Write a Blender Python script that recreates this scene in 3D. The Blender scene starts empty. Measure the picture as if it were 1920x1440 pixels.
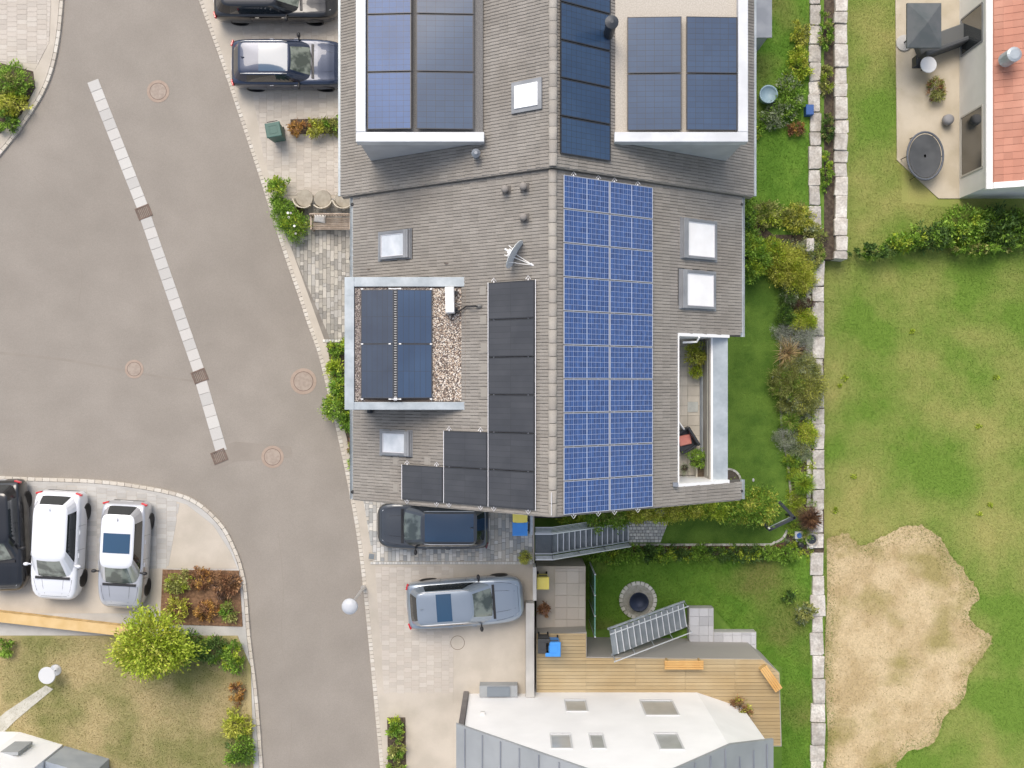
import bpy, math, random
import numpy as np
from mathutils import Vector, Matrix
random.seed(7); np.random.seed(7)
R = math.radians
S = bpy.context.scene

# ------------------------------------------------------------------ camera, world, light
H = 38.3            # camera height over the street, metres
F = 1790.0          # focal length in photograph pixels (1920 wide)
cam = bpy.data.cameras.new('camera'); co = bpy.data.objects.new('camera', cam)
S.collection.objects.link(co); S.camera = co
co.location = (0, 0, H); co.rotation_euler = (0, 0, 0)
cam.sensor_width = 36; cam.lens = 36 * F / 1920; cam.clip_end = 2000; cam.clip_start = .5

w = bpy.data.worlds.new('World'); S.world = w; w.use_nodes = True
nt = w.node_tree; bg = nt.nodes['Background']
sky = nt.nodes.new('ShaderNodeTexSky'); sky.sky_type = 'NISHITA'; sky.sun_disc = False
SUN_EL, SUN_AZ = R(55), R(-20)      # azimuth clockwise from +Y; a veiled, high sun
sky.sun_elevation = SUN_EL; sky.sun_rotation = SUN_AZ
sky.air_density = 1.0; sky.dust_density = 3.0; sky.ozone_density = 1.0
hs = nt.nodes.new('ShaderNodeHueSaturation'); hs.inputs['Saturation'].default_value = .62   # thin cloud veil: paler sky
nt.links.new(sky.outputs[0], hs.inputs['Color']); nt.links.new(hs.outputs[0], bg.inputs[0]); bg.inputs[1].default_value = 0.15
sl = bpy.data.lights.new('sun', 'SUN'); so = bpy.data.objects.new('sun', sl); S.collection.objects.link(so)
sl.energy = 1.5; sl.angle = R(36); sl.color = (1.0, .89, .76)
d = Vector((math.sin(SUN_AZ) * math.cos(SUN_EL), math.cos(SUN_AZ) * math.cos(SUN_EL), math.sin(SUN_EL)))
so.rotation_euler = d.to_track_quat('Z', 'Y').to_euler()
S.view_settings.view_transform = 'Standard'; S.view_settings.look = 'None'
S.view_settings.exposure = 0.55; S.view_settings.gamma = 1; S.view_settings.use_curve_mapping = False

# ------------------------------------------------------------------ helpers
COL = S.collection
ZG, ZM = -3.2, -3.9          # garden level, meadow level
def P(px, py, z=0.0):
    k = (H - z) / F
    return ((px - 960) * k, (720 - py) * k)
def PP(pts, z=0.0): return [P(a, b, z) for a, b in pts]

def tag(o, label=None, cat=None, group=None, kind=None):
    if label: o['label'] = label
    if cat: o['category'] = cat
    if group: o['group'] = group
    if kind: o['kind'] = kind
    return o
def thing(name, label, cat, loc=(0, 0, 0), rot=(0, 0, 0), group=None):
    o = bpy.data.objects.new(name, None); COL.objects.link(o)
    o.location = loc; o.rotation_euler = rot; o.empty_display_size = .2
    return tag(o, label, cat, group)
def link(name, me, parent=None, loc=(0, 0, 0), rot=(0, 0, 0)):
    o = bpy.data.objects.new(name, me); COL.objects.link(o)
    o.location = loc; o.rotation_euler = rot
    if parent: o.parent = parent
    return o
def copy_tree(o, parent=None):
    c = o.copy(); COL.objects.link(c); c.parent = parent
    for ch in list(o.children): copy_tree(ch, c)
    return c

class MB:
    def __init__(s): s.v = []; s.f = []; s.m = []; s.cur = 0
    def add(s, vs, fs):
        b = len(s.v); s.v += [tuple(p) for p in vs]
        s.f += [tuple(i + b for i in f) for f in fs]; s.m += [s.cur] * len(fs); return s
    def box(s, c, size, rz=0.0, M=None):
        x, y, z = size[0] / 2, size[1] / 2, size[2] / 2
        vs = [Vector(p) for p in [(-x,-y,-z),(x,-y,-z),(x,y,-z),(-x,y,-z),(-x,-y,z),(x,-y,z),(x,y,z),(-x,y,z)]]
        if rz: vs = [Matrix.Rotation(rz, 3, 'Z') @ p for p in vs]
        vs = [p + Vector(c) for p in vs]
        if M: vs = [M @ p for p in vs]
        return s.add(vs, [(3,2,1,0),(4,5,6,7),(0,1,5,4),(1,2,6,5),(2,3,7,6),(3,0,4,7)])
    def slab(s, x0, x1, y0, y1, z0, z1):
        return s.box(((x0+x1)/2, (y0+y1)/2, (z0+z1)/2), (abs(x1-x0), abs(y1-y0), abs(z1-z0)))
    def bbox(s, c, size, b=.01, rz=0.0, M=None):      # box with chamfered top edges
        x, y, z = size[0]/2, size[1]/2, size[2]/2
        vs = []
        for (a, t) in ((0, -z), (0, z-b), (b, z)):
            vs += [Vector(((-x+a), (-y+a), t)), Vector((x-a, -y+a, t)), Vector((x-a, y-a, t)), Vector((-x+a, y-a, t))]
        if rz: vs = [Matrix.Rotation(rz, 3, 'Z') @ p for p in vs]
        vs = [p + Vector(c) for p in vs]
        if M: vs = [M @ p for p in vs]
        fs = [(3,2,1,0), (8,9,10,11)]
        for k in (0, 4):
            for i in range(4): fs.append((k+i, k+(i+1)%4, k+4+(i+1)%4, k+4+i))
        return s.add(vs, fs)
    def prism(s, poly, z0, z1, b=0.0):
        a = sum(poly[i][0]*poly[(i+1)%len(poly)][1]-poly[(i+1)%len(poly)][0]*poly[i][1] for i in range(len(poly)))
        if a < 0: poly = poly[::-1]
        n = len(poly)
        if b:
            cx = sum(p[0] for p in poly)/n; cy = sum(p[1] for p in poly)/n
            top = []
            for p in poly:
                dx, dy = cx-p[0], cy-p[1]; L = math.hypot(dx, dy) or 1
                top.append((p[0]+dx/L*min(b*1.4, L*.4), p[1]+dy/L*min(b*1.4, L*.4)))
            vs = [(p[0],p[1],z0) for p in poly]+[(p[0],p[1],z1-b) for p in poly]+[(p[0],p[1],z1) for p in top]
            fs = [tuple(range(n-1,-1,-1)), tuple(range(2*n, 3*n))]
            for k in (0, n):
                for i in range(n): fs.append((k+i, k+(i+1)%n, k+n+(i+1)%n, k+n+i))
            return s.add(vs, fs)
        vs = [(p[0],p[1],z0) for p in poly]+[(p[0],p[1],z1) for p in poly]
        fs = [tuple(range(n-1,-1,-1)), tuple(range(n, 2*n))]
        for i in range(n): fs.append((i, (i+1)%n, n+(i+1)%n, n+i))
        return s.add(vs, fs)
    def tube(s, pts, r, n=8, cap=True, r2=None):
        pts = [Vector(p) for p in pts]; vs = []; m = len(pts)
        for i, p in enumerate(pts):
            t = (pts[min(i+1, m-1)] - pts[max(i-1, 0)]).normalized()
            u = t.cross(Vector((0,0,1)))
            if u.length < .05: u = t.cross(Vector((0,1,0)))
            u.normalize(); q = u.cross(t)
            rr = r if r2 is None else r + (r2-r)*i/(m-1)
            for k in range(n):
                a = 2*math.pi*k/n; vs.append(p + (u*math.cos(a)+q*math.sin(a))*rr)
        fs = [(i*n+k, i*n+(k+1)%n, (i+1)*n+(k+1)%n, (i+1)*n+k) for i in range(m-1) for k in range(n)]
        if cap: fs += [tuple(range(n))[::-1], tuple(range((m-1)*n, m*n))]
        return s.add(vs, fs)
    def lathe(s, prof, n=20, c=(0,0,0), M=None, sx=1, sy=1):
        vs = []; m = len(prof)
        for r, z in prof:
            for k in range(n):
                a = 2*math.pi*k/n; vs.append(Vector((r*math.cos(a)*sx, r*math.sin(a)*sy, z)))
        if M: vs = [M @ v for v in vs]
        vs = [v + Vector(c) for v in vs]
        fs = [(i*n+k, i*n+(k+1)%n, (i+1)*n+(k+1)%n, (i+1)*n+k) for i in range(m-1) for k in range(n)]
        fs += [tuple(range(n))[::-1], tuple(range((m-1)*n, m*n))]
        return s.add(vs, fs)
    def mesh(s, name, mats, smooth=False):
        me = bpy.data.meshes.new(name); me.from_pydata(s.v, [], s.f)
        for m in (mats if isinstance(mats, (list, tuple)) else [mats]): me.materials.append(m)
        me.polygons.foreach_set('material_index', s.m)
        if smooth: me.polygons.foreach_set('use_smooth', [True]*len(me.polygons))
        me.update(); return me
    def build(s, name, mats, parent=None, smooth=False, bevel=0, angle=None):
        """vertices are in the parent's local frame (or the world's)"""
        o = link(name, s.mesh(name, mats, smooth), parent)
        if bevel:
            b = o.modifiers.new('bevel', 'BEVEL'); b.width = bevel; b.segments = 2; b.limit_method = 'ANGLE'; b.angle_limit = R(35)
        return o
    def buildw(s, name, mats, parent, **k):
        """vertices are in world coordinates, the parent is unrotated"""
        L = parent.location; p = parent.parent
        off = Vector(L)
        while p: off += p.location; p = p.parent
        s.v = [(a-off.x, b-off.y, c-off.z) for a, b, c in s.v]
        return s.build(name, mats, parent, **k)

def np_mesh(name, verts, faces_per, nvf, mat):
    """verts (n,3) float, faces with nvf vertices each in running order"""
    me = bpy.data.meshes.new(name); nv = len(verts); nf = nv // nvf
    me.vertices.add(nv); me.vertices.foreach_set('co', verts.astype(np.float32).ravel())
    me.loops.add(nv); me.loops.foreach_set('vertex_index', np.arange(nv, dtype=np.int32))
    me.polygons.add(nf); me.polygons.foreach_set('loop_start', np.arange(0, nv, nvf, dtype=np.int32))
    me.polygons.foreach_set('loop_total', np.full(nf, nvf, dtype=np.int32))
    me.materials.append(mat); me.update(calc_edges=True); return me

def inpoly(x, y, poly):
    r = np.zeros(len(x), bool); n = len(poly); j = n-1
    for i in range(n):
        xi, yi = poly[i]; xj, yj = poly[j]
        c = ((yi > y) != (yj > y)) & (x < (xj-xi)*(y-yi)/((yj-yi) or 1e-9)+xi)
        r ^= c; j = i
    return r
def clip(poly, cl):                     # Sutherland-Hodgman, cl convex
    a = sum(cl[i][0]*cl[(i+1)%len(cl)][1]-cl[(i+1)%len(cl)][0]*cl[i][1] for i in range(len(cl)))
    if a < 0: cl = cl[::-1]
    out = poly
    for i in range(len(cl)):
        A, B = cl[i], cl[(i+1)%len(cl)]; inp = out; out = []
        ins = lambda p: (B[0]-A[0])*(p[1]-A[1])-(B[1]-A[1])*(p[0]-A[0]) >= 0
        for k in range(len(inp)):
            p, q = inp[k], inp[(k+1)%len(inp)]
            ip, iq = ins(p), ins(q)
            if ip: out.append(p)
            if ip != iq:
                dx, dy = q[0]-p[0], q[1]-p[1]
                den = (B[0]-A[0])*dy-(B[1]-A[1])*dx
                t = -((B[0]-A[0])*(p[1]-A[1])-(B[1]-A[1])*(p[0]-A[0]))/(den or 1e-9)
                out.append((p[0]+dx*t, p[1]+dy*t))
        if len(out) < 3: return []
    return out
def area(p): return abs(sum(p[i][0]*p[(i+1)%len(p)][1]-p[(i+1)%len(p)][0]*p[i][1] for i in range(len(p))))/2
def resample(pts, step):
    out = []; acc = 0.0
    for i in range(len(pts)-1):
        a, b = Vector(pts[i]), Vector(pts[i+1]); L = (b-a).length; t = acc
        while t < L:
            q = a.lerp(b, t/L); dd = (b-a).normalized(); out.append((q.x, q.y, math.atan2(dd.y, dd.x))); t += step
        acc = t - L
    return out
def offset(pts, dist):                   # + is to the left of travel
    out = []
    for i in range(len(pts)):
        a = Vector(pts[max(i-1, 0)]); b = Vector(pts[min(i+1, len(pts)-1)]); t = (b-a).normalized()
        out.append((pts[i][0]-t.y*dist, pts[i][1]+t.x*dist))
    return out
def smooth_line(pts, n=6):               # Catmull-Rom
    out = []; p = [pts[0]] + list(pts) + [pts[-1]]
    for i in range(1, len(p)-2):
        for k in range(n):
            t = k/n; a, b, c, e = [Vector(q) for q in p[i-1:i+3]]
            q = .5*((2*b)+(c-a)*t+(2*a-5*b+4*c-e)*t*t+(3*b-a-3*c+e)*t**3); out.append((q.x, q.y))
    out.append(tuple(pts[-1])); return out

# ------------------------------------------------------------------ materials
MATS = {}
def pm(name, c1, c2=None, scale=1.5, rough=.85, metal=0.0, bump=0.0, bscale=40, rnd=0.0, coat=0.0,
       fine=0.0, fscale=60, palette=None, spec=.5, lo=.38, hi=.62, c3=None, s3=.4, trans=0.0, dirt=0.0, coat_rough=.05, emit=None):
    if name in MATS: return MATS[name]
    m = bpy.data.materials.new(name); MATS[name] = m; m.use_nodes = True
    t = m.node_tree; N = t.nodes; L = t.links; b = N['Principled BSDF']
    geo = N.new('ShaderNodeNewGeometry'); pos = geo.outputs['Position']
    def noise(sc, det=4):
        n = N.new('ShaderNodeTexNoise'); n.inputs['Scale'].default_value = sc; n.inputs['Detail'].default_value = det
        L.new(pos, n.inputs['Vector']); return n.outputs['Fac']
    def ramp(fac, a, bb, ca=(0,0,0,1), cb=(1,1,1,1)):
        r = N.new('ShaderNodeValToRGB'); L.new(fac, r.inputs[0])
        r.color_ramp.elements[0].position = a; r.color_ramp.elements[1].position = bb
        r.color_ramp.elements[0].color = ca; r.color_ramp.elements[1].color = cb; return r.outputs[0]
    def mix(f, a, bb, mode='MIX'):
        x = N.new('ShaderNodeMix'); x.data_type = 'RGBA'; x.blend_type = mode
        if isinstance(f, float): x.inputs[0].default_value = f
        else: L.new(f, x.inputs[0])
        for k, val in ((6, a), (7, bb)):
            if isinstance(val, tuple): x.inputs[k].default_value = val
            else: L.new(val, x.inputs[k])
        return x.outputs[2]
    C = lambda c: (c[0], c[1], c[2], 1)
    rn = None
    if rnd or palette:
        oi = N.new('ShaderNodeObjectInfo'); ad = N.new('ShaderNodeMath'); ad.operation = 'ADD'
        L.new(oi.outputs['Random'], ad.inputs[0]); L.new(geo.outputs['Random Per Island'], ad.inputs[1])
        fr = N.new('ShaderNodeMath'); fr.operation = 'FRACT'; L.new(ad.outputs[0], fr.inputs[0]); rn = fr.outputs[0]
    if palette:
        r = N.new('ShaderNodeValToRGB'); L.new(rn, r.inputs[0]); r.color_ramp.interpolation = 'CONSTANT'
        e = r.color_ramp.elements; n = len(palette)
        e[0].color = C(palette[0]); e[1].position = 1/n; e[1].color = C(palette[1])
        for i in range(2, n): q = e.new(i/n); q.color = C(palette[i])
        col = r.outputs[0]
    elif c2: col = ramp(noise(scale), lo, hi, C(c1), C(c2))
    else:
        rgb = N.new('ShaderNodeRGB'); rgb.outputs[0].default_value = C(c1); col = rgb.outputs[0]
    if c3: col = mix(ramp(noise(s3, 3), .5, .68), col, C(c3))
    if rnd and not palette:
        k = ramp(rn, 0, 1, (1-rnd,)*3+(1,), (1+rnd,)*3+(1,)); col = mix(1.0, col, k, 'MULTIPLY')
    if fine:
        k = ramp(noise(fscale, 6), .3, .7, (1-fine,)*3+(1,), (1+fine,)*3+(1,)); col = mix(1.0, col, k, 'MULTIPLY')
    if dirt:
        k = ramp(noise(.9, 8), .35, .65, (1-dirt,)*3+(1,), (1,1,1,1)); col = mix(1.0, col, k, 'MULTIPLY')
    L.new(col, b.inputs['Base Color'])
    b.inputs['Roughness'].default_value = rough; b.inputs['Metallic'].default_value = metal
    b.inputs['Coat Weight'].default_value = coat; b.inputs['Coat Roughness'].default_value = coat_rough
    b.inputs['Specular IOR Level'].default_value = spec
    if bump:
        bp = N.new('ShaderNodeBump'); bp.inputs['Strength'].default_value = bump; bp.inputs['Distance'].default_value = .02
        L.new(noise(bscale, 5), bp.inputs['Height']); L.new(bp.outputs[0], b.inputs['Normal'])
    if trans:
        tr = N.new('ShaderNodeBsdfTranslucent'); L.new(col, tr.inputs[0]); ms = N.new('ShaderNodeMixShader')
        ms.inputs[0].default_value = trans; L.new(b.outputs[0], ms.inputs[1]); L.new(tr.outputs[0], ms.inputs[2])
        L.new(ms.outputs[0], N['Material Output'].inputs[0])
    return m

tileL = pm('roof_tile_concrete', (.250,.231,.206), (.278,.258,.231), scale=.8, rough=.8, rnd=.09, fine=.12, fscale=25, bump=.25, bscale=90, c3=(.238,.218,.192), s3=.5)
tileD = pm('roof_tile_shadow_deck', (.10,.093,.085), rough=.9)
ridgeM = pm('ridge_tile_concrete', (.27,.25,.225), (.31,.29,.26), rough=.8, rnd=.08, fine=.12, bump=.2, bscale=60)
zinc = pm('zinc_sheet', (.34,.385,.415), (.43,.475,.505), scale=1.6, rough=.42, metal=.25, fine=.06, fscale=8, bump=.05, bscale=3, dirt=.1)
zincD = pm('zinc_dark', (.20,.22,.25), (.26,.28,.31), rough=.45, metal=.3)
white = pm('white_render', (.74,.73,.70), (.80,.79,.76), rough=.85, bump=.1, bscale=120, dirt=.08)
whiteP = pm('white_paint', (.80,.80,.79), rough=.4)
greyF = pm('skylight_frame_grey', (.20,.21,.225), (.26,.27,.285), rough=.4, metal=.3)
flash = pm('skylight_flashing', (.24,.25,.265), (.30,.31,.325), rough=.5, metal=.2)
glassW = pm('skylight_reflection_glass', (.48,.52,.56), (.62,.65,.69), scale=2, rough=.08, coat=1.0)  # pale tone imitates the reflection on the panes, painted into the colour
glassD = pm('dark_glass', (.02,.025,.028), rough=.05, coat=1.0)
glassG = pm('windscreen_reflection_glass', (.045,.06,.05), (.19,.22,.19), scale=2.2, lo=.42, hi=.56, rough=.08, coat=1.0)  # light and dark mottling imitates reflections, painted into the glass colour
blackP = pm('black_plastic', (.02,.02,.022), rough=.5)
darkM = pm('anthracite_metal', (.045,.05,.058), rough=.45, metal=.4)
alu = pm('aluminium', (.62,.63,.64), rough=.35, metal=.7)
aluW = pm('bright_aluminium_frame', (.66,.66,.68), rough=.4, metal=.2)
blackFrame = pm('panel_black_frame', (.05,.052,.058), rough=.4, metal=.4)
steel = pm('galvanised_steel', (.46,.49,.52), (.56,.59,.62), scale=6, rough=.45, metal=.4, fine=.08)
steelW = pm('pale_rail_steel', (.74,.76,.78), rough=.4, metal=.3)
grate = pm('stair_grating', (.20,.23,.25), (.25,.28,.30), scale=3, rough=.6, metal=.3)
asphalt = pm('asphalt', (.272,.245,.213), (.302,.272,.238), scale=.22, rough=.92, dirt=.07, fine=.08, fscale=28, bump=.3, bscale=120, c3=(.262,.235,.204), s3=.10)
asphaltP = pm('asphalt_patch', (.25,.222,.192), (.275,.245,.212), rough=.92, fine=.1)
concrete = pm('concrete_beige', (.455,.41,.345), (.52,.47,.40), scale=1, rough=.9, fine=.06, dirt=.06)
concreteG = pm('concrete_pale_grey', (.42,.41,.39), (.50,.49,.465), scale=.8, rough=.9, fine=.07, dirt=.08)
slabB = pm('driveway_slabs', None, palette=[(0.484,0.437,0.381),(0.512,0.465,0.409),(0.465,0.423,0.372),(0.530,0.488,0.432),(0.498,0.456,0.400)], rough=.9, fine=.08, dirt=.06)
sett = pm('kerb_sett', None, palette=[(0.504,0.462,0.395),(0.554,0.512,0.445),(0.470,0.428,0.370),(0.529,0.487,0.420),(0.571,0.538,0.479)], rough=.85, fine=.08, bump=.2)
sandG = pm('joint_sand', (.20,.18,.155), (.25,.23,.20), rough=.95)
paver = pm('paving_stone', None, palette=[(0.395,0.370,0.319),(0.302,0.286,0.252),(0.470,0.445,0.386),(0.344,0.323,0.286),(0.252,0.239,0.214),(0.437,0.407,0.353),(0.504,0.475,0.420),(0.328,0.311,0.277),(0.281,0.269,0.244),(0.412,0.395,0.361)], rough=.88, fine=.10, fscale=50, bump=.2, bscale=90, dirt=.06)
paverC = pm('paving_stone_cool', None, palette=[(0.439,0.433,0.409),(0.537,0.512,0.464),(0.366,0.366,0.348),(0.610,0.598,0.561),(0.488,0.458,0.403),(0.403,0.409,0.397),(0.659,0.634,0.573),(0.317,0.323,0.317),(0.561,0.549,0.525)], rough=.88, fine=.10, fscale=50, bump=.2, bscale=90, dirt=.06)
settG = pm('garden_sett', None, palette=[(0.504,0.504,0.480),(0.600,0.588,0.552),(0.456,0.456,0.444),(0.648,0.636,0.600)], rough=.9, fine=.1)
edgeM = pm('edging_stone', None, palette=[(.48,.46,.40),(.58,.56,.50),(.42,.40,.35),(.63,.61,.56)], rough=.9, fine=.1)
rock = pm('limestone_block', (.50,.46,.41), (.64,.61,.56), scale=3, rough=.9, rnd=.16, fine=.22, fscale=11, bump=.8, bscale=9, dirt=.22)
soil = pm('garden_soil', (.055,.04,.03), (.11,.085,.06), scale=7, rough=1, fine=.3, fscale=30, bump=.5)
grassB = pm('lawn_ground', (0.084,0.168,0.020), (0.140,0.241,0.034), scale=1.1, rough=1, fine=.25, fscale=45, bump=.5, bscale=60)
grassN = pm('neighbour_lawn', (0.101,0.213,0.020), (0.146,0.269,0.031), scale=1.2, rough=1, fine=.2, fscale=40, c3=(0.179,0.190,0.050), s3=.3)
bladeM = pm('grass_blades', (0.090,0.190,0.020), (0.185,0.302,0.045), scale=1.1, rough=.7, rnd=.35, trans=.25)
bladeN = pm('grass_blades_bright', (0.112,0.235,0.022), (0.190,0.325,0.039), scale=.7, rough=.7, rnd=.3, trans=.25)
bladeY = pm('grass_blades_meadow', (0.157,0.280,0.039), (0.381,0.370,0.123), scale=.30, rough=.7, rnd=.3, trans=.25, lo=.42, hi=.66)
bladeDry = pm('grass_blades_dry', (.22,.24,.07), (.42,.35,.17), scale=.5, rough=.8, rnd=.25, trans=.2)
dryG = pm('dry_lawn_ground', (.20,.20,.07), (.38,.31,.16), scale=.5, rough=1, fine=.2, fscale=30)
wood = pm('weathered_wood', (.32,.25,.19), (.42,.34,.27), scale=6, rough=.8, fine=.15, rnd=.12)
woodO = pm('larch_boards', (.42,.27,.10), (.52,.36,.16), scale=2, rough=.7, rnd=.12, fine=.1)
bark = pm('bark', (.09,.065,.045), (.15,.11,.08), scale=12, rough=.95)
rattan = pm('pale_rattan', (.46,.41,.32), (.58,.53,.44), scale=25, rough=.8, fine=.15)
creamC = pm('cream_cloth', (.66,.63,.58), (.74,.71,.66), rough=.95)
pink = pm('pink_cushion', (.60,.22,.18), (.66,.27,.22), rough=.95)
terrT = pm('terrace_tile', (.50,.465,.40), (.58,.54,.47), scale=1.5, rough=.8, rnd=.06, fine=.06)
potW = pm('cream_pot', (.62,.58,.50), (.68,.64,.56), rough=.7)
potD = pm('dark_pot', (.04,.042,.045), rough=.6)
gravelM = pm('pebble', None, palette=[(.56,.44,.34),(.68,.60,.50),(.30,.23,.18),(.80,.75,.67),(.48,.38,.30),(.15,.12,.11),(.64,.54,.44),(.84,.80,.74),(.20,.16,.14)], rough=.85, fine=.1)
gravelD = pm('pebble_dark_grey', None, palette=[(.30,.26,.24),(.45,.38,.33),(.16,.14,.14),(.60,.54,.48),(.22,.19,.19),(.36,.31,.28)], rough=.8, fine=.1)  # darker pebbles for the strips beside the dormer panels
gravelB = pm('gravel_bed', (.09,.07,.06), (.16,.13,.11), scale=40, rough=.95)
membrane = pm('white_roof_membrane', (.78,.79,.81), (.84,.85,.86), scale=.7, rough=.7, dirt=.05)
greyClad = pm('grey_cladding', (.30,.32,.335), (.36,.38,.395), scale=.6, rough=.6, metal=.15, dirt=.06)
redTile = pm('terracotta_roof', (.47,.215,.15), (.53,.265,.19), scale=.6, rough=.85, rnd=.10, fine=.06)
brickR = pm('manhole_surround', (.33,.255,.205), (.37,.29,.235), scale=6, rough=.9)
iron = pm('cast_iron', (.16,.12,.10), (.22,.16,.13), scale=8, rough=.8, metal=.3)
tealG = pm('green_glass_screen', (.13,.30,.24), (.17,.34,.28), rough=.15, coat=.8)
blueBin = pm('blue_bin_plastic', (.05,.27,.72), (.06,.31,.78), rough=.4)
yellowBin = pm('yellow_bin_plastic', (.85,.70,.12), (.88,.75,.18), rough=.45)
greenBin = pm('dark_green_plastic', (.05,.12,.10), rough=.5)
blueC = pm('blue_plastic', (.03,.10,.32), rough=.5)
redL = pm('red_tail_lamp', (.55,.02,.025), rough=.15, coat=1)
clearL = pm('clear_lamp', (.55,.57,.60), rough=.1, coat=1)
rubber = pm('tyre_rubber', (.015,.015,.015), rough=.85)
plateM = pm('number_plate_white', (.75,.75,.74), rough=.5)
def paintm(name, c, metal=.4): return pm(name, c, rough=.28, metal=metal, coat=1.0, coat_rough=.03)
paintG = paintm('car_paint_graphite', (.08,.086,.094), .75)
paintB = paintm('car_paint_night_blue', (.018,.03,.065), .4)
paintK = paintm('car_paint_black', (.012,.013,.016), .3)
paintW = paintm('car_paint_white', (.72,.74,.78), .05)
paintS = paintm('car_paint_silver', (.50,.51,.54), .5)
paintL = paintm('car_paint_steel_blue', (.30,.35,.41), .5)
roofGl = pm('roof_glass_sky_reflection', (.02,.065,.13), rough=.04, coat=1.0)  # blue of the reflected sky painted into the glass colour

def cell_mat():
    m = bpy.data.materials.new('polycrystalline_cell'); m.use_nodes = True; t = m.node_tree; N = t.nodes; L = t.links; b = N['Principled BSDF']
    geo = N.new('ShaderNodeNewGeometry'); v = N.new('ShaderNodeTexVoronoi'); v.inputs['Scale'].default_value = 38
    L.new(geo.outputs['Position'], v.inputs['Vector'])
    r = N.new('ShaderNodeValToRGB'); r.color_ramp.elements[0].color = (.012,.036,.13,1); r.color_ramp.elements[1].color = (.034,.10,.30,1)
    s = N.new('ShaderNodeSeparateColor'); L.new(v.outputs['Color'], s.inputs[0]); 
    ad = N.new('ShaderNodeMath'); ad.operation = 'ADD'; L.new(s.outputs[0], ad.inputs[0]); 
    mu = N.new('ShaderNodeMath'); mu.operation = 'MULTIPLY'; mu.inputs[1].default_value = 1.2
    L.new(geo.outputs['Random Per Island'], mu.inputs[0]); L.new(mu.outputs[0], ad.inputs[1])
    h = N.new('ShaderNodeMath'); h.operation = 'MULTIPLY'; h.inputs[1].default_value = .45; L.new(ad.outputs[0], h.inputs[0])
    L.new(h.outputs[0], r.inputs[0]); L.new(r.outputs[0], b.inputs['Base Color'])
    b.inputs['Roughness'].default_value = .45; b.inputs['Coat Weight'].default_value = .6; b.inputs['Coat Roughness'].default_value = .06
    return m
cellM = cell_mat()
backW = pm('white_backsheet', (.46,.51,.66), rough=.4, coat=.6)
cellK = pm('black_cell', (.032,.033,.038), (.042,.043,.048), scale=1.2, rough=.45, rnd=.10, coat=.6, coat_rough=.22)
backK = pm('black_backsheet', (.018,.018,.02), rough=.5, coat=.5, coat_rough=.2)
cellB = pm('dark_blue_cell', (.016,.044,.100), (.024,.058,.122), scale=.5, rough=.5, rnd=.06, coat=.4, coat_rough=.10)
cellN = pm('neighbour_blue_cell', (.020,.065,.18), (.028,.085,.23), scale=.5, rough=.5, rnd=.05, coat=.3, coat_rough=.3)
def leafm(name, a, b_, sc=2.5, tr=.3): return pm(name, a, b_, scale=sc, rough=.55, rnd=.5, trans=tr, spec=.3)
LF = dict(
    green=leafm('leaf_mid_green', (0.152,0.292,0.035), (0.304,0.468,0.070)),
    lime=leafm('leaf_lime', (0.328,0.445,0.035), (0.515,0.608,0.082)),
    yellow=leafm('leaf_yellow_green', (0.398,0.433,0.047), (0.608,0.608,0.129)),
    dark=leafm('leaf_dark_green', (0.070,0.140,0.035), (0.140,0.234,0.058)),
    olive=leafm('leaf_olive', (0.234,0.269,0.070), (0.421,0.433,0.140)),
    grey=leafm('leaf_grey', (0.374,0.398,0.339), (0.585,0.597,0.538)),
    sage=leafm('leaf_sage', (0.234,0.292,0.164), (0.421,0.468,0.304)),
    straw=leafm('leaf_straw', (0.421,0.304,0.140), (0.608,0.468,0.257)),
    brown=leafm('twig_brown', (0.099,0.058,0.041), (0.199,0.129,0.094)),
    orange=leafm('leaf_orange', (0.445,0.222,0.058), (0.585,0.374,0.117)),
    flower=leafm('petal_white', (0.750,0.750,0.750), (0.750,0.750,0.750)),
    rust=leafm('leaf_rust', (0.257,0.129,0.070), (0.398,0.234,0.117)),
)

# ------------------------------------------------------------------ vegetation generators
def leaf_verts(c, dirs, L, W, rng):
    n = len(c)
    side = np.cross(dirs, rng.normal(size=(n,3))); side /= np.linalg.norm(side, axis=1)[:,None]+1e-9
    q_ = .45+1.1*rng.random((n,1))**1.4; L = L*q_; W = W*q_*(.8+.4*rng.random((n,1)))
    nrm = np.cross(dirs, side)
    v0 = c; v2 = c+dirs*L-nrm*L*.08; mid = c+dirs*L*.45+nrm*W*.2
    return np.stack([v0, mid+side*W/2, v2, mid-side*W/2], 1).reshape(-1, 3)
def foliage(rx, ry, h, n, L, W, rng, z0=.05, clumps=None, flat=.35, spread=.2):
    clumps = clumps or max(8, int(n/45))
    a = rng.random(clumps)*2*np.pi; e = np.arcsin(rng.random(clumps)**.8)
    rr = .62+.38*rng.random(clumps)
    lob = 1+.13*np.sin(3*a+rng.random()*6)+.09*np.sin(5*a+rng.random()*6)
    cc = np.stack([np.cos(a)*np.cos(e)*rx*rr*lob, np.sin(a)*np.cos(e)*ry*rr*lob, z0+(h-z0)*(.15+.85*np.sin(e))*rr], 1)
    k = rng.integers(0, clumps, n); base = cc[k]
    s = spread*min(rx, ry)+.02
    c = base + rng.normal(size=(n,3))*s*np.array([1,1,.7])*.6
    out = c-np.array([0,0,h*.25]); out /= np.linalg.norm(out, axis=1)[:,None]+1e-9
    d_ = out*.9+rng.normal(size=(n,3))*.55; d_[:,2] = d_[:,2]*(1-flat)
    d_ /= np.linalg.norm(d_, axis=1)[:,None]+1e-9
    c[:,2] = np.maximum(c[:,2], .02)
    return leaf_verts(c, d_, L, W, rng)
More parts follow.
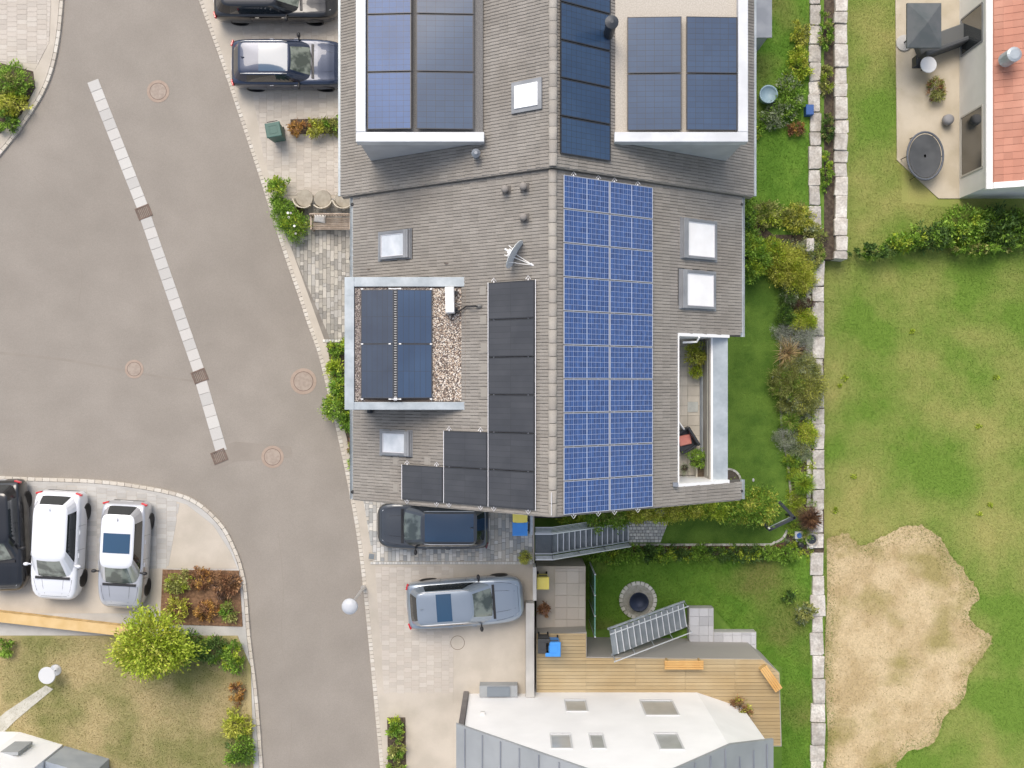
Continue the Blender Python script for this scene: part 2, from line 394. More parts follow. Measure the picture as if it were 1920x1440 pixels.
def blades(r, h, n, W, rng, droop=.6):
    out = []
    a = rng.random(n)*2*np.pi; reach = r*(.35+.65*rng.random(n)); hh = h*(.6+.4*rng.random(n))
    b0 = rng.normal(size=(n,2))*r*.08
    def pt(t):
        x = b0[:,0]+np.cos(a)*reach*t; y = b0[:,1]+np.sin(a)*reach*t
        z = hh*(np.sin(t*np.pi*(.5+droop*.35))); return np.stack([x, y, np.maximum(z, .01)], 1)
    side = np.stack([-np.sin(a), np.cos(a), np.zeros(n)], 1)*W/2
    ts = [0, .35, .7, 1.0]; ws = [1, .9, .6, .08]; q = []
    for i in range(3):
        p0, p1 = pt(ts[i]), pt(ts[i+1])
        q.append(np.stack([p0-side*ws[i], p0+side*ws[i], p1+side*ws[i+1], p1-side*ws[i+1]], 1))
    return np.concatenate(q, 0).reshape(-1, 3)
seedc = [100]
def plant(name, label, cat, px, py, z, rpx, h, mat, ry=None, n=None, L=.1, W=.05, style='leaf', group=None, top=None, flowers=0, spread=.2, flat=.35, trunk=None, zt=None):
    """px,py: where its crown is seen; crown centre is taken at about 60% of its height"""
    seedc[0] += 1; rng = np.random.default_rng(seedc[0])
    zc = z+h*.6; x, y = P(px, py, zc); k_ = (1.36 if group == 'shrubs of the garden bed' else 1.12) if style == 'leaf' else 1; r = k_*rpx*(H-zc)/F; ryy = k_*(ry or rpx)*(H-zc)/F
    t = thing(name, label, cat, (x, y, z), group=group)
    if style == 'leaf':
        L *= .82; W *= .82
        n = n or int(min(19000, max(300, 2.0*(r*ryy*4+ (r+ryy)*h*2)/(L*W))))
        hb = 0.0
        if trunk: hb = trunk
        v = foliage(r, ryy, h-hb, n, L, W, rng, spread=spread, flat=flat); v[:,2] += hb
        o = link('crown' if trunk else 'foliage', np_mesh('foliage', v, 4, 4, LF[mat]), t)
        if top:
            v = foliage(r*.95, ryy*.95, (h-hb)*1.03, n//3, L, W, rng, spread=spread, flat=flat); v[:,2] += hb
            tag(link('new_growth', np_mesh('foliage', v, 4, 4, LF[top]), t), kind='stuff')
        mb = MB()
        if trunk:
            mb.tube([(0,0,-.02),(.02,.01,hb*.6),(0,0,hb+.3*(h-hb))], .07+h*.008, 8, r2=.03)
            for k in range(6):
                a = k*1.05+rng.random(); mb.tube([(0,0,hb*.8),(math.cos(a)*r*.3, math.sin(a)*r*.3, hb+.25*(h-hb)),(math.cos(a)*r*.65, math.sin(a)*ryy*.65, hb+.55*(h-hb))], .03, 5, r2=.008)
            mb.build('trunk', bark, t)
        else:
            for k in range(7):
                a = k*.9+rng.random(); q = .4+.3*rng.random()
                mb.tube([(rng.normal()*.03, rng.normal()*.03, 0), (math.cos(a)*r*q*.5, math.sin(a)*ryy*q*.5, h*.4), (math.cos(a)*r*q, math.sin(a)*ryy*q, h*.75)], .014, 5, r2=.004)
            mb.build('stem', bark, t)
    elif style == 'blade':
        n = n or 260
        link('blades', np_mesh('blades', blades(r, h, n, W, rng), 4, 4, LF[mat]), t)['kind'] = 'stuff'
        if top: tag(link('pale_blades', np_mesh('blades', blades(r*.9, h*1.1, n//3, W, rng), 4, 4, LF[top]), t), kind='stuff')
        MB().lathe([(r*.10,0),(r*.12,.04),(r*.06,.08)], 8).build('root_crown', bark, t)
    if flowers:
        mb = MB()
        for k in range(flowers):
            a = rng.random()*6.28; q = rng.random()**.5*.8
            fx, fy, fz = math.cos(a)*r*q, math.sin(a)*ryy*q, h*(1.02-.3*q*q)
            mb.lathe([(.012,0),(.045,.012),(.05,.03),(.012,.035)], 7, (fx, fy, fz))
        tag(mb.build('blossom', LF['flower'], t), kind='stuff')
    return t
def grass(name, label, polys, z, n, mat, L=.05, W=.012, holes=(), seed=1):
    rng = np.random.default_rng(seed); vs = []
    allp = [p for poly in polys for p in poly]
    x0, x1 = min(p[0] for p in allp), max(p[0] for p in allp); y0, y1 = min(p[1] for p in allp), max(p[1] for p in allp)
    A = sum(area(p) for p in polys); m = int(n*(x1-x0)*(y1-y0)/max(A, .1))
    x = rng.uniform(x0, x1, m); y = rng.uniform(y0, y1, m); k = np.zeros(m, bool)
    for p in polys: k |= inpoly(x, y, p)
    for p in holes: k &= ~inpoly(x, y, p)
    x, y = x[k], y[k]; n = len(x); a = rng.random(n)*6.28; hh = L*(.6+rng.random(n)); le = L*(.1+.6*rng.random(n))
    b = np.stack([x, y, np.full(n, z)], 1); s = np.stack([np.cos(a), np.sin(a), np.zeros(n)], 1)*W/2
    dv = rng.random(n)*6.28; tip = b+np.stack([np.cos(dv)*le, np.sin(dv)*le, hh], 1)
    v = np.stack([b-s, b+s, tip], 1).reshape(-1, 3)
    return tag(link(name, np_mesh(name, v, 3, 3, mat)), label, None, kind='stuff')
def pebbles(name, poly, z, n, r, mat, parent=None, seed=3, holes=()):
    rng = np.random.default_rng(seed)
    x0, x1 = min(p[0] for p in poly), max(p[0] for p in poly); y0, y1 = min(p[1] for p in poly), max(p[1] for p in poly)
    m = int(n*(x1-x0)*(y1-y0)/area(poly)); x = rng.uniform(x0, x1, m); y = rng.uniform(y0, y1, m); k = inpoly(x, y, poly)
    for p in holes: k &= ~inpoly(x, y, p)
    x, y = x[k], y[k]; n = len(x)
    octv = np.array([(1,0,0),(0,1,0),(-1,0,0),(0,-1,0),(0,0,.7),(0,0,-.7)], float)
    octf = np.array([(0,1,4),(1,2,4),(2,3,4),(3,0,4),(1,0,5),(2,1,5),(3,2,5),(0,3,5)])
    a = rng.random(n)*6.28; s = r*(.6+.8*rng.random((n,3)))
    v = octv[None]*s[:,None,:]; ca, sa = np.cos(a)[:,None], np.sin(a)[:,None]
    X = v[:,:,0]*ca-v[:,:,1]*sa; Y = v[:,:,0]*sa+v[:,:,1]*ca
    V = np.stack([X+x[:,None], Y+y[:,None], v[:,:,2]+z+rng.random(n)[:,None]*r*.5], 2).reshape(-1, 3)
    Fc = (octf[None]+6*np.arange(n)[:,None,None]).reshape(-1, 3)
    me = bpy.data.meshes.new(name); me.from_pydata(V.tolist(), [], Fc.tolist()); me.materials.append(mat)
    o = link(name, me); 
    if parent:
        off = Vector((0,0,0)); p = parent
        while p: off += p.location; p = p.parent
        o.parent = parent; o.location = -off
    o['kind'] = 'stuff'; return o

def struct(name, mb, mat, **k): return tag(mb.build(name, mat, None, **k), kind='structure')

# ================================================================== GROUND
g = MB(); g.add([(-600,-600,ZM),(600,-600,ZM),(600,600,ZM),(-600,600,ZM)], [(0,1,2,3)])
def meadow_mat():
    m = bpy.data.materials.new('meadow_ground'); m.use_nodes = True; t = m.node_tree; N = t.nodes; L = t.links; b = N['Principled BSDF']
    geo = N.new('ShaderNodeNewGeometry')
    def noise(sc, det=5):
        n = N.new('ShaderNodeTexNoise'); n.inputs['Scale'].default_value = sc; n.inputs['Detail'].default_value = det
        L.new(geo.outputs['Position'], n.inputs['Vector']); return n.outputs['Fac']
    def ramp(f, a, b2, ca, cb):
        r = N.new('ShaderNodeValToRGB'); L.new(f, r.inputs[0]); r.color_ramp.elements[0].position = a; r.color_ramp.elements[1].position = b2
        r.color_ramp.elements[0].color = ca+(1,); r.color_ramp.elements[1].color = cb+(1,); return r.outputs[0]
    def mix(f, a, b2, mode='MIX'):
        x = N.new('ShaderNodeMix'); x.data_type = 'RGBA'; x.blend_type = mode
        if isinstance(f, float): x.inputs[0].default_value = f
        else: L.new(f, x.inputs[0])
        L.new(a, x.inputs[6]); L.new(b2, x.inputs[7]); return x.outputs[2]
    base = ramp(noise(.30), .38, .66, (.14,.235,.03), (.32,.31,.10))
    sand = ramp(noise(1.1), .3, .7, (.44,.33,.19), (.54,.42,.27))
    # bare-earth patch: ellipse round its own centre, edge broken up by noise
    cx, cy = P(1670, 1225, ZM); rx, ry = 158*(H-ZM)/F, 260*(H-ZM)/F
    mp = N.new('ShaderNodeMapping'); mp.vector_type = 'POINT'; L.new(geo.outputs['Position'], mp.inputs['Vector'])
    mp.inputs['Location'].default_value = (-cx/rx, -cy/ry, 0); mp.inputs['Scale'].default_value = (1/rx, 1/ry, 0)
    ln = N.new('ShaderNodeVectorMath'); ln.operation = 'LENGTH'; L.new(mp.outputs[0], ln.inputs[0])
    ad = N.new('ShaderNodeMath'); ad.operation = 'MULTIPLY_ADD'; L.new(noise(.45, 4), ad.inputs[0]); ad.inputs[1].default_value = 2.4; L.new(ln.outputs['Value'], ad.inputs[2])
    f = ramp(ad.outputs[0], .0, 1.0, (0,0,0), (0,0,0))
    r = N.new('ShaderNodeMapRange'); L.new(ad.outputs[0], r.inputs[0]); r.inputs[1].default_value = 2.28; r.inputs[2].default_value = 1.98
    c = base
    c = mix(1.0, c, ramp(noise(20, 6), .3, .7, (.84,.84,.84), (1.12,1.12,1.12)), 'MULTIPLY')
    L.new(c, b.inputs['Base Color']); b.inputs['Roughness'].default_value = 1
    return m
tag(g.build('ground', meadow_mat()), kind='structure')
# street terrace (upper level) and garden terrace (lower level)
XB = P(1002, 1000, 0)[0]
m = MB(); m.slab(-150, XB, -150, 150, ZM-.5, -.10); struct('street_terrace', m, soil)
gx = P(1545, 700, ZG)[0]
m = MB(); m.slab(XB+.002, gx, -150, 150, ZM-.4, ZG); struct('garden_terrace', m, grassB)

# road
RK = [(345,-90),(372,0),(415,120),(455,240),(485,330),(502,384),(534,484),(560,560),(573,600),(585,633),(597,668),(613,733),(628,797),(645,877),(661,960),(674,1047),(690,1200),(712,1440),(722,1560)]
RKw = smooth_line(PP(RK, 0), 4)
LT = [(120,-90),(118,0),(108,90),(88,160),(50,225),(0,290),(-60,350)]
LB = [(-80,880),(0,893),(180,900),(290,915),(360,935),(410,975),(440,1025),(460,1090),(470,1200),(485,1330),(500,1560)]
LTw = smooth_line(PP(LT, 0), 5); LBw = smooth_line(PP(LB, 0), 5)
far = 60
m = MB(); m.add([(-far,-far,-.094),(XB-.01,-far,-.094),(XB-.01,far,-.094),(-far,far,-.094)], [(0,1,2,3)])
struct('road', m, asphalt)
# kerb plots (raised 10 cm)
m = MB(); m.prism([(p[0]+.17, p[1]) for p in RKw] + [(XB-.003, RKw[-1][1]), (XB-.003, RKw[0][1])], -.098, -.004)
struct('pavement_east', m, concrete)
m = MB(); m.prism(offset(LTw, -.15)+[(-far, LTw[-1][1]), (-far, far), (LTw[0][0], far)], -.098, -.003)
struct('pavement_corner', m, concrete)
m = MB(); m.prism(offset(LBw, -.15)+[(LBw[-1][0], -far), (-far, -far), (-far, LBw[0][1])], -.098, -.004)
struct('pavement_west', m, concreteG)
# kerb setts: cream stones in a row, each its own piece
def kerb_row(name, line, off, size, maxn=300, mat=sett, hz=.12, z=.0, gap=.012, jit=.004):
    root = tag(link(name, MB().add([(0,0,0),(.001,0,0),(0,.001,0)], [(0,1,2)]).mesh(name, mat)), kind='structure')
    root.location = (line[0][0], line[0][1], z-.05)
    mb = MB(); mb.bbox((0,0,-hz/2), (size[0]-gap, size[1]-gap, hz), .008); me = mb.mesh('kerb_stone', mat)
    pts = resample(offset(line, off), size[0]); rest = MB()
    pts.sort(key=lambda p: p[0]**2+p[1]**2)
    for i, (x, y, a) in enumerate(pts):
        jz = random.uniform(-jit, jit)
        if i < maxn: link('kerb_stone', me, root, (x-root.location.x, y-root.location.y, z+jz-root.location.z), (0,0,a+random.uniform(-.02,.02)))
        else: rest.bbox((x, y, z-hz/2+jz), (size[0]-gap, size[1]-gap, hz), .008, a)
    if rest.v: tag(rest.buildw('kerb_stones_far', mat, root), kind='stuff')
    return root
kerb_row('kerb_east', RKw, .09, (.165, .17))
kerb_row('kerb_corner', LTw, -.07, (.3, .15), mat=sett)
kerb_row('kerb_west', LBw, -.07, (.3, .15), mat=sett)
# paved gutter running down the middle of the road, with drains
def gutter(a, b, i):
    A, B = P(*a), P(*b); 
    root = tag(link('gutter', MB().add([(0,0,0),(.001,0,0),(0,.001,0)], [(0,1,2)]).mesh('gutter', concreteG)), kind='structure')
    root.location = (A[0], A[1], -.09)
    dx, dy = B[0]-A[0], B[1]-A[1]; L = math.hypot(dx, dy); ang = math.atan2(dy, dx); n = int(L/.42)
    mb = MB(); mb.bbox((0,0,-.02), (L/n-.012, .46, .04), .006); me = mb.mesh('gutter_stone', pm('gutter_stone', None, palette=[(.48,.47,.45),(.53,.52,.495),(.45,.44,.42),(.51,.495,.47)], rough=.85, fine=.08))
    for k in range(n):
        t = (k+.5)/n; link('gutter_stone', me, root, (dx*t, dy*t, .012), (0,0,ang+random.uniform(-.008,.008)))
gutter((172,150), (266,388), 0); gutter((272,408), (371,694), 1); gutter((376,716), (414,846), 2)
for (px, py, lab) in ((268,397,'upper road drain between the first two gutter strips'), (373,705,'road drain between the long and the short gutter strips'), (410,856,'road drain at the lower end of the gutter')):
    x, y = P(px, py); t = thing('road_drain', 'brown cast iron '+lab, 'drain', (x, y, -.09), (0,0,R(-68)))
    mb = MB(); mb.box((0,-.27,.01),(.5,.05,.03)); mb.box((0,.27,.01),(.5,.05,.03)); mb.box((-.225,0,.01),(.05,.48,.03)); mb.box((.225,0,.01),(.05,.48,.03)); mb.build('frame', iron, t)
    mb = MB()
    for k in range(7): mb.box((0,-.21+k*.07,.008),(.4,.035,.02))
    mb.build('grate', iron, t)
m = MB(); m.prism([(p[0],p[1]) for p in PP([(415,838),(440,828),(545,838),(548,858),(440,866),(405,880),(392,872)], 0)], -.094, -.089); struct('road_patch', m, asphaltP)
for nm, pts in (('crack_seal', [(520,1000),(530,1100),(526,1200),(545,1330),(540,1450)]), ('crack_seal', [(60,330),(120,400),(150,500),(140,600)])):
    ln_ = smooth_line(PP(pts, 0), 6); ln_ = [(x+random.gauss(0,.012), y+random.gauss(0,.012)) for x, y in ln_]; m = MB(); m.prism(ln_+offset(ln_, .022)[::-1], -.094, -.0925); struct(nm, m, pm('crack_seal', (.235,.208,.178), (.265,.235,.202), rough=.8))
m = MB(); q = PP([(-40,655),(120,672),(300,705),(360,712),(360,716),(300,709),(120,677),(-40,660)], 0); m.prism(q, -.094, -.0905); struct('road_seam', m, asphaltP)
for (px, py, r, lab) in ((295,170,.36,'beside the upper end of the gutter'), (250,692,.30,'left of the gutter, reddish'), (568,715,.42,'close to the kerb by the shrubs'), (510,857,.36,'in the road right of the gutter end'), (858,1205,.30,'set in the neighbour driveway'), (1908,-30,.3,'')):
    if not lab: continue
    zz = -.092 if px < 600 else .001
    x, y = P(px, py); t = thing('manhole', 'round manhole cover '+lab, 'manhole', (x, y, zz))
    sur = brickR if px < 600 else concrete
    MB().lathe([(r*1.25,0),(r*1.25,.008),(r*.96,.010)], 28).build('surround', sur, t)
    MB().lathe([(r*.955,0),(r*.955,.012),(r*.89,.012),(r*.89,0)], 32).build('rim', iron, t)
    mb = MB().lathe([(r*.87,.0),(r*.87,.013),(r*.1,.013)], 28)
    for k in range(8): a = k*math.pi/4; mb.box((math.cos(a)*r*.55, math.sin(a)*r*.55, .015), (r*.35, .03, .006), a)
    mb.build('cover', pm('manhole_cover', (.30,.245,.205), (.36,.30,.25), scale=9, rough=.8) if px < 600 else concrete, t)

# ------------------------------------------------------------------ main plot paving
def paving(name, poly, mat, z=.03, cw=.152, key=None, maxn=300, hole=None, lens=(.152,.152,.228,.228,.305,.305,.44)):
    root = MB(); root.prism(poly, -.0035, .004); root = struct(name, root, sandG)
    x0, x1 = min(p[0] for p in poly), max(p[0] for p in poly); y0, y1 = min(p[1] for p in poly), max(p[1] for p in poly)
    pieces = []; x = x0
    while x < x1:
        y = y0-random.random()*.3
        while y < y1:
            L = random.choice(lens); g_ = .0045
            q = clip([(x+g_,y+g_),(x+cw-g_,y+g_),(x+cw-g_,y+L-g_),(x+g_,y+L-g_)], poly)
            if q and area(q) > .004: pieces.append(q)
            y += L
        x += cw
    cen = lambda q: (sum(p[0] for p in q)/len(q), sum(p[1] for p in q)/len(q))
    if key: pieces.sort(key=lambda q: key(*cen(q)))
    rest = MB()
    for i, q in enumerate(pieces):
        zt = z+random.uniform(-.003,.003)
        if i < maxn:
            c = cen(q); mb = MB(); mb.prism([(p[0]-c[0], p[1]-c[1]) for p in q], -.026, 0, .004)
            link('paving_stone', mb.mesh('paving_stone', mat), root, (c[0], c[1], zt))
        else: rest.prism(q, .002, zt, .004)
    if rest.v: tag(rest.build('paving_stones_hidden', mat, root), kind='stuff')
    return root
SOx = P(660,600,0)[0]
polyA = PP([(506,372),(548,470),(608,636),(690,636),(690,372)], 0)
paving('paved_forecourt', polyA, paver)
polyB = PP([(678,915),(700,1052),(999,1052),(999,915)], 0)
carc = P(812, 985, 1.0)
paving('paved_parking_space', polyB, paverC, key=lambda x, y: -(abs(x-carc[0])/2.2)**2-(abs(y-carc[1])/.95)**2)
# border rows of small cobbles
rowB = PP([(697,1055.5),(999,1055.5)], 0)
kerb_row('cobble_border', rowB, 0, (.11,.11), mat=settG, z=.03, hz=.05, jit=.006)
rowA = PP([(608,639),(660,639)], 0)
kerb_row('bed_border', rowA, 0, (.12,.12), mat=settG, z=.03, hz=.05, jit=.006)
m = MB(); m.prism(PP([(612,643),(700,643),(700,905),(668,905),(650,820),(640,780),(622,690)], 0), -.003, .02); struct('front_bed_soil', m, soil)
# driveway slabs for neighbours (large, pale)
def slabs(name, poly, sx, sy, mat, z=.012, base=concrete):
    root = MB(); root.prism(poly, -.0035, .004); root = struct(name, root, base)
    x0, x1 = min(p[0] for p in poly), max(p[0] for p in poly); y0, y1 = min(p[1] for p in poly), max(p[1] for p in poly)
    rest = MB(); x = x0; i = 0
    while x < x1:
        y = y0-(i%2)*sy/2
        while y < y1:
            q = clip([(x+.005,y+.005),(x+sx-.005,y+.005),(x+sx-.005,y+sy-.005),(x+.005,y+sy-.005)], poly)
            if q and area(q) > .01: rest.prism(q, 0, z+random.uniform(-.002,.002), .003)
            y += sy
        x += sx; i += 1
    tag(rest.build('slabs', mat, root), kind='stuff'); return root
slabs('neighbour_driveway', PP([(702,1062),(985,1062),(985,1300),(850,1300),(850,1560),(738,1560),(722,1330)], 0), .30, .20, slabB)
slabs('upper_driveway', PP([(432,118),(466,216),(497,312),(506,366),(700,366),(700,-120),(360,-120),(400,20)], 0), .30, .20, slabB)
slabs('west_parking_bays', PP([(-80,905),(170,912),(285,926),(350,946),(400,985),(432,1035),(445,1066),(315,1066),(300,1150),(-80,1150)], 0), .4, .2, pm('bay_slabs', None, palette=[(.43,.42,.40),(.47,.46,.44),(.50,.49,.465),(.45,.435,.41)], rough=.9, fine=.08, dirt=.08))
slabs('corner_paving', PP([(-80,-100),(100,-100),(92,80),(66,130),(0,115),(-80,110)], 0), .4, .2, slabB)

# drain box by the kerb
x, y = P(697, 1043); t = thing('drain_box', 'small square drain with pale frame and dark grate at the paving corner', 'drain', (x, y, .03), (0,0,R(-8)))
mb = MB()
for s_ in (-1, 1): mb.box((s_*.125,0,.01),(.03,.28,.03)); mb.box((0,s_*.125,.01),(.22,.03,.03))
mb.build('frame', concrete, t)
mb = MB(); mb.box((0,0,.0),(.22,.22,.01))
for k in range(6): mb.box((-.09+k*.036,0,.008),(.014,.22,.012))
mb.build('grate', grate, t)

# ================================================================== HOUSE (terraced, tiled, with panels)
XR, ZR, TAN = 1.19, 10.3, .637; TH = math.atan(TAN); COS = math.cos(TH); SIN = math.sin(TH)
Y0, Y1 = -3.88, 6.29; HALF = 6.5
ZE = ZR-HALF*TAN
DX1, DZ, DXL, DY0, DY1 = -1.46, 8.66, -5.20, -.80, 3.32        # dormer box
LX0, LX1, LY0, LY1, LF_ = 5.34, 7.22, -3.2, 1.54, 5.0             # roof terrace
def zroof(x, xr=XR, zr=ZR): return zr-abs(x-xr)*TAN
def hit(px, py, off=0.0, xr=XR, zr=ZR):     # where a sight line meets the roof plane raised by off
    z = zr-1.5
    for _ in range(30):
        x, y = P(px, py, z); z = zroof(x, xr, zr)+off/COS
    return x, y, z
house = thing('terraced_house', 'white rendered end house with grey tiled gable roof, zinc dormer and rows of solar panels', 'house', (XR, 1.2, 0))
wl = MB()
wx0, wx1 = XR-HALF+.35, XR+HALF-.35; wy0, wy1 = Y0+.22, Y1-.01
zt = lambda x: zroof(x)-.28
# gable-topped wall body as closed prism along y, terrace cut out
def gbody(mb, xa, xb, ya, yb, zbot=ZM, zf=zt):
    xs = [xa]+([XR] if xa < XR < xb else [])+[xb]
    prof = [(xa, zbot)]+[(x, zf(x)) for x in xs]+[(xb, zbot)]
    n = len(prof); vs = [(x, ya, z) for x, z in prof]+[(x, yb, z) for x, z in prof]
    fs = [tuple(range(n)), tuple(range(2*n-1, n-1, -1))]+[(i, i+n, (i+1)%n+n, (i+1)%n) for i in range(n)]
    mb.add(vs, fs)
gbody(wl, wx0, LX0-.05, wy0, wy1); gbody(wl, LX0-.05, wx1, LY1+.12, wy1); gbody(wl, LX0-.05, wx1, wy0, LY0-.10)
wl.slab(LX0-.049, LX1-.25, LY0-.099, LY1+.119, ZM, LF_-.06)
wl.buildw('wall', white, house)
# roof deck
rd = MB()
def deck(mb, xa, xb, ya, yb, th=.16, xr=XR, zr=ZR):
    za, zb = zroof(xa, xr, zr), zroof(xb, xr, zr)
    mb.add([(xa,ya,za),(xb,ya,zb),(xb,yb,zb),(xa,yb,za),(xa,ya,za-th),(xb,ya,zb-th),(xb,yb,zb-th),(xa,yb,za-th)],
           [(0,1,2,3),(7,6,5,4),(0,4,5,1),(1,5,6,2),(2,6,7,3),(3,7,4,0)] )
deck(rd, XR-HALF, XR, Y0, Y1); deck(rd, XR, LX0, Y0, Y1); deck(rd, LX0, XR+HALF, LY1+.05, Y1); deck(rd, LX0, XR+HALF, Y0, LY0-.02)
roof = rd.buildw('roof', tileD, house)
def tile_mb(Lx=.335, W=.2):
    mb = MB(); t = .030; g_ = .0065
    prof = [(g_,-.004),(g_,t*.72),(.02,t),(W/2-.014,t),(W/2-.004,t*.35),(W/2+.004,t*.35),(W/2+.014,t),(W-.02,t),(W-g_,t*.72),(W-g_,-.004)]
    n = len(prof); vs = [(0, y, z-.004) for y, z in prof]+[(Lx, y, z+.020) for y, z in prof]
    fs = [tuple(range(n, 2*n))]+[(i+1, i, i+n, i+1+n) for i in range(n-1)]
    mb.add(vs, fs); return mb
tm = tile_mb(); tile_me = tm.mesh('roof_tile', tileL); TV = np.array(tm.v); TFs = tm.f
def tiles(parent, side, xr, zr, half, ya, yb, skip, maxobj, name='roof_tile', mat=tileL, far_name='roof_tiles'):
    du = .27/COS; W = .2; loc0 = Vector((0,0,0)); p = parent
    while p: loc0 += p.location; p = p.parent
    pos = []; nu = int((half/COS-.12)/du); nv = int((yb-ya)/W)
    for i in range(nu+1):
        u = max(half/COS-(i+1)*du, .07)
        for j in range(-1, nv+1):
            v = ya+j*W+(W/2 if i % 2 else 0)
            if v < ya-.15 or v+W > yb+.15: continue
            xc = xr+side*(u+du/2)*COS
            if skip(xc, v+W/2): continue
            v = min(max(v, ya-.012), yb-W+.012)
            pos.append((u, v))
    rot = (0, TH, 0) if side > 0 else (0, TH, math.pi)
    pos.sort(key=lambda q: (-round(q[0]/du), 0) if False else q[0])
    Mx = Matrix.Rotation(rot[2], 3, 'Z') @ Matrix.Rotation(TH, 3, 'Y'); A = np.array(Mx); nrm = Mx @ Vector((0,0,1))
    VV = []; FF = []; k = 0
    for i, (u, v) in enumerate(pos):
        vy = v if side > 0 else v+W
        o = Vector((xr+side*u*COS, vy, zr-u*SIN)) + nrm*(.012+random.uniform(-.002,.003))
        if i < maxobj:
            link(name, tile_me, parent, o-loc0, (random.uniform(-.004,.004), rot[1]+random.uniform(-.003,.003), rot[2]))
        else:
            VV.append(TV @ A.T + np.array(o-loc0)); FF += [tuple(a+k for a in f) for f in TFs]; k += len(TV)
    if VV:
        me = bpy.data.meshes.new(far_name); me.from_pydata(np.concatenate(VV).tolist(), [], FF); me.materials.append(mat)
        tag(link(far_name, me, parent), kind='stuff')
sky_px = [(712,772,432,486), (715,774,807,855), (1275,1342,411,487), (1273,1340,507,580)]
SK = []
for a, b, c, e in sky_px:
    x0 = hit(a, (c+e)/2, .1)[0]; x1 = hit(b, (c+e)/2, .1)[0]; xm = (a+b)/2
    SK.append((x0, x1, hit(xm, e, .1)[1], hit(xm, c, .1)[1]))
def skipL(x, y):
    if x < DX1-.1 and DY0+.1 < y < DY1-.1: return True
    return any(s[0]+.05 < x < s[1]-.05 and s[2]+.03 < y < s[3]-.03 for s in SK)
def skipR(x, y):
    if x > LX0-.20 and LY0-.16 < y < LY1+.16: return True
    return any(s[0]+.05 < x < s[1]-.05 and s[2]+.03 < y < s[3]-.03 for s in SK)
tiles(roof, -1, XR, ZR, HALF, Y0, Y1, skipL, 150); tiles(roof, 1, XR, ZR, HALF, Y0, Y1, skipR, 150)
# ridge tiles
def ridge(parent, xr, zr, ya, yb, maxn=60):
    loc0 = Vector((0,0,0)); p = parent
    while p: loc0 += p.location; p = p.parent
    n = round((yb-ya)/.385); st = (yb-ya)/n; mb = MB(); k = 8; vs = []
    for yy, r in ((0,.118),(st*.96,.128),(st*.96,.112),(0,.10)):
        for i in range(k+1): a = math.pi*i/k; vs.append((math.cos(a)*r, yy, math.sin(a)*r*.75-.02))
    fs = [(q*(k+1)+i+1, q*(k+1)+i, (q+1)*(k+1)+i, (q+1)*(k+1)+i+1) for q in range(3) for i in range(k)]
    mb.add(vs, fs); me = mb.mesh('ridge_tile', ridgeM, smooth=True)
    for i in range(n): link('ridge_tile', me, parent, Vector((xr, ya+i*st, zr+.035+random.uniform(-.003,.003)))-loc0, (R(.8),0,random.uniform(-.01,.01)))
ridge(roof, XR, ZR, Y0, Y1)
# verge flashing boards along the gable edges, gutters, downpipe caps
mb = MB()
for s_, ya, yb in ((-1, Y0-.03, Y0), (1, Y0-.03, Y0)):
    xa, xb = XR, XR+s_*HALF; mb.add([(xa,ya,zroof(xa)+.03),(xb,ya,zroof(xb)+.03),(xb,yb,zroof(xb)+.03),(xa,yb,zroof(xa)+.03),(xa,ya,zroof(xa)-.2),(xb,ya,zroof(xb)-.2),(xb,yb,zroof(xb)-.2),(xa,yb,zroof(xa)-.2)],
        [(0,1,2,3),(7,6,5,4),(0,4,5,1),(1,5,6,2),(2,6,7,3),(3,7,4,0)])
mb.buildw('verge_board', tileL, house)
def gutter_part(x, s_, ya, yb):
    mb = MB(); pts = []; k = 6
    prof = [(math.cos(math.pi+math.pi*i/k)*.07, math.sin(math.pi+math.pi*i/k)*.07) for i in range(k+1)]
    prof += [(p[0]*.86, p[1]*.86) for p in prof[::-1]]
    n = len(prof); vs = [(x+s_*.075+a, ya, ZE+.0+b) for a, b in prof]+[(x+s_*.075+a, yb, ZE+b) for a, b in prof]
    mb.add(vs, [tuple(range(n)), tuple(range(2*n-1, n-1, -1))]+[(i, i+n, (i+1)%n+n, (i+1)%n) for i in range(n)])
    mb.buildw('rain_gutter', zinc, house)
gutter_part(XR-HALF, -1, DY1+.02, Y1); gutter_part(XR-HALF, -1, Y0, DY0-.02)
gutter_part(XR+HALF, 1, LY1+.05, Y1); gutter_part(XR+HALF, 1, Y0, LY0-.02)
for (x, y) in ((XR-HALF-.05, Y1-.25), (XR-HALF-.05, Y0+.25), (XR+HALF+.02, Y1-.25), (XR+HALF+.02, Y0+.28)):
    mb = MB(); mb.lathe([(.05,0),(.06,.02),(.06,.05),(.03,.07)], 10, (x, y, ZE+.0)); mb.lathe([(.045,-.6),(.045,.0)], 8, (x, y, ZE-.05)); 
    mb.tube([(x, y, ZE-.6), (x-(.3 if x > 0 else -.3), y, ZE-.9), (x-(.3 if x > 0 else -.3), y, -.1 if x < 0 else ZG)], .045, 8)
    mb.buildw('downpipe', blackP, house)
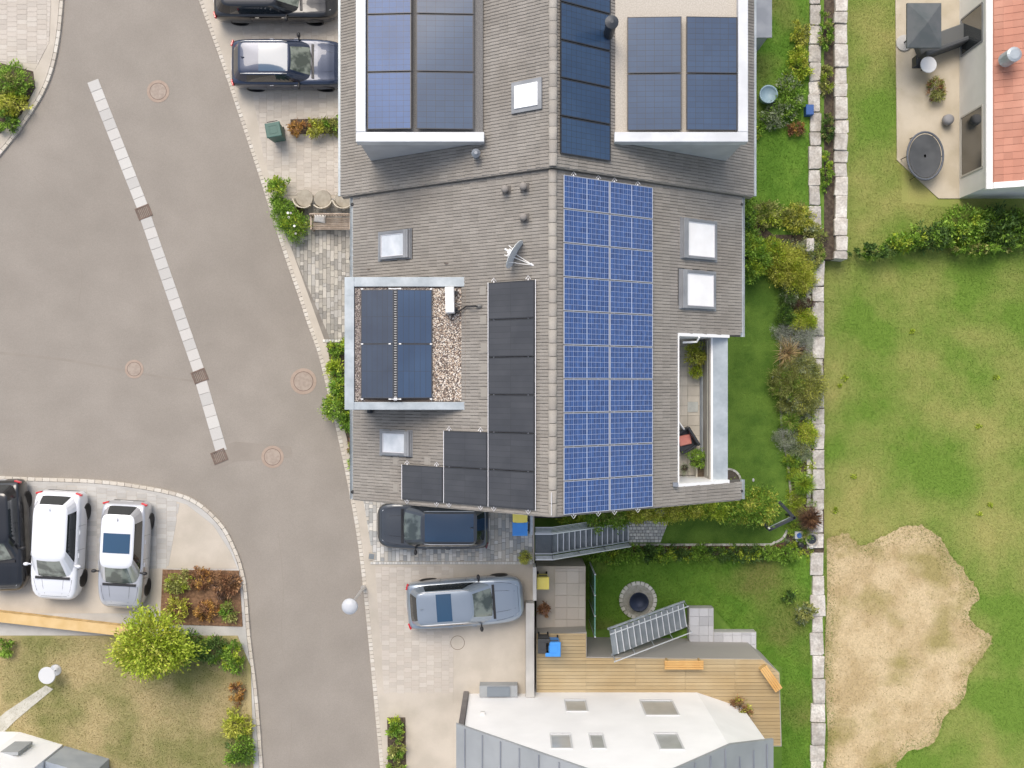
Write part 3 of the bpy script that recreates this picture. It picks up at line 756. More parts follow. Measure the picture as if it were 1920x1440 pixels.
# facade openings (seen only from the side)
def window(parent, x, y, z, w_, h_, nx, mat=greyF):          # nx: outward x sign (facade facing +/-x)
    mb = MB(); t_ = .07
    for s_ in (-1, 1): mb.slab(x, x+nx*.04, y+s_*(w_/2)-t_/2, y+s_*(w_/2)+t_/2, z-h_/2, z+h_/2)
    for s_ in (-1, 1): mb.slab(x, x+nx*.04, y-w_/2+t_/2, y+w_/2-t_/2, z+s_*(h_/2)-t_/2, z+s_*(h_/2)+t_/2)
    o = mb.buildw('window', mat, parent)
    MB().slab(x, x+nx*.02, y-w_/2+t_/2, y+w_/2-t_/2, z-h_/2+t_/2, z+h_/2-t_/2)
    q = MB().slab(x, x+nx*.018, y-w_/2+t_/2+.001, y+w_/2-t_/2-.001, z-h_/2+t_/2+.001, z+h_/2-t_/2-.001)
    off = Vector(parent.location); q.v = [(a-off.x, b-off.y, c-off.z) for a, b, c in q.v]; q.build('pane', glassD, o)
for (y, z, w_, h_) in ((4.9,1.6,1.2,1.3),(4.9,4.4,1.2,1.3),(-2.4,1.6,1.0,1.3),(-2.4,4.4,1.0,1.3),(.9,4.4,1.8,1.3)): window(house, wx0, y, z, w_, h_, -1)
for (y, z, w_, h_) in ((4.2,-1.9,2.2,2.1),(.6,-1.9,2.2,2.1),(4.2,1.4,1.6,1.4),(-1.8,1.4,1.6,1.4),(4.2,4.2,1.6,1.4)): window(house, wx1, y, z, w_, h_, 1)
dr = MB().slab(wx0-.05, wx0, .3, 1.4, .0, 2.15).buildw('door', darkM, house)

# dormer
dm = MB(); zd = DZ-.12
dm.slab(DXL+.14, DX1+.3, DY0+.14, DY1-.14, ZE-.1, zd); dorm = dm.buildw('dormer', zincD, house)
cp = MB(); cw = .295; z0c = zd-.20; z1c = DZ
def coping(mb, x0, x1, y0, y1, tilt=0): mb.slab(x0, x1, y0, y1, z0c, z1c)
coping(cp, DXL, DXL+cw, DY0, DY1)
cp.slab(DXL+cw+.002, DX1, DY1-cw, DY1, zd+.052, DZ); cp.slab(DXL+cw+.002, DX1, DY0, DY0+.24, zd+.052, DZ)
cp.slab(DXL+cw, DX1+.28, DY1-cw+.03, DY1-.06, zd-.3, zd+.051); cp.slab(DXL+cw, DX1+.28, DY0+.06, DY0+.21, zd-.3, zd+.051)
cop = cp.buildw('dormer_coping', zinc, dorm, bevel=.008) if False else None
def buildsub(mb, name, mat, parent, **k): return mb.buildw(name, mat, parent, **k)
buildsub(cp, 'dormer_coping', zinc, dorm, bevel=.008)
for yy in (DY1-cw/2, DY0+.12):
    for xx in (-4.72, -2.92 if yy > 0 else -3.15): buildsub(MB().slab(xx-.02, xx+.02, yy-cw/2+.035, yy+cw/2-.035, DZ, DZ+.006), 'coping_seam', zinc, dorm)
for yy in (1.1, 2.75): buildsub(MB().slab(DXL+.01, DXL+cw-.01, yy, yy+.03, DZ, DZ+.006), 'coping_seam', zinc, dorm)
gb = MB(); gb.slab(DXL+cw+.003, DX1-.003, DY0+.243, DY1-cw-.003, zd-.02, zd+.03); buildsub(gb, 'gravel_bed', gravelB, dorm)
gpoly = [(DXL+cw+.02, DY0+.27), (DX1+.0, DY0+.27), (DX1+.0, DY1-cw-.03), (DXL+cw+.02, DY1-cw-.03)]
hx0, hx1 = P(677,0,DZ)[0], P(811,0,DZ)[0]
pebbles('gravel', [(hx1-.1, DY0+.27),(DX1-.02, DY0+.27),(DX1-.02, DY1-cw-.03),(hx1-.1, DY1-cw-.03)], zd+.035, 5200, .021, gravelM, dorm)
pebbles('dark_gravel', [(DXL+cw+.02, DY0+.27),(hx0+.1, DY0+.27),(hx0+.1, DY1-cw-.03),(DXL+cw+.02, DY1-cw-.03)], zd+.035, 1800, .019, gravelD, dorm, seed=4)
pebbles('edge_gravel', [(hx0, DY1-cw-.16),(hx1, DY1-cw-.16),(hx1, DY1-cw-.02),(hx0, DY1-cw-.02)], zd+.035, 1000, .019, gravelD, dorm, seed=5)
ed = MB(); ed.slab(DX1+.0, DX1+.03, DY0+.24, DY1-cw, zd-.1, DZ+.02); buildsub(ed, 'edge_trim', pm('brown_edge_trim', (.18,.15,.12), rough=.7), dorm)
# flue and rain pipe below dormer side
mb = MB(); x, y, z = hit(694, 771, .1); mb.box((x, y, z+.06), (.16,.12,.16)); mb.tube([(x+.02,y+.1,z+.35),(x+.02,y-.02,z+.1)], .04, 8); mb.buildw('dormer_spout', darkM, house)
# window strip on the dormer front
window(house, DXL+.14, 1.2, 7.35, 2.9, 1.1, -1)

# skylights
def skylight(s, side, i):
    x0, x1, y0, y1 = s; xm, ym = (x0+x1)/2, (y0+y1)/2; lx = (x1-x0)/COS; ly = y1-y0
    base = MB(); M_ = None
    o = link('skylight', MB().mesh('skylight', flash), house)
    o.location = Vector((xm, ym, zroof(xm)))-house.location; o.rotation_euler = (0, TH, 0 if side > 0 else math.pi)
    b = MB()       # flashing skirt; local x = down slope
    b.slab(-lx/2-.02, lx/2+.05, -ly/2-.02, ly/2+.02, .03, .055)
    b.slab(-lx/2, -lx/2+.05, -ly/2, ly/2, .055, .10)
    o.data = b.mesh('skylight', flash)
    f = MB(); e = .085; zt_ = .17
    f.slab(-lx/2+.22, lx/2-.06, -ly/2+.02, -ly/2+.02+e, .05, zt_); f.slab(-lx/2+.22, lx/2-.06, ly/2-.02-e, ly/2-.02, .05, zt_)
    f.slab(lx/2-.06-e, lx/2-.062, -ly/2+.02+e+.001, ly/2-.02-e-.001, .05, zt_-.01)
    f.build('frame', greyF, o, bevel=.008)
    c = MB(); c.slab(-lx/2+.03, -lx/2+.218, -ly/2+.015, ly/2-.015, .05, zt_+.035); c.slab(-lx/2+.10, -lx/2+.12, -ly/2+.02, ly/2-.02, zt_+.035, zt_+.045)
    c.build('cover_box', flash, o, bevel=.02)
    rim = MB()
    for (a0,a1,b0,b1) in ((-lx/2+.222, lx/2-.148, -ly/2+.106, -ly/2+.128),(-lx/2+.222, lx/2-.148, ly/2-.128, ly/2-.106),(lx/2-.17,lx/2-.148,-ly/2+.13,ly/2-.13)): rim.slab(a0,a1,b0,b1,.09,.15)
    rim.build('glazing_bead', aluW, o)
    gl = MB(); gl.slab(-lx/2+.222, lx/2-.15, -ly/2+.107, ly/2-.107, .10, .128); gl.build('pane', glassW if side < 0 else pm('skylight_reflection_bright', (.80,.79,.775), (.86,.855,.85), rough=.1, coat=1.0), o)  # right slope: stronger reflection painted as a near-white pane
    return o
for i, s in enumerate(SK): skylight(s, -1 if s[0] < XR else 1, i)

# vents
for (px, py) in ((943,358),(977,353),(977,410)):
    x, y, z = hit(px+5, py, 0)
    o = MB(); o.lathe([(.09,0),(.09,.30)], 14, (x-.02, y, z)); o = o.buildw('vent_pipe', pm('vent_brown', (.16,.14,.125), rough=.7), house, smooth=False)
    c = MB(); c.lathe([(.105,.28),(.115,.30),(.115,.36),(.07,.40),(.02,.41)], 16, (x-.02, y, z)); off = house.location; c.v = [(a-off.x,b-off.y,d_-off.z) for a,b,d_ in c.v]; c.build('cap', pm('vent_cap', (.24,.22,.20), rough=.7), o, smooth=True)
    c = MB(); Mv = Matrix.Translation(Vector((x+.06, y, zroof(x+.06)))) @ Matrix.Rotation(-TH if x < XR else TH, 4, 'Y'); c.box((0,0,.05),(.30,.26,.02), M=Mv); c.v = [(a-off.x,b-off.y,d_-off.z) for a,b,d_ in c.v]; c.build('flashing_plate', pm('vent_plate', (.13,.12,.11), rough=.8), o)
# snow/tile hooks
hk = MB()
for (px, py) in ((838,494),(692,505),(1150,505)):
    if px > 1000: continue
    x, y, z = hit(px, py, .05); hk.box((x, y, z+.02), (.10,.03,.04)); hk.tube([(x,y,z),(x-.08,y,z+.06)], .012, 6)
hk.buildw('roof_hook', pm('hook_brown', (.14,.11,.09), rough=.8), house)
# lightning rod on ridge end, little flat tiles with lead
mb = MB(); xq, yq = P(1034, 945, 10.5)[0], 0; mb.tube([(XR-.04, Y0+.05, ZR+.17), (XR-.04, Y0+.72, ZR+.17)], .012, 6); mb.buildw('ridge_rod', aluW, house)
# smooth plug tiles beside arrays
fl = MB()
for (px, py) in ((907,545),(908,600),(909,652),(909,690),(909,736),(909,790),(744,864),(803,864),(744,915)):
    x, y, z = hit(px, py, .03); Mv = Matrix.Translation(Vector((x, y, zroof(x)))) @ Matrix.Rotation(-TH, 4, 'Y'); fl.bbox((0,0,.05),(.24,.27,.018), .004, M=Mv)
fl.buildw('bracket_tile', pm('bracket_tile', (.28,.26,.23), rough=.8), house)

# roof terrace
fm = MB(); 
bal = MB(); bal.slab(LX0-.03, LX1-.30, LY0-.05, LY1+.05, LF_-.055, LF_-.02); bal = bal.buildw('balcony', sandG, house)
tw = P(1289.5, 0, LF_)[0]; xs = [LX0-.40+.005, tw-.415, tw, tw+.41]; xs = [tw-.41, tw, P(1312, 0, LF_)[0]]
ty = .346; offb = house.location
for i in range(2):
    wdt = xs[i+1]-xs[i]; me = MB().bbox((0,0,0), (wdt-.008, ty-.008, .03), .003).mesh('floor_tile', terrT)
    k = 0; y = LY1-.17+.12
    while y > LY0+.05:
        link('floor_tile', me, bal, (((xs[i]+xs[i+1])/2)-offb.x, y-offb.y, LF_-offb.z+random.uniform(-.001,.001)-.003)); y -= ty
mb = MB(); xa = xs[2]; mb.slab(xa, xa+.03, LY0, LY1, LF_-.02, LF_+.06); buildsub(mb, 'drain_channel', zincD, bal)
mb = MB(); xb_ = P(1324, 0, 5.2)[0]; mb.slab(xa+.032, xb_, LY0+.01, LY1, LF_-.02, LF_+.18); buildsub(mb, 'upstand_cover', zinc, bal)
ZP = 6.36
mb = MB(); mb.slab(6.62, 7.10, LY0-.04, LY1+.04, ZM, ZP-.05); buildsub(mb, 'parapet', pm('parapet_inner', (.30,.28,.25), (.36,.34,.30), rough=.85), bal)
mb = MB(); mb.slab(6.72, LX1, LY0-.02, LY1+.05, ZP-.049, ZP); mb.slab(6.9, LX1-.04, -.97, -.955, ZP, ZP+.005); buildsub(mb, 'parapet_coping', zinc, bal, bevel=.01)
mb = MB(); mb.slab(6.655, 6.718, LY0-.02, LY1+.0, ZP-.049, ZP+.012); buildsub(mb, 'parapet_edge', whiteP, bal)
mb = MB(); xh = P(1327.5, 0, 6.0)[0]
mb.tube([(xh, LY0+.1, 6.0), (xh, LY1-.08, 6.0)], .024, 8)
for yy in (LY1-.15, .38, -.76, -1.9, LY0+.25): mb.tube([(xh, yy, 6.0), (xh+.02, yy, 5.2)], .016, 6); mb.box((xh+.08, yy, 6.0), (.18,.04,.03))
buildsub(mb, 'handrail', pm('handrail_cream', (.60,.60,.50), rough=.4, metal=.3), bal)
# white cheek walls of the cut-out
ck = MB()
ck.slab(LX0-.05, LX0+.02, LY0-.1, LY1+.1, LF_-.05, zroof(LX0)+.05)
for (ya, yb) in ((LY1, LY1+.10), (LY0-.10, LY0)):
    za, zb = zroof(LX0)+.05, max(zroof(7.25)+.05, ZP+.05)
    ck.add([(LX0+.021,ya,LF_-.05),(7.25,ya,LF_-.05),(7.25,ya,zb),(LX0+.021,ya,za),(LX0+.021,yb,LF_-.05),(7.25,yb,LF_-.05),(7.25,yb,zb),(LX0+.021,yb,za)],
           [(0,1,2,3),(7,6,5,4),(0,4,5,1),(1,5,6,2),(2,6,7,3),(3,7,4,0)])
buildsub(ck, 'cheek_wall', whiteP, bal)
for ya, yb in ((LY1+.10, LY1+.20), (LY0-.21, LY0-.10)):
    e_ = MB(); za, zb = zroof(LX0-.05)+.055, zroof(XR+HALF)+.055
    e_.add([(LX0-.05,ya,za),(XR+HALF,ya,zb),(XR+HALF,yb,zb),(LX0-.05,yb,za),(LX0-.05,ya,za-.08),(XR+HALF,ya,zb-.08),(XR+HALF,yb,zb-.08),(LX0-.05,yb,za-.08)], [(0,1,2,3),(7,6,5,4),(0,4,5,1),(1,5,6,2),(2,6,7,3),(3,7,4,0)]); buildsub(e_, 'verge_tile_edge', tileL, bal)
ck = MB(); ck.slab(LX0-.09, LX0-.052, LY0-.12, LY1+.12, zroof(LX0)-.05, zroof(LX0)+.075); buildsub(ck, 'flashing_strip', zincD, bal)
ck = MB(); x, y, z = hit(1266, 908, .1); ck.box((x, y, z+.05), (.17,.13,.10)); buildsub(ck, 'rain_outlet', zincD, bal)
ck = MB(); x, y = P(1311, 630, 7.3); ck.tube([(x, y+.02, 7.15),(x+.01, y-.05, 7.25),(x-.04, y-.18, 7.1),(x-.5, y-.20, 7.1)], .035, 8); buildsub(ck, 'bent_pipe', whiteP, bal)
mb = MB(); x, y = P(1299, 763, LF_+.03); mb.bbox((x, y, LF_+.028), (.36,.36,.022), .005)
mb = mb.build('stone_slab', pm('pale_slab', (.42,.44,.42), (.50,.52,.49), scale=6, rough=.8)); tag(mb, 'single pale grey stone slab lying on the roof terrace floor', 'slab')

# mounting rails for arrays
def rails(xs_, ya, yb, side):
    for xx in xs_:
        mb = MB(); nz = .07
        u = abs(xx-XR)/COS; z = zroof(xx)+nz/COS
        mb.box((xx, (ya+yb)/2, z), (.04, yb-ya+.10, .04))
        for ye, sg in ((yb+.0, 1), (ya-.0, -1)):
            mb.tube([(xx-.075, ye+sg*.02, z+.06), (xx, ye+sg*.13, z+.05), (xx+.075, ye+sg*.02, z+.06)], .011, 5)
        mb.buildw('mounting_rail', aluW, house)

# ------------------------------------------------------------------ solar panels
def panel_proto(name, label, cat, Lx, Ly, th, frame, back, cell, nx, ny, bus=0, midbar=False, gap=.006, fw=.022):
    t = thing(name, label, cat)
    f = MB(); f.slab(0, Lx, 0, fw, 0, th); f.slab(0, Lx, Ly-fw, Ly, 0, th); f.slab(0, fw, fw+.0005, Ly-fw-.0005, 0, th); f.slab(Lx-fw, Lx, fw+.0005, Ly-fw-.0005, 0, th)
    f.build('frame', frame, t)
    b = MB(); b.slab(fw, Lx-fw, fw, Ly-fw, .004, th-.006); b.build('laminate', back, t)
    c = MB(); mx, my = .012, .005; ax, ay = (Lx-2*fw-2*mx-(.020 if midbar else 0))/nx, (Ly-2*fw-2*my)/ny
    for i in range(nx):
        for j in range(ny):
            sh = .020 if (midbar and i >= nx/2) else 0
            x0 = fw+mx+i*ax+sh; y0 = fw+my+j*ay
            if bus:
                seg = (ax-gap)/bus
                for k in range(bus):
                    a0 = x0+gap/2+k*seg+(.003 if k else 0); a1 = x0+gap/2+(k+1)*seg
                    c.add([(a0,y0+gap/2,th-.004),(a1,y0+gap/2,th-.004),(a1,y0+ay-gap/2,th-.004),(a0,y0+ay-gap/2,th-.004)], [(0,1,2,3)])
            else: c.add([(x0+gap/2,y0+gap/2,th-.004),(x0+ax-gap/2,y0+gap/2,th-.004),(x0+ax-gap/2,y0+ay-gap/2,th-.004),(x0+gap/2,y0+ay-gap/2,th-.004)], [(0,1,2,3)])
    tag(c.build('cells', cell, t), kind='stuff')
    return t
ordn = ['first','second','third','fourth','fifth','sixth','seventh','eighth','ninth','tenth']
OFF = .10
xa, ya_, _ = hit(1056, 720, OFF+.04); xb2, _, _ = hit(1223, 720, OFF+.04)
slen = (xb2-xa)/COS; pl = slen/2-.012; yTop = P(0, 327, zroof(xa)+.14)[1]; yBot = P(0, 966, zroof(xa)+.14)[1]; pit = (yTop-yBot)/10
proto = None
for col in range(2):
    for r_ in range(10):
        lab = 'blue solar panel with white grid, %s column of the right slope, %s from the top' % ('ridge-side' if col == 0 else 'eave-side', ordn[r_])
        if r_ == 9: lab = 'blue solar panel with white grid at the bottom end of the %s column, right slope' % ('ridge-side' if col == 0 else 'eave-side')
        if proto is None: proto = panel_proto('solar_panel', lab, 'solar panel', pl, pit-.024, .04, pm('panel_frame_alu', (.48,.49,.52), rough=.4, metal=.3), backW, cellM, 10, 6, bus=2, midbar=True, gap=.0085, fw=.012); o = proto
        else: o = copy_tree(proto)
        u = (xa-XR)/COS+col*(pl+.024)
        o.location = (XR+u*COS+SIN*OFF*0, yTop-(r_+1)*pit+.014, ZR-u*SIN+OFF/COS); o.rotation_euler = (0, TH, 0)
        o['label'] = lab; o['group'] = 'blue solar panels on the right roof slope'
us = [(xa-XR)/COS+q for q in (.38, 1.30, 1.30+.62, 1.30+.62+.92)]
rails([XR+u*COS for u in us], yBot, yTop, 1)

xr1 = hit(1003, 720, OFF+.04)[0]; xr0 = hit(915, 720, OFF+.04)[0]; kl = (xr1-xr0)/COS-.012
yT = P(0, 527, zroof((xr0+xr1)/2)+.14)[1]; yB = P(0, 957, zroof(xr1)+.14)[1]; kp = (yT-yB)/6
protoK = None
cells_ = [(0, r_) for r_ in range(6)]+[(1, 4), (1, 5), (2, 5)]
labs = {(0,0):'at the top of the tall column, below the satellite dish',(0,1):'second from the top of the tall column',(0,2):'third from the top of the tall column',(0,3):'fourth from the top of the tall column',
        (0,4):'fifth from the top of the tall column, beside the two-panel column',(0,5):'at the foot of the tall column, bottom right of the black group',(1,4):'upper one of the middle column, stepping left of the tall column',(1,5):'lower one of the middle column, above the parked car',(2,5):'leftmost of the bottom row, under the lower skylight'}
for (c_, r_) in cells_:
    lab = 'black solar panel '+labs[(c_, r_)]
    if protoK is None: protoK = panel_proto('solar_panel', lab, 'solar panel', kl, kp-.026, .04, blackFrame, backK, cellK, 2, 6, gap=.008); o = protoK
    else: o = copy_tree(protoK)
    u = (XR-xr1)/COS+c_*(kl+.024)
    # left slope: local x runs down the slope, local y runs towards -Y
    o.location = (XR-u*COS, yT-r_*kp-.013, ZR-u*SIN+OFF/COS); o.rotation_euler = (0, TH, math.pi)
    o['label'] = lab; o['group'] = 'black solar panels on the left roof slope'
# bright edge trims at the sides of the black groups
tr = MB()
def trim(u, ya, yb):
    x = XR-u*COS; z = ZR-u*SIN+OFF/COS+.045; tr.box((x, (ya+yb)/2, z), (.02, yb-ya, .03))
uA = (XR-xr1)/COS-.018; uB = uA+kl+.024+.004
trim(uA, yT-6*kp, yT); trim(uB, yT-6*kp, yT); trim(uB+kl+.024, yT-6*kp, yT-4*kp); trim(uB+2*(kl+.024), yT-6*kp, yT-5*kp)
tr.buildw('array_edge_trim', aluW, house)
for c_, r0 in ((0,0),(1,4),(2,5)):
    u0 = (XR-xr1)/COS+c_*(kl+.024); rails([XR-(u0+kl*.16)*COS, XR-(u0+kl*.88)*COS] if c_ else [XR-(u0+kl*.14)*COS, XR-(u0+kl*.88)*COS], yT-6*kp, yT-r0*kp, -1)

# dormer array: 2 x 2, tilted east-west
ax0, axm0, axm1, ax1 = [P(a, 0, DZ)[0] for a in (677, 739, 745, 810)]
ay = [P(0, b, DZ)[1] for b in (543, 645, 747)]
tilt = R(8)
for i, (col, row, lab) in enumerate(((0,0,'upper left'),(0,1,'lower left'),(1,0,'upper right'),(1,1,'lower right'))):
    lab = 'dark blue solar panel, %s of the four on the flat dormer roof' % lab
    wx = (axm0-ax0 if col == 0 else ax1-axm1)/math.cos(tilt); wy = ay[row]-ay[row+1]-.02
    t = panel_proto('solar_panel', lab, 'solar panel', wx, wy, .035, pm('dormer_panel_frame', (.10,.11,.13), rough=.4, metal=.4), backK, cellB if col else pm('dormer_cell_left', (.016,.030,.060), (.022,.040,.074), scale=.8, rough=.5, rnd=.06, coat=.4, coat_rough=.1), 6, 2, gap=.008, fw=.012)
    t['group'] = 'solar panels on the dormer roof'
    if col == 0: t.location = (ax0, ay[row+1]+.01, DZ-.04); t.rotation_euler = (0, -tilt, 0)
    else: t.location = (axm1, ay[row+1]+.01, DZ-.04+wx*math.sin(tilt)); t.rotation_euler = (0, tilt, 0)
zm_ = DZ-.04+wx*math.sin(tilt)
t = thing('cable_tray', 'ladder-like metal strip running between the dormer solar panels', 'cable tray', ((axm0+axm1)/2, (ay[0]+ay[2])/2, zm_-.06))
mb = MB(); LL = ay[0]-ay[2]
for s_ in (-1, 1): mb.slab(s_*.045-.006, s_*.045+.006, -LL/2, LL/2, 0, .03)
mb.slab(-.05,.05,-LL/2,LL/2,-.01,.0); mb.build('side_rail', darkM, t); mb = MB(); k = -LL/2+.05
while k < LL/2: mb.slab(-.038, .038, k, k+.034, .02, .055); k += .075
mb.build('rungs', pm('rung_grey', (.36,.36,.36), rough=.6), t)
mb = MB(); mb.slab(-.05,.05,-LL/2-.06,-LL/2+.03,0.03,.05); mb.build('end_clip', aluW, t)
t = thing('panel_clamps', 'white clamps and feet holding the four dormer solar panels', 'clamps', ((axm0+axm1)/2, (ay[0]+ay[2])/2, DZ-.11))
mb = MB()
for yy in (ay[0]+.02, ay[1], ay[2]-.02):
    for xx in (ax0+.03, axm0-.12, axm1+.10, ax1-.03):
        zz = DZ-.04+(min(abs(xx-ax0), abs(xx-ax1)))*math.sin(tilt)+.03
        mb.box((xx-t.location.x, yy-t.location.y, zz-t.location.z), (.07,.035,.035))
    if yy != ay[1]: mb.box(((axm0+axm1)/2-t.location.x, yy-t.location.y, zm_-t.location.z), (.36,.022,.025)); mb.box((0, yy-t.location.y, -.05), (ax1-ax0, .03, .03))
mb.build('clamp', whiteP, t)
# white unit on gravel, cable and cowl
x, y = P(844, 565, DZ+.2); t = thing('inverter_box', 'white upright box unit standing on the dormer gravel beside the panels', 'electrical box', (x, y, zd+.04), (0,0,R(1)))
MB().bbox((0,.03,.30), (.27,.80,.44), .02).build('housing', whiteP, t, bevel=.015)
mb = MB(); mb.box((.02,.3,.04),(.4,.06,.08)); mb.box((.02,-.25,.04),(.4,.06,.08)); mb.build('foot', darkM, t)
mb = MB(); mb.lathe([(.035,0),(.035,.12)], 8, (.2,.28,.1)); mb.lathe([(.03,0),(.03,.12)], 8, (.2,-.22,.1)); mb.lathe([(.03,0),(.03,.14)], 8, (.24,-.3,.1)); mb.build('connector', blackP, t)
x1_, y1_, z1_ = hit(899, 574, .08); pts = [(x+.05, y-.42, zd+.15), (x+.3, y-.28, DZ+.08), (x+.5, y-.14, DZ+.12), (x1_-.2, y1_-.02, z1_+.06), (x1_, y1_, z1_+.03)]
c = MB().tube([(p[0]-pts[0][0], p[1]-pts[0][1], p[2]-pts[0][2]) for p in pts], .024, 8).build('cable', blackP, smooth=True); c.location = pts[0]
tag(c, 'black cable running from the white dormer box up to the roof cowl', 'cable')
mb = MB(); mb.lathe([(.07,0),(.075,.05),(.055,.11),(.0,.13)], 12, (x1_, y1_, z1_-.06), sx=1.5); mb.buildw('cable_cowl', pm('cowl_grey', (.16,.155,.145), rough=.6), house, smooth=True)

# satellite dish
bx, by, bz = hit(953, 482, 0)
t = thing('satellite_dish', 'pale grey satellite dish tilted on its roof mast', 'satellite dish', (bx, by, bz))
az = math.atan2(-.50, .86); el = R(12); nd = Vector((math.cos(az)*math.cos(el), math.sin(az)*math.cos(el), math.sin(el)))
Md = nd.to_track_quat('Z', 'Y').to_matrix()
cc = Vector((.12, .05, .50)); rr = .46
prof = [(rr*q, .085*q*q) for q in (.02,.25,.5,.75,.95,1.0)]+[(rr*1.01,.09),(rr*1.0,.07),(rr*.75,.03),(rr*.4,-.005),(rr*.02,-.02)]
MB().lathe(prof, 32, cc, Md).build('reflector', pm('dish_grey', (.68,.71,.70), (.73,.75,.74), rough=.5), t, smooth=True)
mb = MB(); q = Vector((math.cos(az), math.sin(az), .12)); tip = cc+q*.72-Vector((0,0,.08)); sdv = Vector((-math.sin(az), math.cos(az), 0))
mb.tube([cc-Vector((0,0,.30))+sdv*.06, tip], .014, 6); mb.tube([cc-Vector((0,0,.30))-sdv*.06, tip], .014, 6); mb.tube([cc+sdv*-.3, tip], .009, 6)
mb.build('feed_arm', whiteP, t)
mb = MB(); mb.tube([tip-q*.10, tip+q*.02], .04, 10); mb.tube([tip+q*.03, tip+q*.20], .026, 10); mb.build('receiver', aluW, t)
mb = MB(); mb.tube([(0,0,-.05),(0,0,.55)], .028, 10); mb.build('mast', aluW, t)
mb = MB(); bk = cc-nd*.06; mb.box(bk-nd*.02, (.12,.14,.14), az); mb.tube([bk-sdv*.14, bk-q*.12-sdv*.16], .012, 6); mb.tube([bk+sdv*.12, bk-q*.15+sdv*.15], .012, 6); mb.tube([bk, bk-q*.20], .03, 8); mb.build('bracket', whiteP, t)

# things on the roof terrace
def pot(x, y, z, r, h, mat, label, name='plant_pot', sq=False):
    t = thing(name, label, 'pot', (x, y, z)); mb = MB()
    if sq: mb.slab(-r, r, -r*.9, r*.9, 0, h); 
    else: mb.lathe([(r*.75,0),(r,h*.95),(r*1.03,h),(r*.9,h),(r*.88,h-.04)], 18)
    mb.build('body', mat, t, bevel=.02 if sq else 0)
    so_ = MB(); 
    if sq: so_.slab(-r*.88, r*.88, -r*.78, r*.78, h-.02, h+.006)
    else: so_.lathe([(r*.87,h-.05),(r*.87,h-.03)], 14)
    so_.build('soil', soil, t); return t
for (px, py, r, h, mt, lab, sq) in ((1304,664,.17,.35,potD,'dark pot under the large pale bush at the upper end of the terrace',0),(1305,693,.13,.28,potD,'small black pot under the little bush on the terrace',0),
        (1304,866,.17,.35,potD,'dark pot under the bush at the lower end of the terrace',0),(1320,886,.27,.34,potW,'cream square planter in the lower corner of the terrace',1),(1284,878,.12,.2,potD,'small pot in the lower left corner of the terrace',0)):
    x, y = P(px, py, LF_+.3); pot(x, y, LF_+.012, r, h, mt, lab, sq=bool(sq))
plant('bush', 'large pale yellow-green bush in a pot at the upper end of the terrace', 'bush', 1306, 664, LF_+.33, 18, .55, 'yellow', L=.09, W=.03, top='lime')
plant('bush', 'little round bush below the large one on the terrace', 'bush', 1305, 696, LF_+.27, 10, .32, 'lime', L=.06, W=.022, top='yellow')
plant('bush', 'dense green bush at the lower end of the terrace', 'bush', 1307, 861, LF_+.33, 16, .5, 'green', L=.07, W=.035)
plant('herb', 'thin grey-green herb in the lower left corner of the terrace', 'plant', 1283, 880, LF_+.18, 9, .25, 'sage', n=260, L=.06, W=.02)
x, y = P(1288, 824, LF_+.4)
t = thing('lounge_chair', 'dark grey woven lounge chair on the roof terrace', 'chair', (x-.08, y-.05, LF_+.012), (0,0,R(-58)))
MB().bbox((0,0,.22), (.66,.60,.14), .02).build('seat', darkM, t); 
for a in ((-.33,0,.62),(.33,0,.62)): MB().bbox((a[0],0,.34), (.07,.62,.34), .02).build('armrest', darkM, t)
MB().bbox((0,.32,.45), (.72,.09,.5), .03).build('backrest', darkM, t)
mb = MB()
for a in (-.3,.3):
    for b in (-.25,.25): mb.box((a,b,.075),(.05,.05,.15))
mb.build('legs', darkM, t)
t2 = MB().bbox((0,0,.06), (.44,.36,.12), .04).build('cushion', pink, bevel=.03); t2.location = (x-.06, y-.02, LF_+.31); t2.rotation_euler = (R(6),0,R(12)); tag(t2, 'pink cushion lying on the dark lounge chair', 'cushion')
t2 = MB().box((0,0,.35), (.03,.34,.70)).build('white_board', whiteP); t2.location = (P(1277,0,LF_+.5)[0]-.02, P(0,797,LF_+.5)[1], LF_+.012); t2.rotation_euler = (0,0,R(35)); tag(t2, 'white board edge beside the lounge chair on the terrace', 'board')

# ================================================================== FRONT: bench, chairs, car, bins
x0b, y0b = P(586, 0, .4)[0], 0
bxx, byy = P(622, 418, .4); t = thing('garden_bench', 'weathered slatted wooden bench beside the house wall', 'bench', (bxx, byy, .03))
Lb = 1.55
for k in range(6): MB().bbox((0,-.20+k*.075,.42), (Lb-.08,.055,.022), .004).build('seat_slat', wood, t)
bm = MB()
for s_ in (-1, 1):
    MB().bbox((s_*Lb/2, -.02, .60), (.07,.56,.035), .006).build('armrest', wood, t)
    MB().box((s_*Lb/2,-.25,.29),(.055,.055,.58)).build('leg', wood, t); MB().box((s_*Lb/2,.26,.42),(.055,.055,.84)).build('leg', wood, t)
MB().bbox((0,.27,.86),(Lb,.05,.07),.006).build('top_rail', wood, t); MB().box((0,.27,.48),(Lb-.06,.035,.05)).build('lower_rail', wood, t)
mb = MB()
for k in range(14): mb.box((-Lb/2+.1+k*(Lb-.2)/13,.27,.66),(.035,.02,.32))
mb.build('back_slats', wood, t); MB().box((0,-.25,.38),(Lb-.06,.03,.06)).build('front_rail', wood, t)
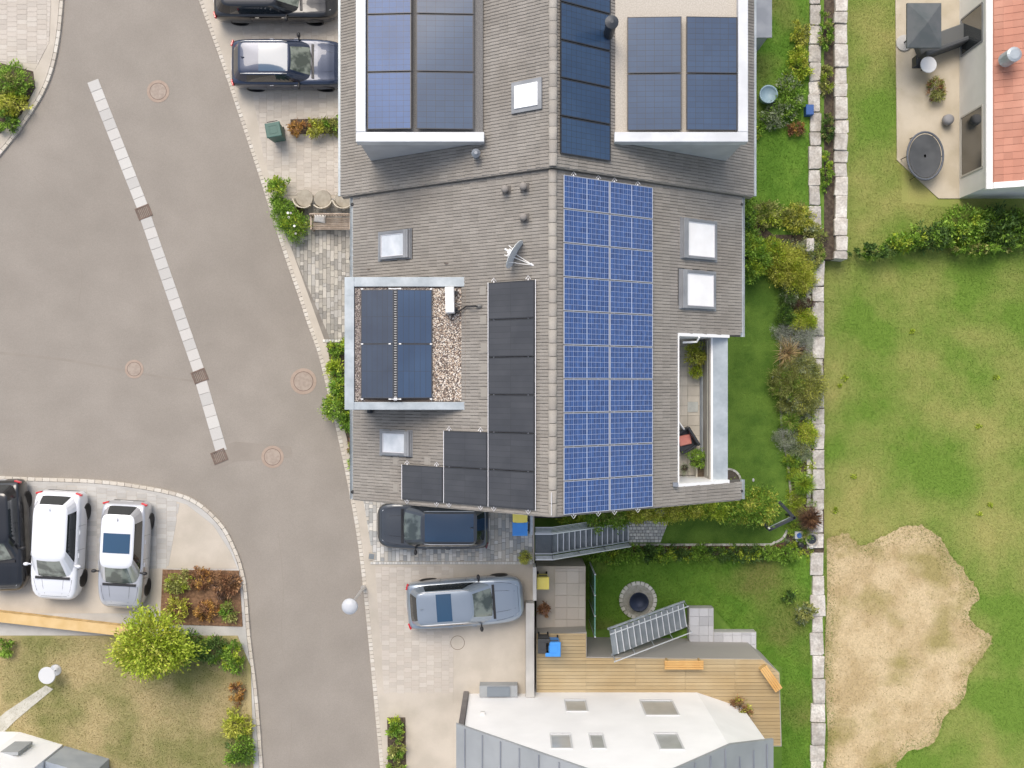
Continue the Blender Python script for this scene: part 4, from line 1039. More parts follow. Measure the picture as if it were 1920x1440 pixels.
def cushion(name, w_, d_, h_, mat, loc, rot, label):
    n = 10; mb = MB(); vs = []
    for sgn in (1, -1):
        for i in range(n+1):
            for j in range(n+1):
                u, v = i/n*2-1, j/n*2-1; e = (1-u**4)*(1-v**4); sh = 1-.06*(1-abs(u))*(abs(v)**3)-.06*(1-abs(v))*(abs(u)**3)
                vs.append((u*w_/2*sh, v*d_/2*sh, sgn*h_/2*max(e, 0)**.5))
    m_ = (n+1)**2; fs = []
    for i in range(n):
        for j in range(n):
            a = i*(n+1)+j; fs.append((a, a+n+1, a+n+2, a+1)); fs.append((m_+a+1, m_+a+n+2, m_+a+n+1, m_+a))
    o = mb.add(vs, fs).build(name, mat, smooth=True); o.location = loc; o.rotation_euler = rot; return tag(o, label, 'cushion')
cushion('cushion', .46, .32, .14, creamC, (P(599,0,.6)[0], P(0,409,.6)[1], .55), (R(14),R(4),R(-8)), 'cream white cushion at the left end of the wooden bench')
def armchair(px, py, rz, label, a0=.15, z=.03):
    x, y = P(px, py, .6); t = thing('armchair', label, 'chair', (x, y, z), (0,0,rz), 'pale garden armchairs by the bench')
    for (r0, r1, zz0, zz1, nm) in ((.36,.40,.30,.72,'backrest'),):
        mb = MB(); n = 18; vs = []
        for i in range(n+1):
            a = math.pi*(1+a0)+ (math.pi*(1-2*a0))*i/n; tp = zz1-.10*abs(i/n-.5)*2
            fl_ = 1.0
            for (rr_, z_) in ((r0,zz0),(r1*.98,zz0),(r1*1.08,tp),(r0*1.09,tp)): vs.append((math.cos(a)*rr_, math.sin(a)*rr_*1.02, z_))
        fs = [(i*4+k, i*4+(k+1)%4, (i+1)*4+(k+1)%4, (i+1)*4+k) for i in range(n) for k in range(4)]+[(3,2,1,0), (n*4,n*4+1,n*4+2,n*4+3)]
        mb.add(vs, fs).build(nm, rattan, t)
    MB().lathe([(.32,.32),(.35,.36),(.33,.41),(.05,.43)], 24).build('seat', pm('seat_cloth_taupe', (.30,.27,.22), (.36,.33,.27), scale=8, rough=.95), t)
    for a in (.8, 2.35, 3.9, 5.5): MB().tube([(math.cos(a)*.27, math.sin(a)*.27, .34), (math.cos(a)*.32, math.sin(a)*.32, 0)], .018, 6).build('leg', wood, t)
armchair(569, 370, R(-20), 'pale rattan armchair nearest the flowering shrub, left of three')
armchair(603, 371, R(14), 'pale rattan armchair in the middle above the bench')
armchair(643, 371, R(-14), 'pale rattan armchair nearest the house wall, above the bench')
# satin wall lamp under eave
mb = MB().lathe([(.02,0),(.10,.01),(.12,.06),(.05,.12)], 14); o = mb.build('wall_lamp', blackP, smooth=True); o.location = (P(661,0,3.2)[0], P(0,485,3.2)[1], 3.2); tag(o, 'round black lamp on the house wall beside the forecourt', 'lamp')
mb = MB()
o = thing('wicker_basket', 'dark basket with dry twigs beside the bench and the shrub', 'basket', (*P(562,393,.3), .03)); MB().lathe([(.13,0),(.17,.25),(.18,.27),(.15,.27)], 14).build('basket_body', pm('dark_wicker', (.08,.06,.05), rough=.9), o)
tag(link('twigs', np_mesh('twigs', blades(.16,.25,60,.012,np.random.default_rng(5)), 4, 4, LF['brown']), o, (0,0,.22)), kind='stuff')

# ---- cars
def car(label, px, py, heading, L, W, Hh, paint, sunroof=None, tail=None, z=0.0, rails_=False, name='parked_car', lamp_side=True, hood=.30, est=True, group=None, roofp=None):
    x, y = P(px, py, z+.8); t = thing(name, label, 'car', (x, y, z), (0,0,heading), group)
    w_ = W/2; lx = L
    fs_ = [0,.006,.02,.045,.09,.16,.3,.5,.66,.76,.85,.91,.95,.975,.99,1.0]
    hw  = [.74,.84,.91,.95,.975,.99,1,1,1,.99,.97,.93,.86,.76,.62,.46]
    zd_ = [.40,.50,.58,.63,.66,.67,.67,.66,.655,.645,.61,.575,.53,.48,.42,.34]
    def ip(arr, f): return float(np.interp(f, fs_, arr))
    mb = MB(); rows = []; K = 10
    st = list(np.unique(np.concatenate([np.array(fs_), np.linspace(0,1,30)])))
    for f in st:
        w1 = ip(hw, f)*w_; zz = ip(zd_, f)*Hh; zb = .12*Hh+(0 if .03 < f < .96 else .05*Hh)
        half = [(.94*w1, zb), (.99*w1, zb+.08*Hh), (w1, min(.40*Hh, zz-.08*Hh)), (.985*w1, zz-.07*Hh), (.955*w1, zz-.03*Hh), (.90*w1, zz-.008*Hh), (.80*w1, zz+.004*Hh), (.74*w1, zz-.001*Hh), (.45*w1, zz+.014*Hh), (0, zz+.018*Hh)]
        rows.append([((f-.5)*lx, -a, b) for a, b in half]+[((f-.5)*lx, a, b) for a, b in half[-2::-1]])
    m_ = len(rows[0]); vs = [p for r_ in rows for p in r_]
    fc = [(i*m_+k, (i+1)*m_+k, (i+1)*m_+k+1, i*m_+k+1) for i in range(len(rows)-1) for k in range(m_-1)]
    fc += [tuple(range(m_)), tuple(range((len(rows)-1)*m_, len(rows)*m_))[::-1]]
    fc += [((i+1)*m_, i*m_, i*m_+m_-1, (i+1)*m_+m_-1) for i in range(len(rows)-1)]
    body = mb.add(vs, fc).build('body', paint, t, smooth=True)
    def topz(f, yy):
        w1 = ip(hw, f)*w_; zz = ip(zd_, f)*Hh; a = abs(yy)/w1
        return float(np.interp(a, [0,.45,.74,.80,.90,.955], [zz+.018*Hh,zz+.014*Hh,zz-.001*Hh,zz+.004*Hh,zz-.008*Hh,zz-.03*Hh]))
    # cabin: base ring at the belt line, top ring at the roof
    cb = 1-hood                                  # cowl position as fraction
    bx0, bx1 = ((.035 if est else .14)-.5)*lx, (cb-.5)*lx+.06; tx0, tx1 = ((.10 if est else .27)-.5)*lx, (cb-.155-.5)*lx
    wb, wt = .90*w_, .72*w_; zb = .655*Hh; ztop = .965*Hh
    N_ = 64
    def ring(x0, x1, ww, z_, ex, bow=0):
        out = []
        for i in range(N_):
            a = 2*math.pi*i/N_; c, s = math.cos(a), math.sin(a)
            rr_ = (abs(c)**ex+abs(s)**ex)**(-1/ex); X = c*rr_; Y = s*rr_
            out.append(((x0+x1)/2+(x1-x0)/2*X+(bow*(1-Y*Y) if X > .5 else 0), ww*Y, z_))
        return out
    r0 = ring(bx0, bx1-.06, wb, zb-.03, 6, .10); r1 = ring(tx0, tx1-.03, wt, ztop-.035*Hh, 7, .05)
    mid = [tuple((a*.45+b*.55) for a, b in zip(p, q)) for p, q in zip(r0, r1)]
    mid = [(p[0]*(1.0), p[1]*1.02, p[2]+.015) for p in mid]
    def kind_(i):
        c, s = math.cos(2*math.pi*(i+.5)/N_), math.sin(2*math.pi*(i+.5)/N_); rr_ = (abs(c)**6+abs(s)**6)**(-1/6); X, Y = c*rr_, s*rr_
        if X > .985 and abs(Y) < .93: return 'windscreen'
        if X < -.985 and abs(Y) < .90: return 'rear_window'
        if abs(Y) > .985 and abs(X) < .90: return 'sideR' if Y < 0 else 'sideL'
        return 'pillar'
    groups = {}
    for i in range(N_): groups.setdefault(kind_(i), []).append(i)
    split = []
    for gname, idx in groups.items():
        runs = []
        for i in idx:
            if runs and i == runs[-1][-1]+1: runs[-1].append(i)
            else: runs.append([i])
        if len(runs) > 1 and runs[0][0] == 0 and runs[-1][-1] == N_-1: runs[0] = runs.pop()+runs[0]
        split += [(gname, r_) for r_ in runs]
    for gname, idx in split:
        mb = MB(); 
        for i in idx:
            j = (i+1) % N_; sc = 1.0
            mb.add([r0[i], r0[j], mid[j], mid[i], r1[j], r1[i]], [(0,1,2,3),(3,2,4,5)])
        nm = {'sideR':'side_window','sideL':'side_window','pillar':'pillar'}.get(gname, gname)
        mt = {'windscreen':glassG,'pillar':paint}.get(gname, glassD)
        mb.build(nm, mt, t, smooth=True)
    # roof
    mb = MB(); cx = (tx0+tx1)/2; rings = [r1]
    for sc, dz in ((.955,.018),(.9,.026),(.7,.036),(.4,.042),(.12,.044)): rings.append([(cx+(p[0]-cx)*sc, p[1]*sc, ztop-.035*Hh+dz*Hh) for p in r1])
    vs = [p for r_ in rings for p in r_]; fc = [(a*N_+i, a*N_+(i+1)%N_, (a+1)*N_+(i+1)%N_, (a+1)*N_+i) for a in range(len(rings)-1) for i in range(N_)]+[tuple(range((len(rings)-1)*N_, len(rings)*N_))]
    mb.add(vs, fc).build('roof', roofp or paint, t, smooth=True)
    if sunroof:
        s0, s1 = sunroof; mb = MB(); xs0, xs1 = tx0+(tx1-tx0)*s0, tx0+(tx1-tx0)*s1; nn = 8; wy = wt*.80; vs = []; 
        for i in range(nn+1):
            for j in range(nn+1):
                xx = xs0+(xs1-xs0)*i/nn; yy = -wy+2*wy*j/nn
                q = max(abs(xx-cx)/((tx1-tx0)/2), abs(yy)/wt); zz = ztop-.035*Hh+Hh*float(np.interp(q, [.12,.4,.7,.9,.955,1], [.044,.042,.036,.026,.018,0]))+.012
                vs.append((xx, yy, zz))
        mb.add(vs, [(i*(nn+1)+j, (i+1)*(nn+1)+j, (i+1)*(nn+1)+j+1, i*(nn+1)+j+1) for i in range(nn) for j in range(nn)]).build('sunroof', roofGl, t, smooth=True)
    if rails_:
        for s_ in (-1, 1):
            MB().tube([(tx0+.10, s_*wt*.93, ztop-.02), (tx0+.3, s_*wt*.95, ztop+.03), (tx1-.35, s_*wt*.95, ztop+.03), (tx1-.12, s_*wt*.93, ztop-.015)], .016, 6).build('roof_rail', alu, t, smooth=True)
    mb = MB(); mb.tube([(tx0+.25,0,ztop),(tx0+.15,0,ztop+.07),(tx0+.12,0,ztop+.02)], .022, 6, r2=.01); mb.build('antenna', paint, t)
    # seams on the bonnet and around the tailgate
    mb = MB()
    def seam(pts):
        mb.tube([((f-.5)*lx, yy, topz(f, yy)+.002) for f, yy in pts], .006, 4)
    for s_ in (-1, 1): seam([(cb+.03+.0, s_*w_*.80), (.82, s_*w_*.78), (.90, s_*w_*.70), (.955, s_*w_*.52)])
    seam([(.955, w_*a) for a in (-.52,-.3,0,.3,.52)])
    for s_ in (-1, 1): seam([(cb+.03, s_*w_*.45), (.86, s_*w_*.42), (.93, s_*w_*.36)])
    mb.build('bonnet_seam', blackP, t)
    for s_ in (-1, 1):
        for f in (.30, .52, .70):
            w1 = ip(hw, f)*w_; zz = ip(zd_, f)*Hh
            MB().tube([((f-.5)*lx, s_*w1*.955, zz-.035*Hh), ((f-.5)*lx, s_*w1*.992, zz-.075*Hh), ((f-.5)*lx, s_*w1*1.005, .40*Hh), ((f-.5)*lx+.03, s_*w1*.985, .24*Hh)], .006, 4).build('door_seam', blackP, t)
        for f in (.36, .57): MB().bbox(((f-.5)*lx, s_*(w_*.995), .585*Hh), (.17,.035,.03), .008).build('door_handle', paint, t)
    mb = MB(); mb.tube([((cb-.5)*lx+.07, -wb*.6, topz(cb,.3)+.03), ((cb-.5)*lx-.02, -wb*.05, zb+.10)], .010, 5); mb.tube([((cb-.5)*lx+.07, -.02, topz(cb,0)+.03), ((cb-.5)*lx-.02, wb*.5, zb+.10)], .010, 5); mb.build('wiper', blackP, t)
    MB().bbox(((cb-.165-.5)*lx, 0, ztop-.035*Hh-.03), (.05,.20,.05), .01).build('rear_view_mirror', blackP, t)
    mb = MB(); mb.box(((cb-.5)*lx+.08, 0, topz(cb, 0)-.005), (.10, wb*1.6, .03)); mb.build('cowl', blackP, t)
    for s_ in (-1, 1):
        m1 = MB(); m1.lathe([(.02,-.07),(.09,-.05),(.10,0),(.08,.06),(.02,.08)], 12, ((cb-.10-.5)*lx, s_*(w_+.09), .70*Hh), sx=.7, sy=1.1); m1.box(((cb-.10-.5)*lx, s_*(w_-.02), .68*Hh), (.05,.16,.03)); m1.build('wing_mirror', blackP if paint is not paintW else paint, t, smooth=True)
        m1 = MB()
        zz = topz(.93, w_*.66); m1.add([((.90-.5)*lx, s_*w_*.90, zz-.05),((.965-.5)*lx, s_*w_*.72, zz-.115),((.978-.5)*lx, s_*w_*.48, zz-.13),((.94-.5)*lx, s_*w_*.62, zz-.005),((.90-.5)*lx, s_*w_*.80, zz+.012)], [(0,1,2,3,4) if s_ < 0 else (4,3,2,1,0)]); m1.build('headlight', clearL, t)
        m1 = MB(); m1.bbox(((.016-.5)*lx, s_*w_*.84, .53*Hh), (.07,.26*w_,.14), .02, rz=-s_*.30); m1.build('tail_light', tail or redL, t)
        for f in (.19, .80):
            mw = MB(); Mw = Matrix.Rotation(math.pi/2, 3, 'X'); c_ = ((f-.5)*lx, s_*(w_-.20), .31)
            mw.lathe([(.20,-.10),(.29,-.105),(.31,-.08),(.31,.08),(.29,.105),(.20,.10)], 24, c_, Mw); wh = mw.build('wheel', rubber, t, smooth=False)
            mr = MB().lathe([(.02,-.07),(.19,-.09),(.21,-.10),(.21,.10),(.19,.09),(.02,.07)], 16, c_, Mw); mr.build('rim', alu, wh)
            ma = MB().lathe([(.35,-.02),(.36,.0),(.35,.02),(.29,.02),(.29,-.02)], 24, ((f-.5)*lx, s_*(w_*.965), .35), Mw); ma.build('wheel_arch', blackP, t)
    mp_ = MB(); mp_.box((-.5*lx-.008, 0, .42*Hh), (.012,.5,.11)); mp_.build('number_plate', plateM, t)
    mp_ = MB(); mp_.box((-.5*lx+.02, 0, .27*Hh), (.06,W*.66,.10)); mp_.box((.5*lx-.02, 0, .27*Hh), (.06,W*.42,.13)); mp_.build('bumper_trim', blackP, t)
    return t
c1 = car('dark graphite estate car with blue panoramic roof parked below the roof edge on the paving', 811, 985, math.pi, 4.42, 1.86, 1.52, paintG, tail=pm('smoked_tail_lamp', (.10,.015,.02), rough=.15, coat=1), sunroof=(.06,.93), z=.03, rails_=True, hood=.255)
car('dark blue car parked side-on in the upper driveway', 541, 118, 0, 4.55, 1.84, 1.5, paintB, sunroof=(.40,.95), rails_=True, group='parked cars')
car('black car cut off by the top edge of the photo', 516, -10, 0, 4.9, 1.9, 1.5, paintK, group='parked cars')
car('steel-blue car with dark sunroof parked in the driveway below the house', 872, 1130, R(4), 4.6, 1.85, 1.5, paintL, sunroof=(.35,.62), z=.012, rails_=True, group='parked cars', hood=.27)
car('black car with red tail lamp at the left edge of the parking bays', 0, 1006, R(-88), 4.4, 1.84, 1.5, paintK, z=.012, group='parked cars')
car('white van-like family car, middle of the three in the parking bays', 107, 1024, R(-93), 4.3, 1.86, 1.6, paintW, z=.012, group='parked cars', hood=.24)
car('silver hatchback with dark sunroof, right of the three in the parking bays', 230, 1042, R(-93), 4.25, 1.80, 1.52, paintS, sunroof=(.35,.72), z=.012, group='parked cars', hood=.26, roofp=paintW)

# ---- bins
def bin_(px, py, mat, body, label, rz=0, z=.03, w_=.60, d_=.58, hh=1.06):
    x, y = P(px, py, z+1.05); t = thing('wheelie_bin', label, 'bin', (x, y, z), (0,0,rz))
    mb = MB(); q = .42
    a, b = w_/2*.82, d_/2*.82; A, B = w_/2*.95, d_/2*.95
    mb.add([(-a,-b,.08),(a,-b,.08),(a,b,.08),(-a,b,.08),(-A,-B,hh-.08),(A,-B,hh-.08),(A,B,hh-.08),(-A,B,hh-.08)], [(3,2,1,0),(4,5,6,7),(0,1,5,4),(1,2,6,5),(2,3,7,6),(3,0,4,7)]).build('body', body, t, bevel=.03)
    l_ = MB(); l_.bbox((0,0,hh-.04), (w_,d_,.07), .02).build('lid', mat, t, bevel=.03)
    r_ = MB()
    for (cx, cy, sx_, sy_) in ((0,.16,.30,.02),(0,-.14,.30,.02),(-.16,0,.02,.30),(.16,0,.02,.30)): r_.box((cx,cy,hh+.0),(sx_,sy_,.012))
    r_.build('lid_rib', mat, t)
    MB().tube([(-w_*.35, d_/2+.05, hh-.08), (w_*.35, d_/2+.05, hh-.08)], .016, 8).build('handle', blackP, t)
    for s_ in (-1, 1): MB().lathe([(.10,-.03),(.10,.03)], 14, (s_*w_*.36, d_/2*.8, .10), Matrix.Rotation(math.pi/2, 3, 'Y')).build('wheel', rubber, t)
bin_(975, 972, yellowBin, greenBin, 'bin with yellow lid tucked under the roof edge beside the stairs', R(-90), w_=.42, d_=.58)
bin_(975, 991.5, blueBin, blueBin, 'blue lidded bin directly below the yellow one beside the stairs', R(-90), w_=.56, d_=.60)
bin_(1037, 1218, blueBin, blueBin, 'blue bin on the neighbour wooden deck', R(0), z=-.15)
bin_(1020, 1212, potD, potD, 'dark grey bin beside the blue one on the neighbour deck', R(0), z=-.15, w_=.5)
bin_(1018, 1094, yellowBin, yellowBin, 'yellow bin at the end of the neighbour driveway wall', R(0), z=ZG+2.0, w_=.5, d_=.5)
bin_(512, 243, greenBin, greenBin, 'dark green bin at the left end of the planted strip in the upper driveway', R(10), z=.012)

# ================================================================== STAIRS down to the garden
sx0, sxt, sx1 = P(1003,0,0)[0], P(1035,0,0)[0], P(1177,0,ZG)[0]
syT, syB = -6.02, -6.80
st = thing('outdoor_stairs', 'grey steel staircase with grated treads going down to the garden', 'stairs', (sx0, (syT+syB)/2, 0))
lm = MB(); lm.slab(sx0+.012, sxt, syB, syT, -.05, -.012)
k = syB+.02
MB()
lm.buildw('landing', darkM, st)
lb = MB(); k = sx0+.03
while k < sxt-.02: lb.slab(k, k+.016, syB+.01, syT-.01, -.012, .012); k += .034
lb.buildw('landing_grating', grate, st)
NT = 14; run = (sx1-sxt)/NT; rise = -ZG/(NT+1)
for i in range(NT):
    zz = -(i+1)*rise; xx = sxt+i*run
    o = MB(); 
    o.slab(xx+.01, xx+run+.01, syB+.02, syT-.02, zz-.04, zz-.015); 
    kk = xx+.045
    while kk < xx+run-.02: o.slab(kk, kk+.012, syB+.025, syT-.025, zz-.015, zz-.003); kk += .03
    tr_ = o.buildw('tread', grate, st)
    e = MB(); e.slab(xx-.018, xx+.012, syB+.02, syT-.02, zz-.035+rise, zz+.006+rise) if False else e.slab(xx+run-.020, xx+run+.012, syB+.02, syT-.02, zz-.014, zz+.010)
    off = st.location; e.v = [(a-off.x,b-off.y,c_-off.z) for a,b,c_ in e.v]; e.build('nosing', steelW, tr_)
def stringer(y0_, y1_, dz0, dz1, name, mat):
    a = [(sx0, dz0), (sxt, dz0), (sx1+.05, ZG+.15+dz0)]; b = [(sx0, dz1), (sxt, dz1), (sx1+.05, ZG+.15+dz1)]
    mb = MB()
    for i in range(2):
        p0, p1, q0, q1 = a[i], a[i+1], b[i], b[i+1]
        mb.add([(p0[0],y0_,p0[1]),(p1[0],y0_,p1[1]),(p1[0],y1_,p1[1]),(p0[0],y1_,p0[1]),(q0[0],y0_,q0[1]),(q1[0],y0_,q1[1]),(q1[0],y1_,q1[1]),(q0[0],y1_,q0[1])],
               [(3,2,1,0),(4,5,6,7),(0,1,5,4),(1,2,6,5),(2,3,7,6),(3,0,4,7)])
    mb.buildw(name, mat, st)
stringer(syB-.03, syB+.018, -.2, .05, 'stringer', steel); stringer(syT-.018, syT+.03, -.2, .05, 'stringer', steelW)
def railing(yy, out, n=6):
    for i in range(n):
        h_ = .15+i*.165; y_ = yy+out*(.02+.0*i)
        MB().tube([(sx0, y_, h_), (sxt, y_, h_), (sx1, y_, ZG+.15+h_)], .013 if i < n-1 else .022, 6).buildw('rail', steelW if i == n-1 else steel, st)
    for (x_, z_) in ((sx0+.02,0),(sxt,0),((sxt*2+sx1)/3,ZG/3+.05),((sxt+2*sx1)/3,ZG*2/3+.1),(sx1,ZG+.15)):
        MB().box((x_, yy+out*.04, z_+.40), (.035,.035,1.10)).buildw('post', darkM, st)
railing(syB-.05, -1)
# upper flank: a sloping ribbed screen beside the light well
for i in range(5):
    y_ = syT+.06+i*.052
    MB().tube([(sx0+.02, y_, .02), (sxt, y_, .02), (sx1-.5, y_, ZG*.86)], .016, 6).buildw('flank_bar', steelW if i in (0,4) else steel, st)
mb = MB(); mb.slab(sx0-.22, sxt+1.1, syT+.38, syT+1.6, -2.9, -1.9); 
o = mb.build('light_well_floor', potD, bevel=0); tag(o, 'black sunken light well between the stairs and the house wall', 'light well')
mb = MB(); mb.slab(0,.10,0,2.4,0,.10); o = mb.build('well_kerb', steel); o.location = (XB-.17, syT-.02, .032); tag(o, 'grey steel edge strip between the bins and the light well', 'edge strip')
mb = MB(); mb.slab(-.10,0,-1.3,0.0,0,.9); mb.slab(-.12,.02,-1.3,0,.9,.93)
o = mb.build('retaining_wall', concreteG); o.location = (XB+.04, P(0,1056,0)[1]-.0, -.0); o.location.z = -.05
tag(o, 'short grey wall below the stair landing', 'wall')
# retaining wall along neighbour driveway
mb = MB(); yy0 = P(0,1300,0)[1]; yy1 = P(0,1062,0)[1]-1.35; xw = P(994,0,.2)[0]; mb.slab(xw-.18, xw+.16, yy0, yy1, -.05, .55)
o = mb.build('driveway_wall', concreteG, bevel=.02); tag(o, 'long grey concrete wall along the right side of the neighbour driveway', 'wall')

# potted bush at paving corner
pot(*P(986,1046,.3), .03, .14, .24, potD, 'dark pot holding the yellowish bush at the corner of the paving')
plant('bush', 'round yellowish bush in a pot at the corner of the paving by the landing', 'bush', 986, 1046, .25, 11, .42, 'yellow', L=.05, W=.025, top='olive')

# ================================================================== GARDEN
lawn_px = [(1240,1019),(1255,975),(1240,930),(1240,330),(1400,400),(1440,495),(1475,545),(1470,600),(1463,660),(1463,770),(1468,820),(1477,870),(1482,930),(1478,985),(1466,1011),(1442,1019)]
lawnw = PP(lawn_px, ZG)
m = MB(); m.prism(lawnw, ZG-.01, ZG+.010); struct('garden_lawn', m, grassB)
bedw = PP([(1401,402),(1450,440),(1545,440),(1545,1040),(1180,1040),(1176,1022),(1442,1024),(1470,1016),(1484,985),(1487,930),(1481,870),(1472,820),(1466,770),(1466,660),(1474,600),(1479,545),(1443,493)], ZG)
m = MB(); m.prism(bedw, ZG-.02, ZG+.006); struct('flower_bed', m, soil)
hole = PP([(1360,872),(1392,872),(1392,905),(1360,905)], ZG)
grass('grass', 'dense dark green lawn grass behind the house', [lawnw], ZG+.008, 130000, bladeM, L=.035, W=.011, seed=11)
edge_line = smooth_line(PP([(1440,492),(1458,515),(1474,545),(1471,600),(1465,640),(1463,700),(1464,770),(1468,820),(1477,870),(1482,930),(1480,975),(1470,1005),(1450,1018),(1420,1021),(1180,1021)], ZG), 4)
kerb_row('lawn_edging', edge_line, 0, (.20,.11), mat=edgeM, z=ZG+.06, hz=.12, jit=.012, maxn=300)
# paved path (small setts)
polyP_ = PP([(1179,955),(1262,955),(1238,1017),(1179,1017)], ZG)
root = MB().prism(polyP_, ZG-.01, ZG+.012); root = struct('garden_path', root, pm('path_joint', (.16,.16,.15), rough=1))
x0 = min(p[0] for p in polyP_); x1 = max(p[0] for p in polyP_); y0 = min(p[1] for p in polyP_); y1 = max(p[1] for p in polyP_); j = 0; y = y0
while y < y1:
    x = x0-(j % 2)*.08
    while x < x1:
        ww = .17+random.uniform(-.02,.02); q = clip([(x+.009,y+.009),(x+ww-.009,y+.009),(x+ww-.009,y+.128),(x+.009,y+.128)], polyP_)
        if q and area(q) > .004:
            c = (sum(p[0] for p in q)/len(q), sum(p[1] for p in q)/len(q))
            link('path_stone', MB().prism([(p[0]-c[0],p[1]-c[1]) for p in q], -.03, 0, .008).mesh('path_stone', settG), root, (c[0], c[1], ZG+.04+random.uniform(-.004,.004)))
        x += ww
    y += .137; j += 1
# mulch strip below the edging
m = MB(); m.prism(PP([(1176,1024),(1440,1024),(1470,1019),(1470,1030),(1176,1030)], ZG), ZG, ZG+.02); struct('mulch_strip', m, pm('red_mulch', (.09,.035,.02), (.15,.07,.045), scale=14, rough=1, fine=.3))
# stone wall
def rockblock(x0, x1, y0, y1, z0, z1, parent, name='stone_block'):
    n = 3; vs = []; cx, cy = (x0+x1)/2, (y0+y1)/2; mb = MB()
    j = lambda a: a+random.uniform(-.02,.02)
    c = .035
    low = [(x0,y0),(x1,y0),(x1,y1),(x0,y1)]
    r0 = []; 
    for (px_, py_), (sx_, sy_) in zip(low, ((1,1),(-1,1),(-1,-1),(1,-1))):
        r0 += [(px_+sx_*c*(1 if sx_*sy_ > 0 else 0)+0, py_+sy_*c*(0 if sx_*sy_ > 0 else 1)), (px_+sx_*c*(0 if sx_*sy_ > 0 else 1), py_+sy_*c*(1 if sx_*sy_ > 0 else 0))]
    r0 = []
    for (ux, uy) in ((-1,-1),(1,-1),(1,1),(-1,1)):
        hx, hy = (x1-x0)/2, (y1-y0)/2
        pts = [(cx+ux*(hx-c), cy+uy*hy), (cx+ux*hx, cy+uy*(hy-c))]
        if ux*uy > 0: pts = pts[::1] if False else pts
        r0.append(pts)
    order = [r0[0][1], r0[0][0], r0[1][0], r0[1][1], r0[2][1], r0[2][0], r0[3][0], r0[3][1]]
    order = [(a+random.uniform(-.04,.03), b+random.uniform(-.025,.025)) for a, b in order]; m_ = len(order)
    top = [(cx+(a-cx)*.93, cy+(b-cy)*.95) for a, b in order]
    vs = [(a,b,z0) for a, b in order]+[(a,b,z1-.03) for a, b in order]+[(a,b,z1+random.uniform(-.012,.008)) for a, b in top]+[(cx+random.uniform(-.04,.04),cy,z1+random.uniform(-.005,.02))]
    fs = [tuple(range(m_-1,-1,-1))]
    for q in (0, m_): fs += [(q+i, q+(i+1)%m_, q+m_+(i+1)%m_, q+m_+i) for i in range(m_)]
    fs += [(2*m_+i, 2*m_+(i+1)%m_, 3*m_) for i in range(m_)]
    o = MB().add([(a-cx,b-cy,c_-z0) for a,b,c_ in vs], fs).mesh(name, rock)
    off = parent.location; return link(name, o, parent, (cx-off.x, cy-off.y, z0-off.z))
wallr = thing('stone_wall', 'long retaining wall of pale limestone blocks at the garden edge', 'wall', (P(1533,0,ZG)[0], P(0,740,ZG)[1], ZM))
ys = [488,537,566,630,672,720,765,795,843,880,918,957,1000,1028]
zt_ = ZG+.12
for a, b in zip(ys[:-1], ys[1:]):
    rockblock(P(1524+random.uniform(-1,1),0,zt_)[0], P(1545+random.uniform(-2,2),0,zt_)[0], P(0,b-.6,zt_)[1], P(0,a+.6,zt_)[1], ZM, zt_+random.uniform(-.03,.03), wallr)
wall2 = thing('inner_stone_row', 'row of smaller pale stones set along the planted side of the garden wall', 'wall', (P(1517,0,ZG)[0], P(0,740,ZG)[1], ZG-.05))
ys = [526,553,580,610,640,668,700,730,765,790,815,838,857,873,890,912,934,952,975,1000,1026]
for a, b in zip(ys[:-1], ys[1:]):
    rockblock(P(1512.5+random.uniform(-1,1),0,zt_)[0], P(1522.5+random.uniform(-.5,.5),0,zt_)[0], P(0,b-.6,zt_)[1], P(0,a+.6,zt_)[1], ZG-.05, zt_-.06+random.uniform(-.03,.03), wall2)
# curved light-well edging beside the terrace
arc = [(P(1364,0,ZG)[0]+.55*math.sin(a)+0, P(0,900,ZG)[1]+.50*math.cos(a)-.02) for a in np.linspace(0, 1.75, 12)]
kerb_row('light_well_edging', arc, 0, (.16,.10), mat=edgeM, z=ZG+.08, hz=.12)
m = MB(); m.prism([arc[0]]+arc+[(arc[0][0], arc[-1][1])], ZG+.011, ZG+.02); struct('light_well_gravel', m, gravelB)
# dark angular frame standing on the lawn corner
zf = ZG+1.5
def fp(px, py, z): a = P(px, py, z); return (a[0], a[1], z)
t = thing('metal_stand', 'dark grey angular metal frame standing at the lawn corner by the large bush', 'frame', (*P(1460,972,ZG), ZG))
pts = [fp(1462,942,ZG+1.2), fp(1489,971,ZG+1.2), fp(1443,993,ZG+1.2), fp(1424,968,ZG+1.2)]
for nm, a, b in (('upper_bar',0,1),('corner_bar',1,2),('lower_bar',2,3)):
    A, B = Vector(pts[a])-t.location, Vector(pts[b])-t.location; dv = B-A; ang = math.atan2(dv.y, dv.x)
    MB().box((A+B)/2, (dv.length+.10, .13, .09), ang).build(nm, darkM, t, bevel=.015)
    MB().box((A+B)/2+Vector((0,0,-.40)), (dv.length, .025, .02), ang).build('cross_wire', steel, t)
for p in pts: q = Vector(p)-t.location; MB().box((q.x, q.y, q.z/2), (.07,.07,q.z)).build('post', darkM, t)
MB().box(Vector(fp(1442,990,ZG+1.26))-t.location, (.10,.07,.03), R(-50)).build('end_label', whiteP, t)
